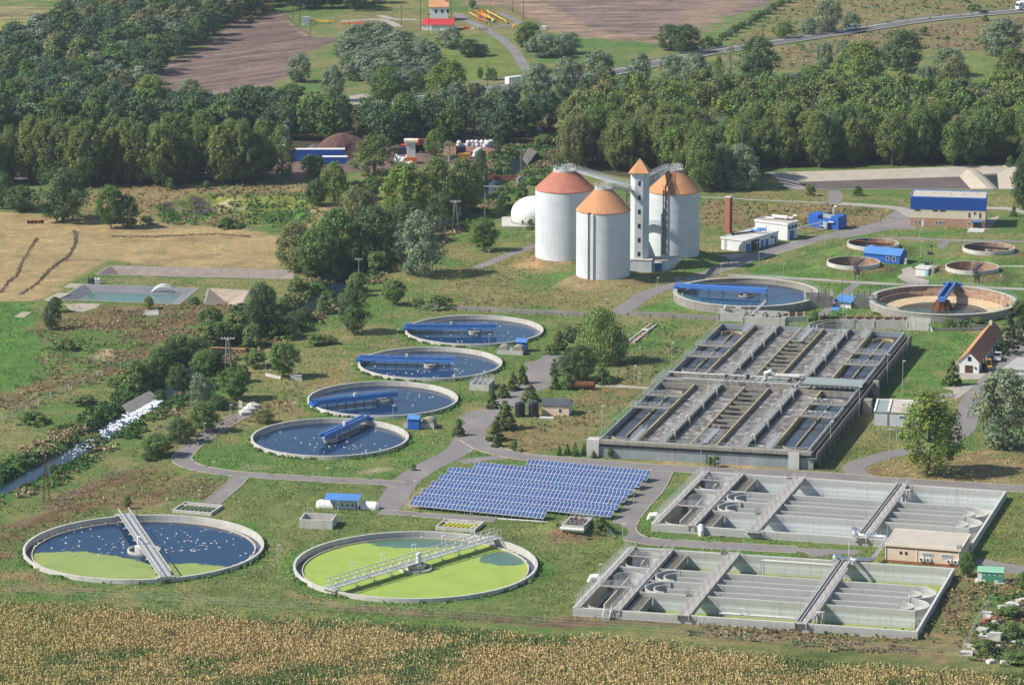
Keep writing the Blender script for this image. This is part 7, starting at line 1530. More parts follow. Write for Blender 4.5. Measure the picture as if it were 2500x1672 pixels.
def railway(t,x0,y0,x1,y1,lab,z=1.6):
 a,b=q(t,x0,y0),q(t,x1,y1);L=(b-a).length;o=thing('railway_bridge',lab,'railway',a,yaw(a,b));m=MB();m.box(0,L,-1.3,-1.0,z,z+1.0);m.box(0,L,1.0,1.3,z,z+1.0);m.build('girder',RUST,o);m=MB();[m.box(i*.9,i*.9+.3,-1.2,1.2,z+1.0,z+1.12)for i in range(int(L/.9))];m.build('sleepers',BROWN,o);m=MB();m.box(0,L,-.8,-.72,z+1.12,z+1.28);m.box(0,L,.72,.8,z+1.12,z+1.28);m.build('rails',RUST,o);m=MB();m.box(-1,0,-2,2,-1,z+1);m.box(L,L+1,-2,2,-1,z+1);m.build('abutment',CONC_OLD,o)
railway('b',1000,1250,1210,1262,'rusty railway bridge over the stream left of the digesters');railway('b',1380,905,1560,900,'rusty railway track glimpsed at the wood edge',.5);railway('b',120,935,230,930,'rusty wagons roof glimpsed among the dark trees',1.5)
m=MB();a,b=q('b',980,1272),q('b',1290,1282);m.beam(a,b,1.2,.25);solo(m,'footpath_slab',CONC_OLD,'pale concrete edge path beside the railway bridge','path')
m=MB();A4=[q('z3',160,160,0),q('z3',235,100,0),q('z3',330,150,0),q('z3',215,240,0)];m.add([(v.x,v.y,1.2+(i in(1,2))*2.0)for i,v in enumerate(A4)]+[(v.x,v.y,1.0+(i in(1,2))*2.0)for i,v in enumerate(A4)],[(0,3,2,1),(4,5,6,7)]);solo(m,'embankment_slab',pm('dark_slab',(.16,.13,.11),(.1,.085,.075),.6),'dark sloping slab on the bank behind the concrete pole','slab')
# ================================================================== LOOSE THINGS
for x,y,mm,lab in((622,383,BLACKP,'black cube tank behind the sprinkler pond corner'),(658,383,WHITE,'white cube tank behind the sprinkler pond corner')):
 o=thing('cube_tank',lab,'tank',q('d',x,y));MB().box(-.95,.95,-.7,.7,.15,1.6).build('tank',mm,o);m=MB();[m.box(x_,x_+.05,-.75,-.72,.1,1.65)for x_ in np.arange(-.95,1,.38)];m.box(-1,1,-.76,.76,0,.15);m.build('cage',GALV,o);m=MB();m.drum((0,0),.2,1.6,1.75,10);m.build('cap',DARKM,o)
for i,(x,y,lab)in enumerate(((1672,1272,'nearest grey concrete well cover by the lane end'),(1700,1248,'middle grey concrete well cover by the lane end'),(1725,1225,'farthest grey concrete well cover by the lane end'))):
 o=thing('well_cover',lab,'concrete block',q('d',x,y),.35,'grey well covers by the lane end');m=MB();m.box(-1.3,1.3,-1.3,1.3,0,.8);m.build('base',CONC,o);m=MB();m.add([(-1.2,-1.2,.8),(1.2,-1.2,.8),(1.2,1.2,.8),(-1.2,1.2,.8),(-.5,-.5,1.25),(.5,-.5,1.25),(.5,.5,1.25),(-.5,.5,1.25)],[(4,5,6,7),(0,1,5,4),(1,2,6,5),(2,3,7,6),(3,0,4,7)]);m.build('lid',CONC,o)
p=q('d',1640,1235);m=MB();m.box(-.8,.8,-.04,.04,.1,2.1);[m.rod((x,0,0),(x,0,2.2),.05,4)for x in(-.8,.8)];solo(m,'wire_gate',GALV,'grey wire gate panel left of the well covers','gate',p,R(-55))
for x,y,lab in((2000,1030,'left white cabinet in the grass between bushes and tanks'),(2035,1038,'right white cabinet in the grass between bushes and tanks')):o=thing('cabinet',lab,'cabinet',q('d',x,y));MB().box(-.8,.8,-.5,.5,0,1.2).build('casing',WHITE,o);MB().box(-.9,.9,-.6,.6,1.2,1.28).build('lid',GALV,o)
m=MB();a,b=q('d',1810,1000,.3),q('d',1915,1025,.3);m.beam(a,b,.3,1.0,-.6);solo(m,'low_wall',CONC,'short slanting concrete wall beside the bushes left of the tanks','wall')
def orange_pipe(lab,P_,r=.22):
 o=thing('pipeline',lab,'pipe',(P_[0].x,P_[0].y,0));Lc=Vector((P_[0].x,P_[0].y,0));m=MB();m.tube([p-Lc for p in P_],r,6);m.build('pipe',pm('orange_pipe',(.50,.24,.09),(.4,.18,.08),1),o);m=MB();[m.rod(p-Lc,Vector((p.x-Lc.x,p.y-Lc.y,0)),.1,4)for p in P_[1:-1]];m.build('support',RUST,o)
orange_pipe('orange pipe crossing above the stream bushes below the pylon',[q('d',1400,850,.5),q('d',1440,816,1.6),q('d',1560,822,1.6),q('d',1665,828,1.6),q('d',1685,820,.6)]);orange_pipe('second thin orange pipe farther right above the bushes',[q('d',1750,772,1.4),q('d',1850,776,1.4),q('d',1930,780,1.4)],.15)
def planks(t_,x,y,n,L_,an,lab,mm=CONC):
 o=thing('slab_stack',lab,'slabs',q(t_,x,y),an);m=MB();[m.box(-L_/2+(k%2)*.2,L_/2,k*1.1,k*1.1+.7,0,.2+.03*(k%3))for k in range(n)];m.build('slab',mm,o)
planks('d',882,572,4,4.0,.1,'pale slabs lying left of the small bush below the pond',WOOD);planks('d',1028,600,6,4.4,.1,'stack of pale slabs under the small bush below the pond',CONC);planks('d',330,500,10,3.6,-.3,'row of pale slabs leading down left of the sprinkler pond',pm('dry_slab',(.5,.44,.34)));planks('d',130,612,6,3.0,-.2,'row of pale slabs at the edge of the green meadow',pm('dry_slab',(.5,.44,.34)));planks('d',480,410,5,4,-.2,'pale slabs at the far left corner of the sprinkler pond',pm('dry_slab',(.5,.44,.34)))
m=MB();P_=pts('d',430,520,560,515,690,518,650,550,560,575,480,565);m.sheet([(p.x,p.y)for p in P_],.05);o=solo(m,'broken_basin_floor',pm('crumbled_concrete',(.5,.43,.34),(.36,.3,.24),.6,fa=.6),'crumbling pale concrete patch just below the sprinkler pond','slab')
def rubble(t_,x,y,s,h,an,mm,lab):
 rnd=random.Random(int(x*3+y));m=MB();vs=[(sx*s*rnd.uniform(.7,1),sy*s*.7*rnd.uniform(.7,1),z*h*rnd.uniform(.8,1.1))for z in(0,1)for sx,sy in((-1,-1),(1,-1),(1,1),(-1,1))];m.add(vs,[(0,3,2,1),(4,5,6,7),(0,1,5,4),(1,2,6,5),(2,3,7,6),(3,0,4,7)]);m.add([(v[0]*.3+s*.8,v[1]*.3+s*.5,v[2]*.4)for v in vs],[(0,3,2,1),(4,5,6,7),(0,1,5,4),(1,2,6,5),(2,3,7,6),(3,0,4,7)])
 solo(m,'concrete_rubble',mm,lab,'rubble',q(t_,x,y),an)
for x,y,s,h,mm,lab in((2095,1085,1.0,.7,CONC,'grey rubble block at the top of the fence row'),(2100,1110,.9,.8,CONC,'rubble block second from the top of the fence row'),(2085,1140,1.0,.9,BRICK,'rusty red rubble block in the fence row'),(2075,1165,1.0,.9,RUST,'dark brown rubble block in the fence row'),(2065,1200,1.2,.8,CONC,'pale rubble block at the foot of the fence row'),(2095,1238,1.9,.6,CONC,'long flat pale slab among the weeds at lower right'),(2150,1255,1.5,1.6,CONC,'tall pale broken block among the weeds at lower right'),(2145,1120,1.0,.6,BRICK,'red brick lump right of the fence row'),(2150,1140,1.0,.5,CONC,'pale lump below the red brick one'),(2275,1020,1.6,.5,CONC,'pale slab pile near the right edge, upper'),(2330,992,1.3,.6,CONC,'pale rubble at the very right edge'),(2195,1040,.9,.5,CONC,'small grey rubble in the brown grass'),(1955,1355,1.3,.7,CONC,'slanting pale slab at the corner of the fence'),(1967,1300,.9,.5,CONC,'small pale block above the slanting slab'),(2015,1315,.7,.4,CONC,'small pale lump in the green weeds'),(2120,1410,.9,.6,CONC,'left pale boulder by the maize'),(2215,1418,.9,.6,CONC,'right pale boulder by the maize'),(2180,1305,1.0,.4,CONC,'flat pale rubble scatter in the weeds'),(2285,1275,1.0,.4,CONC,'grey flat rubble toward the right edge')):
 rubble('i',x,y,s,h,(x%7)*.2-.6,mm,lab)
m=MB();m.drum((0,0),.12,0,.8,8);m.drum((0,0),.18,.55,.75,8);HY=None
for t_,x,y,lab in(('f',330,248,'red hydrant in the shaded grass by the right digester'),('i',842,695,'small red hydrant by the lane between the basins')):solo(m,'hydrant',REDP,lab,'hydrant',q(t_,x,y))
m=MB();[m.box(k*1.1,k*1.1+.7,0,2.2,.15,.3)for k in range(4)];m.box(-.4,4.6,-.3,2.6,0,.15);solo(m,'manhole_slab',CONC_OLD,'flat concrete pit cover in the lawn near the cone shaped tree','slab',q('f',1745,1150),R(-8))
m=MB();m.beam((0,0,0),(7,-.6,0),.12,.12,3.0);m.rod((3.5,-.3,0),(3.5,-.3,3),.1,5);solo(m,'crossbar_post',GALV,'thin crossbar on a post left of the big tree','post',q('z2',1300,1330))
m=MB();m.cbox((0,0,0),1.6,1.6,.5);m.rod((.4,.3,.5),(.4,.3,2.4),.08,5);m.cbox((.4,.3,2.3),.9,.5,.3);m.rod((-.4,.3,.5),(-.4,.3,1.4),.12,5);solo(m,'lawn_pump',DARKM,'small dark pump head standing in the lawn above the hut','pump',q('f',1705,180))
# tractor furrows on the stubble field
def furrow():
 rnd=random.Random(6);V=[];F=[]
 for P_ in(pts('d',510,20,520,80,500,140,460,200,400,240,340,290,290,340,240,390,150,450),pts('d',250,75,210,140,150,240,120,320,60,370,10,440),pts('d',760,60,1000,60,1200,55,1450,45,1700,62)):
  c=spline(P_,40);w=1.0 if P_[0].y<q('d',700,60).y+1000 else .6
  for p in c:
   for _ in range(3):
    x,y=p.x+rnd.gauss(0,.35),p.y+rnd.gauss(0,.8);s=rnd.uniform(.08,.24);k=len(V);h_=rnd.uniform(.1,.3)
    V+=[(x-s,y-s,0),(x+s,y-s,0),(x+s,y+s,0),(x-s,y+s,0),(x+rnd.uniform(-s,s)*.4,y,h_)];F+=[(k,k+1,k+4),(k+1,k+2,k+4),(k+2,k+3,k+4),(k+3,k,k+4)]
 o=arr_mesh('soil_clods',np.array(V),np.array(F),pm('dark_clods',(.07,.045,.03),(.05,.035,.025),1));o['kind']='stuff';o['label']='dark clods turned up in winding lines across the stubble field'
furrow()
# ================================================================== TREES AND PLANTS
def leafmat(name,c1,c2,tr=.3):
 m,nt,ns,ls,b=newmat(name);at=ns.new('ShaderNodeAttribute');at.attribute_name='tint';oi=ns.new('ShaderNodeObjectInfo')
 c=mixc(ns,ls,oi.outputs['Random'],c1,c2);c=mixc(ns,ls,1.0,c,at.outputs['Color'],'MULTIPLY')
 ls.new(c,b.inputs['Base Color']);b.inputs['Roughness'].default_value=.6;b.inputs['Specular IOR Level'].default_value=.25
 t=ns.new('ShaderNodeBsdfTranslucent');ls.new(mixc(ns,ls,1.0,c,(1.2,1.35,.7),'MULTIPLY'),t.inputs['Color']);mx=ns.new('ShaderNodeMixShader');mx.inputs[0].default_value=tr
 ls.new(b.outputs[0],mx.inputs[1]);ls.new(t.outputs[0],mx.inputs[2]);ls.new(mx.outputs[0],ns['Material Output'].inputs['Surface']);return m
SPEC={'pop':((0.184,0.218,0.063),(0.147,0.197,0.058)),'dark':((0.081,0.133,0.051),(0.110,0.161,0.058)),'silver':((0.243,0.288,0.182),(0.199,0.253,0.157)),'lime':((0.214,0.274,0.055),(0.169,0.239,0.055)),'green':((0.110,0.190,0.051),(0.140,0.218,0.055)),'olive':((0.243,0.246,0.103),(0.199,0.211,0.085)),'willow':((0.279,0.337,0.121),(0.251,0.309,0.109)),'spruce':((0.067,0.112,0.055),(0.067,0.112,0.055)),'cyp':((0.147,0.190,0.055),(0.117,0.161,0.055)),'locust':((0.103,0.154,0.073),(0.081,0.133,0.067)),'bush':((0.125,0.197,0.055),(0.169,0.218,0.073)),'bare':((0.294,0.281,0.157),(0.338,0.309,0.182))}
LEAF={k:leafmat(k+'_leaves',*v)for k,v in SPEC.items()}
BARK=pm('bark',(.16,.12,.09),(.11,.085,.065),1.5,rough=.95)
BARKP=pm('pale_bark',(.42,.38,.33),(.3,.27,.23),1.5,rough=.95)
SHAPE={'pop':('pop',19,10,.10),'dark':('round',14,12,.08),'silver':('round',11,12,.03),'lime':('pop',16,11,.12),'green':('round',12,11,.12),'olive':('pop',14,11,.06),'willow':('weep',13,13,.02),'spruce':('cone',11,7,.04),'cyp':('cone',6,4,.01),'locust':('round',13,12,.15),'bush':('dome',4,5,.0),'bare':('pop',15,6,.2)}
def leaf_cloud(rng,shape,H,Wd,base,ncl,nl,ls):
 """leaf clumps: returns vertices (n,4,3) and tint (n,3)"""
 t=rng.random(ncl)**(.8 if shape!='cone' else 1.35);z0=H*base
 prof={'round':lambda t:np.sqrt(np.clip(1-(2*t-1)**2,0,1))*.95+.05,'pop':lambda t:np.sin(np.pi*np.clip(t,.02,.97)**.8)**.5*.95+.05,'cone':lambda t:(1-t)**.8+.03,'weep':lambda t:np.sqrt(np.clip(1-(1.7*t-.7)**2,0,1)),'dome':lambda t:np.sqrt(np.clip(1-t**2,0,1))+.03}[shape](t)
 a=rng.random(ncl)*2*np.pi;r=np.sqrt(rng.random(ncl))**.55*prof*Wd/2*.88;lob=1+.16*np.sin(a*3+rng.random()*6)+.1*np.sin(a*5+rng.random()*6+t*5);r=r*lob
 cz=z0+(H-z0)*t*.96;C=np.stack([r*np.cos(a),r*np.sin(a),cz],1);cr=Wd*(.118 if shape!='cone' else .08)*(.6+.8*rng.random(ncl))
 if shape=='pop':cr=cr*.9
 ci=np.repeat(np.arange(ncl),nl);n=len(ci);d=rng.normal(size=(n,3));d/=np.linalg.norm(d,axis=1,keepdims=True)+1e-6
 rad=cr[ci]*rng.random(n)**.45;off=d*rad[:,None]
 if shape=='weep':off[:,2]=-np.abs(off[:,2])*2.6+cr[ci]*.6
 elif shape=='pop':off[:,2]*=1.45
 elif shape=='cone':off[:,2]*=.6;off[:,2]-=.25*np.hypot(off[:,0],off[:,1])
 else:off[:,2]*=.8
 P_=C[ci]+off;P_[:,2]=np.maximum(P_[:,2],.1)
 out=P_-np.array([0,0,z0+(H-z0)*.4]);out/=np.linalg.norm(out,axis=1,keepdims=True)+1e-6
 nrm=d*.8+out*.5+rng.normal(size=(n,3))*.45+np.array([0,0,.35]);nrm/=np.linalg.norm(nrm,axis=1,keepdims=True)+1e-6
 u=np.cross(nrm,rng.normal(size=(n,3)));u/=np.linalg.norm(u,axis=1,keepdims=True)+1e-6;v=np.cross(nrm,u)
 s=ls*(.55+.9*rng.random(n));s2=s*(.5+.5*rng.random(n))
 if shape=='weep':v=v*.4+np.array([0,0,1.0]);s2=s2*1.6
 u=u*s[:,None]/2;v=v*s2[:,None]/2
 Q_=np.stack([P_-u*.4-v,P_+u-v*.3,P_+u*.4+v,P_-u+v*.3],1)
 ct=(.72+.56*rng.random(ncl))[ci]*(.8+.4*rng.random(n));hue=(rng.random(ncl)-.5)[ci]*.30
 T=np.stack([ct*(1+hue),ct,ct*(1-hue*.6)],1);return Q_,T
def cloud_obj(name,Q_,T,m,parent=None):
 n=len(Q_);return arr_mesh(name,Q_.reshape(-1,3),np.arange(n*4).reshape(n,4),m,np.concatenate([np.repeat(T,4,0),np.ones((n*4,1))],1),parent=parent)
PROTO={}
def proto(sp,i):
 if(sp,i)in PROTO:return PROTO[(sp,i)]
 shape,H,Wd,base=SHAPE[sp];rng=np.random.default_rng(hash((len(sp),sp[0],i,ord(sp[-1])))%9999 if False else sum(map(ord,sp))*7+i)
 ncl,nl,l={'round':(125,64,.44),'pop':(150,56,.42),'cone':(130,44,.32),'weep':(150,75,.34),'dome':(60,44,.32)}[shape]
 if sp=='bare':ncl,nl=60,9
 Q_,T=leaf_cloud(rng,shape,H,Wd,base,ncl,nl,l);c=cloud_obj('crown',Q_,T,LEAF[sp]);mb=MB();rnd=random.Random(i*5+1);tr=H*.022+.05
 if shape!='dome':
  mb.rod((0,0,-.3),(.1,0,H*.45),tr,7,tr*.65);mb.rod((.1,0,H*.45),(0,0,H*.9),tr*.65,5,.03)
  for k in range(9 if shape!='cone' else 0):a=k*2.4;z=H*(.12+.07*k);rr=Wd*rnd.uniform(.22,.4);mb.rod((0,0,z),(rr*math.cos(a),rr*math.sin(a),z+H*rnd.uniform(.12,.25)),tr*.4,4,.03)
 else:
  for k in range(6):a=k*1.1;mb.rod((0,0,-.1),(Wd*.3*math.cos(a),Wd*.3*math.sin(a),H*.6),.06,4,.02)
 if sp=='bare':
  for k in range(44):a=k*2.4;z=H*(.15+.018*k);rr=Wd*rnd.uniform(.2,.5)*(1-k/60);mb.rod((0,0,z),(rr*math.cos(a),rr*math.sin(a),z+H*rnd.uniform(.08,.2)),.09,3,.03)
 t=mb.build('trunk',BARKP if sp in('bare','silver')else BARK);
 for o in(c,t):COL.objects.unlink(o)
 PROTO[(sp,i)]=(c,t);return PROTO[(sp,i)]
_n=[0];NAMES={'pop':'poplar_tree','dark':'broadleaf_tree','silver':'silver_leaf_tree','lime':'lime_green_tree','green':'broadleaf_tree','olive':'olive_green_tree','willow':'weeping_willow','spruce':'spruce_tree','cyp':'conifer_shrub','locust':'locust_tree','bush':'bush','bare':'bare_tree'}
def plant(sp,p,w,h,label,group=None,var=None):
 _n[0]+=1;i=_n[0]%3 if var is None else var;c,t=proto(sp,i);_,H,Wd,_b=SHAPE[sp];rnd=random.Random(_n[0])
 o=thing(NAMES[sp],label,'bush' if sp in('bush','cyp')else 'tree',(p.x,p.y,gz(p.x,p.y)if abs(p.x)<330 else 0),rnd.uniform(0,6.28),group);o.scale=(w/Wd,w/Wd,h/H)
 for a,nm in((c,'crown'),(t,'trunk')):k=a.copy();COL.objects.link(k);k.parent=o;k.name=nm
 return o
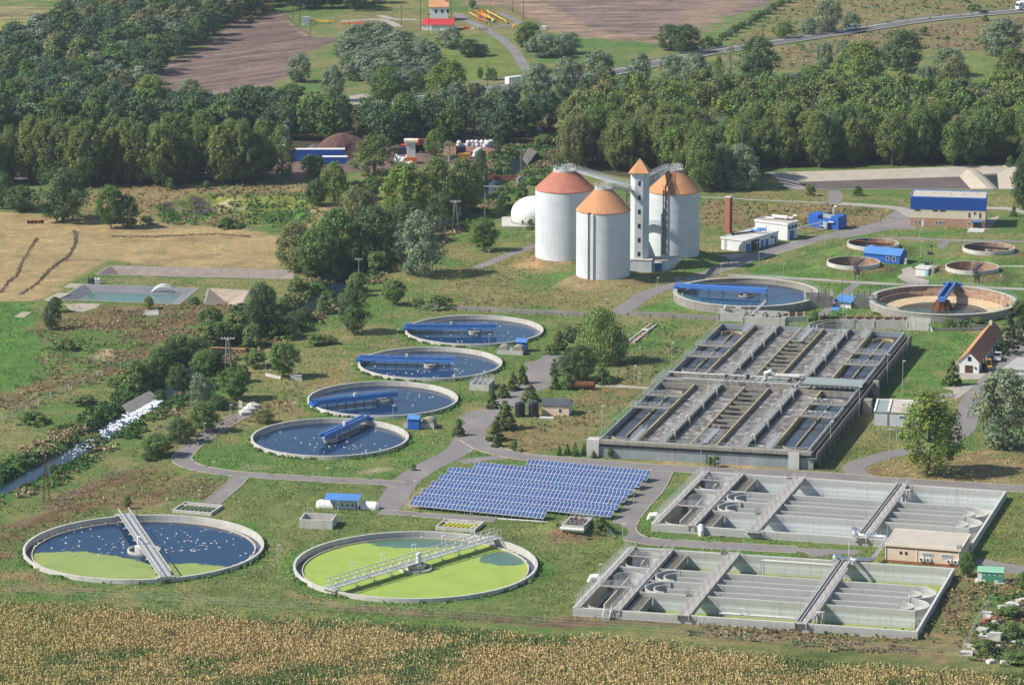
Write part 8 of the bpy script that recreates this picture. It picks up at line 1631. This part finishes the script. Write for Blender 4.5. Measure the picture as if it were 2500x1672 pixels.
SINGLES=[('c',1000,225,210,225,'silver','silvery rounded tree behind the motorway van'),('c',1165,205,150,110,'silver','low silvery tree right of the van'),('c',880,240,130,110,'silver','small silvery bushy tree left of the van'),('c',705,262,165,105,'lime','bright yellow green tree on the motorway edge'),('c',40,365,240,190,'dark','dark rounded tree at the bend of the brown field'),('c',190,335,130,85,'bush','grey green bush at the end of the hedge line'),('c',255,322,90,55,'bush','small green bush beside the hedge end'),('c',530,560,310,300,'dark','broad dark tree in front of the motorway, centre right'),('c',340,600,120,280,'bare','greyish half bare tree beside the broad dark one'),('c',262,560,70,170,'lime','slim yellowing tree left of the half bare one'),('c',985,470,140,170,'silver','dark silvery shrub tree on the brown slope, left one'),('c',1110,440,130,165,'silver','silvery tree on the brown slope, right one'),('c',1240,600,360,315,'lime','large yellow green tree below the brown slope'),('c',1520,480,340,275,'dark','large dark blue green tree below the motorway'),('c',1830,500,250,175,'silver','grey green tree by the pale meadow at right'),('c',1860,605,240,210,'olive','olive tree in front of the grey green one'),('c',1680,605,160,160,'silver','small silver tree left of the olive one'),('c',2200,365,330,240,'silver','wide dark silvery tree at the right edge above the meadow'),('c',2260,570,260,240,'pop','leafy tree at the right edge below the meadow'),('c',900,562,180,115,'green','bright green low tree in the meadow gap'),('c',2080,145,60,40,'bush','tiny bush under the motorway dark car'),('c',2010,75,115,42,'bush','pale bush above the motorway near the lorry'),('c',1660,242,70,60,'bush','round bush on the brown motorway slope'),('c',100,640,270,260,'silver','grey poplar at the wood front behind the right digester'),('c',1950,20,60,30,'bush','small bush at the top right field track'),('c',890,1335,85,80,'bush','round bush between the lane and the reservoir, left one'),('c',1212,1335,72,66,'bush','round bush between the lane and the reservoir, right one'),('c',2250,1132,60,68,'bush','dark bush at the right end of the reservoir rim'),('c',2335,1430,180,370,'dark','tall dark tree at the right edge by the blue banded building'),('c',2275,1475,55,75,'cyp','small dark shrub under the right edge tree'),('b',745,700,300,280,'lime','broad lime green tree in front of the motorway'),('b',310,725,240,255,'green','bright green tree beside the roundabout road'),('b',750,345,190,130,'silver','silvery shrub below the red roofed house'),('b',880,395,180,115,'dark','dark green shrub right below the gas station'),('b',965,392,130,80,'silver','silvery shrub tip pointing right below the gas station'),('b',1280,365,200,195,'green','dense green round tree by the access lane'),('b',1400,398,270,150,'silver','wide silvery bush right of the dense green tree'),('b',1560,375,200,135,'silver','silvery bush tapering into the meadow'),('b',1350,690,250,245,'silver','silver poplar standing over the white box lorry'),('b',1540,660,230,250,'silver','silver poplar second right of the lorry'),('b',1760,610,260,255,'silver','large silver poplar right of the lorry by the green car'),('b',2050,565,160,190,'silver','slim silver tree right of the green car'),('b',2250,345,210,170,'dark','dark tree at the brown field corner'),('b',2260,540,200,160,'silver','silvery tree below the brown field corner'),('b',1705,655,120,95,'lime','small yellow green tree in the silver grove'),('b',1415,785,180,155,'green','rounded olive green tree at the gap in the wood'),('b',955,545,45,80,'green','small slim tree left of the dark power pole'),('b',1030,545,100,75,'bush','bush right of the dark power pole'),('b',900,52,60,55,'green','small green tree on the field edge at the very top'),('b',510,650,80,55,'bush','pale bush by the motorway sign'),('b',1075,1060,70,140,'dark','slim dark tree at the corner of the sack lined yard'),('b',1035,1080,60,50,'bush','purple brown bush by the sack lined yard'),('b',1120,1190,170,90,'bush','low dark green bushes below the sack lined yard'),('b',960,1200,90,170,'dark','slim dark tree near the railway bridge'),('b',1300,1060,140,90,'bush','green thicket beside the concrete power pole, upper'),('b',1390,1000,160,80,'bush','green thicket at the wood edge'),('b',1240,1370,110,130,'bush','dark bushy tree behind the gas dome'),('b',1110,1420,130,90,'bush','round bush on the stream bank left of the dome'),('a',430,1510,380,360,'dark','huge dark green tree on the stubble edge at left'),('a',755,1556,210,280,'green','green tree standing at the stubble edge, left stem'),('a',870,1555,180,220,'dark','smaller dark tree touching the stubble edge tree'),('a',150,1440,240,170,'dark','dark thicket left of the huge dark tree'),('a',20,1420,200,240,'dark','dark leafy tree at the far left edge'),('a',2140,1215,190,155,'green','light green tree in front of the blue containers'),('a',2160,1405,160,180,'dark','dark bushy tree left of the lime tree'),('a',1160,1290,80,80,'green','small dark tree in the dry grass below the poplars'),('a',1410,1290,60,55,'green','tiny tree in the dry grass below the poplars'),('a',1000,1530,110,60,'bush','low bush right of the stubble edge trees'),('a',1550,1555,170,70,'bush','low bush at the lower rim of the old pit'),('a',1300,730,180,170,'silver','silvery tree at the foot of the ploughed field'),('a',1380,700,90,70,'green','green shrub at the foot of the ploughed field'),('a',1710,150,60,45,'bush','small bush alone in the ploughed field'),('a',2270,690,170,230,'silver','tall silvery tree by the roundabout'),('a',2040,570,190,180,'silver','silvery tree at the right side of the ploughed field'),('a',1700,760,130,165,'green','bright green tree below the ploughed field, left'),('a',1830,700,110,100,'green','bright green tree below the ploughed field, middle'),('a',1990,690,190,110,'green','bright green tree below the ploughed field, right'),('a',1030,740,280,200,'lime','rounded light green tree at the left corner of the ploughed field'),('a',620,500,160,150,'bare','bare grey tree in the left wood'),('y5',885,660,270,310,'lime','lime green tree right of the pit'),('y5',1225,500,420,380,'pop','large olive poplar left of the hopper tower'),('y5',1200,640,200,180,'green','green tree below the large olive poplar'),('y5',1060,640,200,150,'dark','dark tree right of the lime green one'),('y5',1480,830,460,470,'lime','yellow green tree in the stream grove'),('y5',1750,800,400,540,'pop','tall poplar in the stream grove, central'),('y5',1970,760,360,490,'pop','tall poplar at the right side of the stream grove'),('y5',2125,530,110,250,'dark','slim dark tree at the grove corner by the bridge'),('y5',1730,300,190,230,'lime','yellow green treetop beside the sack yard'),('y5',1850,330,150,170,'bare','bare branched tree beside the sack yard'),('y5',1080,990,420,430,'olive','olive grey tree in the stream grove, left'),('y5',560,1250,400,400,'olive','olive grey tree at the lower end of the stream grove'),('y5',900,1200,420,460,'green','green tree in the lower stream grove'),('y5',1220,1150,480,480,'dark','dark tree in the middle of the stream grove'),('y5',1610,1283,440,500,'silver','big silvery tree on the near bank left of the digesters'),('y5',740,1300,340,400,'green','green tree at the end of the grove above the stream'),('y5',2140,1078,260,265,'green','lone round green tree in the dry meadow left of the digesters'),('y5',730,690,180,200,'dark','small dark tree at the right rim of the pit'),('y5',1500,1000,380,380,'dark','dark tree behind the big silvery one'),('y5',1800,900,300,320,'dark','dark tree above the stream, right part of the grove'),('y5',2020,640,240,300,'dark','dark tree near the railway bridge in the grove'),('d',1780,755,235,385,'dark','tall dark poplar alone by the stream bend'),('d',1620,740,160,130,'bush','low bushes left of the tall dark poplar'),('d',1310,885,125,170,'dark','dark round tree between pond and pylon'),('d',350,692,135,165,'dark','dark round tree at the meadow corner'),('d',375,575,110,100,'dark','small dark tree at the pond corner'),('d',450,835,155,75,'bush','low bright green bush in the brown weeds'),('d',1015,555,80,85,'lime','small yellow green bush below the pond'),('d',1325,522,95,50,'bush','low bush between the two lined basins'),('d',1420,960,240,150,'dark','dark bush below the orange pipe'),('d',1225,1110,190,190,'dark','dark bush left of the A-frame pylon'),('d',1360,1215,185,215,'silver','silver grey round tree below the pylon'),('d',1600,1170,240,210,'green','green bushy tree right of the pylon foot'),('d',1490,1240,130,100,'dark','dark bush behind the lane lamp'),('d',1395,1390,210,200,'green','green bush by the lane, upper one'),('d',1225,1465,190,170,'dark','dark green bush by the lane, middle'),('d',1070,1555,240,150,'green','olive green bush by the lane, lower one'),('d',1300,1420,90,70,'lime','yellow tinted shrub among the lane bushes'),('d',1930,1020,220,240,'green','green bushy tree left of the white cabinets'),('d',1740,950,200,110,'bush','olive bush right of the orange pipe'),('d',1650,1050,130,110,'bush','small bush right of the pylon legs'),('d',1800,1330,150,90,'olive','brownish shrub at the lane end'),('d',2150,800,160,70,'bush','low bush on the bank left of the tanks'),('d',1090,1140,90,90,'dark','dark bush at the top of the weir'),('d',820,1075,200,60,'bush','dark green bramble on the far bank, upper'),('d',560,1200,220,60,'bush','dark green bramble on the far bank, middle'),('d',220,1330,240,70,'bush','dark green bramble on the far bank, lower'),('d',640,1430,200,80,'bush','dark bush hanging over the stream'),('e',370,525,175,165,'green','round green tree left of the farthest settling tank'),('e',90,720,240,300,'dark','large dark bush left of the tanks by the stream'),('e',670,550,230,85,'bush','low bushes along the channel behind the farthest tank'),('e',530,540,120,60,'bush','low bush at the left end of the channel'),('e',1770,920,350,360,'willow','big weeping willow left of the frothy basin'),('e',1895,920,150,190,'silver','silvery shrub tree under the weeping willow'),('e',1625,1045,290,240,'dark','dark round tree in front of the weeping willow'),('e',1790,1065,120,110,'bush','bush right of the dark round tree'),('e',1460,1005,90,115,'spruce','dark conifer left of the dark round tree'),('e',1465,1100,85,105,'cyp','conifer shrub below the dark round tree'),('e',1550,1100,100,100,'bush','pale bush below the dark round tree'),('e',1570,780,120,110,'dark','dark shrub at the top of the tree lined lane, right'),('e',1490,830,140,130,'cyp','dark conifer shrub at the top of the tree lined lane, left'),('e',1430,860,100,60,'bush','low shrub at the lane top'),('e',1630,740,120,90,'spruce','dark shrub behind the weeping willow'),('e',1240,1060,105,125,'cyp','conifer right of the railed concrete box, upper'),('e',1180,1105,110,125,'cyp','conifer right of the railed concrete box, middle'),('e',1115,1155,100,95,'cyp','conifer right of the railed concrete box, lower'),('e',1035,1228,115,135,'cyp','conifer alone in front of the railed concrete box'),('e',1300,1180,140,115,'cyp','dark conifer behind the black tanks'),('e',1125,1370,185,195,'cyp','largest conifer left of the black tanks'),('e',1060,1450,150,140,'cyp','conifer at the lane corner'),('e',1065,1490,90,85,'cyp','small conifer at the lane corner tip'),('e',810,1415,100,115,'cyp','conifer on the lawn left of the lane junction'),('e',1185,1522,55,70,'green','small sapling in the hay by the junction'),('e',1495,1550,42,75,'cyp','first small conifer from the left before the frothy basin'),('e',1550,1547,50,80,'cyp','second small conifer before the frothy basin'),('e',1603,1555,65,95,'cyp','third small conifer before the frothy basin'),('e',1663,1545,55,80,'cyp','small conifer touching the corner block of the frothy basin'),('e',1730,1570,60,55,'spruce','dark dwarf conifer by the road before the frothy basin'),('e',1843,1570,42,70,'green','sapling in front of the frothy basin wall'),('e',1680,345,60,35,'bush','little bush at the foot of the nearest digester'),('z3',255,925,95,115,'bush','yellow green bush between gas dome and red roofed digester'),('f',1855,1072,135,170,'cyp','cone shaped conifer in front of the white gable'),('f',2240,860,180,290,'spruce','tall dark spruce behind the tiled roof'),('f',2330,800,140,200,'dark','dark tree at the right edge above the barn'),('f',1690,1680,470,540,'lime','big leafy tree in front of the white workshop'),('f',2220,1490,500,500,'silver','big grey green tree at the right edge below the barn'),('f',918,655,60,85,'green','small sapling in the gap of the toothed channel'),('f',1830,690,90,70,'bush','bush below the empty clarifier, left'),('f',1920,690,130,60,'bush','bush below the empty clarifier, middle'),('f',2030,660,120,50,'bush','bush below the empty clarifier, right'),('f',2310,600,120,110,'bush','bush at the right end of the empty clarifier'),('g',870,362,55,85,'green','lone sapling on the bank above the half green tank'),('g',1010,35,90,60,'dark','small bush at the bank top beside the lane'),('g',360,90,60,70,'green','small tree on the stream bank beside the lattice pylon'),('h',1780,545,110,80,'bush','green shrub on the splitter mound'),('h',500,100,50,45,'bush','small green shrub beside the pale patch of the lawn'),('i',1960,825,125,170,'green','round green shrub at the right corner of the peach building'),('i',205,78,40,70,'green','small sapling in front of the frothy basin, left of two'),('i',245,78,60,75,'green','small sapling in front of the frothy basin, right of two'),('i',2250,1100,200,80,'bush','green bush among the rubble'),('i',2260,1230,170,90,'bush','second green bush among the rubble'),('i',2080,1340,170,90,'bush','green bush near the fence corner'),('i',2290,1410,240,70,'bush','dark green bush at the lower right corner'),('i',2345,900,130,110,'bush','bush at the right edge above the rubble'),('d',2230,790,140,60,'olive','dry brownish bush above the nearest bank')]
for t,x,y,w,h,sp,lab in SINGLES:
 k=ppm(t,x,y);plant(sp,q(t,x,y),w*k,h*k/math.cos(PITCH)*1.02,lab)
for k in range(11):
 f=k/10;x,y=290+440*f,262-262*f+14;pp=ppm('c',x,y);plant(('bush','silver','green')[k%3],q('c',x,y),75*pp,55*pp,f'bush in the hedge line between brown field and motorway, {"at the wood end" if k < 3 else "halfway" if k < 7 else "toward the top"}','hedge line beside the brown field')
bl=[p for p in STREAM if q('d',1100,1150).x-2<p.x<q('d',2345,380).x+6 and p.y>q('d',1100,1150).y];rb=random.Random(77)
for k in range(46):
 p=rb.choice(bl);s_=rb.choice((-1,-1,1));p=Vector((p.x+s_*rb.uniform(5,10),p.y+rb.uniform(-6,6),0));w_=rb.uniform(4.5,7.5)
 if p.x<-20 or s_<0:plant(rb.choice(('bush','dark','green','bush')),p,w_,w_*rb.uniform(.65,1.0),'dense bush lining the dark stream between the weir and the grove','bushes lining the stream')
 # woods
def scatter(poly,step,seed,jit=.42):
 xs=[p.x for p in poly];ys=[p.y for p in poly];rnd=random.Random(seed);out=[];y=min(ys);r=0
 while y<max(ys):
  x=min(xs)+(r%2)*step/2
  while x<max(xs):out.append((x+rnd.uniform(-jit,jit)*step,y+rnd.uniform(-jit,jit)*step));x+=step
  y+=step*.87;r+=1
 P_=np.array(out);P_=P_[sdpoly(P_[:,0],P_[:,1],[(p.x,p.y)for p in poly])<0];return[tuple(p)for p in P_]
WOODS=[(pts('s',1385,415,1560,425,1690,428,1700,470,1812,465,1822,412,2120,408,2560,400,2560,318,2300,300,1900,292,1600,285,1480,300,1385,330),7.6,('pop','pop','green','pop','pop','silver','olive','pop','pop','lime','pop','green'),(9,12),(14.5,19),'tree in the dense poplar wood behind the digesters and reservoir','trees of the poplar wood'),(pts('s',1500,290,1900,296,2400,302,2560,300,2560,250,2400,252,2100,264,1900,258,1700,262,1560,240,1430,250),10.5,('green','locust','silver','dark','lime'),(9,13),(9,13),'rounded tree in the mixed wood behind the poplars','trees of the mixed wood'),(pts('s',-40,330,300,330,560,342,830,352,1215,354,1330,345,1340,312,1210,320,830,322,560,308,300,300,-40,300),9.0,('locust','locust','dark','green'),(10,13),(12,15.5),'dark feathery tree in the belt behind the poplar row and scrap yard','trees of the dark belt'),(pts('s',-40,455,225,458,640,452,720,440,640,425,225,430,-40,430),6.6,('pop',),(9,11.5),(18,21),'tall poplar in the long row at the left','poplars in the long row'),(pts('s',-60,130,60,108,150,75,165,22,240,0,680,-4,665,32,560,64,500,112,405,165,368,210,315,255,298,325,-60,325),11.5,('locust','green','silver','dark','locust','olive','locust'),(10,14),(9,14),'tree in the large wood left of the ploughed field','trees of the large left wood'),(pts('s',690,22,900,26,1010,-30,1100,-60,500,-60,600,0),10,('dark','locust','silver'),(10,13),(10,14),'dark tree in the wood along the top edge','trees along the top edge'),(pts('b',30,330,200,250,340,300,600,400,680,470,640,610,400,650,200,590,40,565),7.0,('silver','silver','silver','dark'),(8,11),(6,9),'silvery bushy tree in the thicket below the gas station','trees of the silvery thicket'),(pts('b',600,735,900,750,1180,745,1230,700,900,690,620,700),7.5,('silver','silver','olive'),(7,9),(7,9),'silvery tree in the row before the motorway','silvery trees before the motorway'),(pts('c',0,640,300,650,700,640,1100,620,1100,570,700,575,300,600,0,590),8.5,('silver','green','dark'),(7,10),(5,7.5),'tree in the fringe between motorway meadow and wood','trees of the wood fringe')]
allt=[]
for i,(poly,step,kinds,wr,hr,lab,grp)in enumerate(WOODS):
 rnd=random.Random(50+i)
 for x,y in scatter(poly,step,60+i):
  sp=rnd.choice(kinds);s=rnd.uniform(.85,1.12);allt.append((y,x,sp,rnd.uniform(*wr)*s,rnd.uniform(*hr)*s*(1.0 if sp!='silver' or i in(6,7)else .85),lab,grp))
allt.sort();NIND=100+60
big=[a for a in allt];ind=big[:NIND];rest=big[NIND:]
for y,x,sp,w,h,lab,grp in ind:plant(sp,Vector((x,y,0)),w,h,lab,grp)
def forest_mass(items):
 Vs=[];Ts=[];rng=np.random.default_rng(4);cache={}
 for y,x,sp,w,h,lab,grp in items:
  shape,H,Wd,base=SHAPE[sp];k=(sp,int(rng.integers(4)))
  if k not in cache:
   cache[k]=leaf_cloud(np.random.default_rng(len(cache)+31),shape,H,Wd,base,90,26 if sp!='bare' else 5,.68)
  Q_,T=cache[k];a=rng.random()*6.28;c,s=math.cos(a),math.sin(a);q_=Q_*np.array([w/Wd,w/Wd,h/H]);q2=q_.copy();q2[...,0]=q_[...,0]*c-q_[...,1]*s+x;q2[...,1]=q_[...,0]*s+q_[...,1]*c+y
  q2[...,2]+=gz(x,y);f=rng.random();col_=np.array(SPEC[sp][0])*f+np.array(SPEC[sp][1])*(1-f);Vs.append(q2);Ts.append(T*col_*(.85+.3*rng.random()))
 m,nt,ns,ls,b=newmat('forest_leaves');at=ns.new('ShaderNodeAttribute');at.attribute_name='tint';ls.new(at.outputs['Color'],b.inputs['Base Color']);b.inputs['Roughness'].default_value=.7;b.inputs['Specular IOR Level'].default_value=.2
 tb=ns.new('ShaderNodeBsdfTranslucent');ls.new(at.outputs['Color'],tb.inputs['Color']);mx=ns.new('ShaderNodeMixShader');mx.inputs[0].default_value=.22;ls.new(b.outputs[0],mx.inputs[1]);ls.new(tb.outputs[0],mx.inputs[2]);ls.new(mx.outputs[0],ns['Material Output'].inputs['Surface'])
 o=cloud_obj('forest',np.concatenate(Vs),np.concatenate(Ts),m);o['kind']='stuff';o['label']='far woods of mixed green trees behind the plant';return m
print('trees',len(allt),'individual',len(ind)+len(SINGLES));FMAT=forest_mass(rest)
# ------------------------------------------------------------------ weeds and reeds (uncountable)
def weeds(name,label,areas,seed):
 """areas: (polygon or line, density per m2, size, height, colours, band half width for lines)"""
 rng=np.random.default_rng(seed);Qs=[];Ts=[]
 for poly,dens,size,hgt,cols,band in areas:
  xs=np.array([p[0]for p in poly]);ys=np.array([p[1]for p in poly]);b_=band or 0;x0,x1,y0,y1=xs.min()-b_,xs.max()+b_,ys.min()-b_,ys.max()+b_
  n=int((x1-x0)*(y1-y0)*dens);X=rng.uniform(x0,x1,n);Y=rng.uniform(y0,y1,n);d=(sdline(X,Y,poly)-band)if band else sdpoly(X,Y,[(p[0],p[1])for p in poly])
  d=d+(fbm(X,Y,8,seed)-.5)*8;k=(d<0)&(fbm(X,Y,5,seed+9,2)>.36)
  if band:k&=sdline(X,Y,STREAM)>3.2
  X,Y=X[k],Y[k];n=len(X)
  if not n:continue
  m_=7;ci=np.repeat(np.arange(n),m_);s=size*(.5+rng.random(n));P_=np.stack([X[ci],Y[ci],np.zeros(len(ci))],1);P_[:,:2]+=rng.normal(size=(len(ci),2))*(s[ci]*.4)[:,None]
  P_[:,2]=height(P_[:,0],P_[:,1])+hgt*(.2+.6*rng.random(len(ci)))*s[ci]/size;N_=len(ci)
  nr=rng.normal(size=(N_,3))+np.array([0,0,.6]);nr/=np.linalg.norm(nr,axis=1,keepdims=True);u=np.cross(nr,rng.normal(size=(N_,3)));u/=np.linalg.norm(u,axis=1,keepdims=True)+1e-6;v=np.cross(nr,u);ss=(s[ci]*(.25+.3*rng.random(N_)))[:,None]
  Qs.append(np.stack([P_-u*ss*.5-v*ss,P_+u*ss-v*ss*.2,P_+u*ss*.4+v*ss,P_-u*ss+v*ss*.2],1))
  C_=np.array(cols);w=fbm(X,Y,11,seed+2,2);pick=np.clip(((w-.25)*2*len(C_)+rng.normal(size=n)*.5).astype(int),0,len(C_)-1);Ts.append((C_[pick]*(.75+.5*rng.random(n))[:,None])[ci])
 o=cloud_obj(name,np.concatenate(Qs),np.concatenate(Ts),FMAT);o['kind']='stuff';o['label']=label
GN,DG,BR_,TN=(.115,.195,.05),(.075,.145,.042),(.26,.19,.115),(.38,.30,.16)
weeds('bank_weeds','dark green brambles and reeds along both stream banks',[(STREAM,1.2,.7,.7,[DG,GN,BR_,TN],11),(STREAM,.7,.8,.9,[DG,GN],7)],3)
weeds('field_weeds','rough brown and green weeds on the untended ground',[(pts('d',280,660,700,560,1500,520,1700,560,1250,760,950,940,600,1100,0,1300,0,1170,260,980),0.75,0.41,0.49,[BR_,TN,TN,GN],0),(pts('g',0,560,200,400,560,200,900,60,1200,130,1500,150,1400,300,900,340,300,480,0,700),0.55,0.32,0.35,[TN,BR_,TN,GN],0),(pts('d',900,1560,1000,1380,1400,1150,1750,1180,2100,1000,2100,1180,1800,1300,1300,1500),0.62,0.36,0.42,[TN,BR_,GN],0),(pts('i',1640,1210,1880,790,2300,850,2345,950,2050,1100,1950,1300,1750,1380,0,1230,0,1130,1500,1200),1.25,0.41,0.56,[BR_,TN,GN,TN],0),(pts('i',1930,1400,2050,1120,2250,950,2600,900,2600,1450,2300,1460),1.12,0.54,0.70,[DG,GN,BR_],0),(pts('a',600,1290,1100,1265,2100,1250,2120,1350,1500,1310,1080,1390,1000,1500,620,1490),0.38,0.49,0.56,[TN,BR_,GN],0),(pts('a',1050,1400,1500,1310,2100,1330,2200,1450,2080,1560,1150,1540),0.55,0.58,0.70,[DG,GN,GN,BR_],0),(pts('e',800,300,1330,180,1420,420,1900,480,1750,560,800,540),0.18,0.36,0.35,[TN,GN,BR_],0),(pts('e',1130,1400,1250,1300,1650,1100,2080,1110,1800,1400,1690,1500,1130,1530),0.30,0.32,0.42,[TN,GN,DG],0),(pts('e',1960,640,2320,640,2320,850,2100,1080,1800,1060,1950,900),0.30,0.41,0.49,[TN,DG,GN],0),(pts('c',130,1350,1350,1420,1470,1490,1120,1563,130,1563),0.25,0.49,0.49,[TN,BR_,GN],0),(pts('c',700,320,1200,240,2345,110,2345,330,1700,330,720,470),0.12,0.72,0.63,[TN,BR_,TN,GN],0),(pts('c',300,330,740,-20,2345,-60,2345,60,1200,200),0.09,0.72,0.63,[TN,GN,DG],0),(pts('h',1400,600,1450,540,1800,440,1860,520,1800,610),1.25,0.41,0.56,[DG,BR_,GN],0),(pts('b',1250,1250,1380,950,1560,900,1600,1090,1450,1180,1330,1300),0.75,0.81,0.98,[DG,GN,BR_],0)],4)
def rim_weeds():
 rng=np.random.default_rng(8);Qs=[];Ts=[]
 for c,r in((T5c,BR),(T6c,BR),(T1c,TR),(T2c,TR),(T3c,TR),(T4c,TR),(T8c,CR)):
  n=900;a=rng.uniform(math.pi*1.0,math.pi*2.15,n);k=fbm(a*14,a*0+r,1.0,int(r))>.5;a=a[k];n=len(a);rr=r+.15+rng.random(n)**2*1.0
  P_=np.stack([c.x+rr*np.cos(a),c.y+rr*np.sin(a),.1+rng.random(n)*.35],1);nr=rng.normal(size=(n,3));nr/=np.linalg.norm(nr,axis=1,keepdims=True);u=np.cross(nr,rng.normal(size=(n,3)));u/=np.linalg.norm(u,axis=1,keepdims=True)+1e-6;v=np.cross(nr,u);s=(.1+.16*rng.random(n))[:,None]
  Qs.append(np.stack([P_-u*s-v*s,P_+u*s-v*s,P_+u*s+v*s,P_-u*s+v*s],1));Ts.append(np.array(GN)*(.7+.6*rng.random(n))[:,None])
 o=cloud_obj('rim_weeds',np.concatenate(Qs),np.concatenate(Ts),FMAT);o['kind']='stuff';o['label']='green weeds sprouting at the foot of the round tank walls'
rim_weeds()
# ------------------------------------------------------------------ maize field
def maize():
 rng=np.random.default_rng(5);poly=pts('g',-330,1010,0,1025,500,1050,1100,1085,1500,1135,2345,1150)+pts('h',0,1155,800,1190,1200,1235,2000,1272,2345,1300)+pts('i',0,1320,600,1390,1300,1450,2000,1500,2700,1500,2900,2000)+pts('g',-500,2000)
 P2=[(p.x,p.y)for p in poly];st=.43;x0,x1=-115,120;y0,y1=598,min(760,max(p[1]for p in P2));X,Y=np.meshgrid(np.arange(x0,x1,st),np.arange(y0,y1,st));X=X.ravel()+rng.uniform(-.2,.2,X.size);Y=Y.ravel()+rng.uniform(-.22,.22,Y.size)
 d=sdpoly(X,Y,P2)+(fbm(X,Y,6,2)-.5)*3;k=d<0;X,Y=X[k],Y[k];n=len(X)
 g=fbm(X,Y*1.4,26,31,5);g2=fbm(X,Y*1.8,10,37,4);greenp=smooth(.49,.60,g*.55+g2*.45)+smooth(-6,-1,d[k])*.55;g3=rng.random(n);isg=(g3<greenp*.75+.16)
 hgt=np.where(isg,1.15,1.45)*(.8+.35*rng.random(n));m_=6;ci=np.repeat(np.arange(n),m_);N_=n*m_;j=np.tile(np.arange(m_),n)
 a=rng.random(N_)*6.28;z=hgt[ci]*(.35+.13*j)+rng.normal(size=N_)*.08;r=.22*rng.random(N_);P_=np.stack([X[ci]+r*np.cos(a),Y[ci]+r*np.sin(a),z],1)
 up=np.stack([np.cos(a)*.7,np.sin(a)*.7,.4+.9*rng.random(N_)],1);up/=np.linalg.norm(up,axis=1,keepdims=True);sd=np.stack([-np.sin(a),np.cos(a),np.zeros(N_)],1);L=(.13+.09*rng.random(N_))[:,None];w_=(.07+.05*rng.random(N_))[:,None]
 Q_=np.stack([P_-up*L-sd*w_,P_-up*L*.2+sd*w_*1.3,P_+up*L+sd*w_*.5,P_+up*L*.2-sd*w_*1.3],1)
 tan=np.array([(.54,.39,.18),(.62,.46,.24),(.48,.35,.14),(.36,.34,.12)])[rng.integers(0,4,n)];red=smooth(.45,.6,fbm(X,Y,30,41,2))[:,None];tan=tan*(1-red*.22)+np.array((.56,.34,.16))*red*.22;tan[:,1]*=1.0
 yel=smooth(-60,-90,X)[:,None];tan=tan*(1-.35*yel)+np.array((.36,.34,.09))*.35*yel;gr=np.array([(.15,.21,.065),(.12,.18,.055),(.21,.24,.08)])[rng.integers(0,3,n)]
 C_=np.where(isg[:,None],gr,tan)*(.75+.5*rng.random(n))[:,None];Ct=C_[ci]*(.85+.3*rng.random(N_))[:,None];low=(j<2);Ct[low]=Ct[low]*.8+np.array((.16,.17,.07))*.2
 o=cloud_obj('maize',Q_,Ct,FMAT);o['kind']='stuff';o['label']='ripening tan maize with green patches across the foreground field';print('maize',n)
maize()
NOG2=pts('d',-400,500,-400,-120,300,-90,1240,-20,1950,60,1900,280,1250,270,760,215,600,290,400,420,230,500)
def grass():
 rng=np.random.default_rng(12);xs=rng.uniform(-180,190,330000);ys=655*(1130/655)**rng.random(330000);k=np.abs(xs)<ys*.152;X,Y=xs[k],ys[k]
 for h in HOLES:
  d=(np.hypot(X-h[1].x,Y-h[1].y)-h[2]-.4)if h[0]=='c' else sdpoly(X,Y,[(p[0],p[1])for p in h[1]])-.4
  X,Y=X[d>0],Y[d>0]
 d=sdpoly(X,Y,[AE(-2.5,-2.2)[:2],AE(53,-2.2)[:2],AE(53,AE.M+1)[:2],AE(-2.5,AE.M+1)[:2]]);X,Y=X[d>0],Y[d>0]
 for P_,w in NOGRASS:
  d=sdline(X,Y,P_)-w if w else sdpoly(X,Y,P_);X,Y=X[d>.15],Y[d>.15]
 k=(sdline(X,Y,STREAM)>5)&(fbm(X,Y,6,50,3)+.25*rng.random(len(X))>.54)&(sdpoly(X,Y,[(p.x,p.y)for p in NOG2])>2);X,Y=X[k],Y[k];n=len(X);C_=cover(X,Y)*(.72+.5*rng.random(n))[:,None];C_=C_*np.array([1.5,1.55,1.25]);Z=height(X,Y);s=.09+.12*rng.random(n)
 a=rng.random(n)*6.28;u=np.stack([np.cos(a),np.sin(a),rng.normal(size=n)*.2],1)*s[:,None];v=np.stack([-np.sin(a)*.5,np.cos(a)*.5,.5+.4*rng.random(n)],1)*s[:,None]*1.1;P_=np.stack([X,Y,Z+s*.55],1)
 o=cloud_obj('grass',np.stack([P_-u-v,P_+u-v*.6,P_+u*.5+v,P_-u*.6+v*.9],1),C_,FMAT);o['kind']='stuff';o['label']='uneven grass tufts over lawns and hay';print('grass',n)
grass()
# ================================================================== AIR
def haze():
 mb=MB();mb.box(-2500,2500,-60,2600,-6,230);m=bpy.data.materials.new('haze_air');m.use_nodes=True;ns=m.node_tree.nodes;ls=m.node_tree.links;ns.remove(ns['Principled BSDF'])
 v=ns.new('ShaderNodeVolumePrincipled');v.inputs['Color'].default_value=(.72,.84,1.0,1);v.inputs['Density'].default_value=.00005;v.inputs['Anisotropy'].default_value=.2;ls.new(v.outputs[0],ns['Material Output'].inputs['Volume'])
 o=mb.build('haze',m);o['kind']='stuff';o['label']='thin bluish summer haze over the whole plain'
haze()
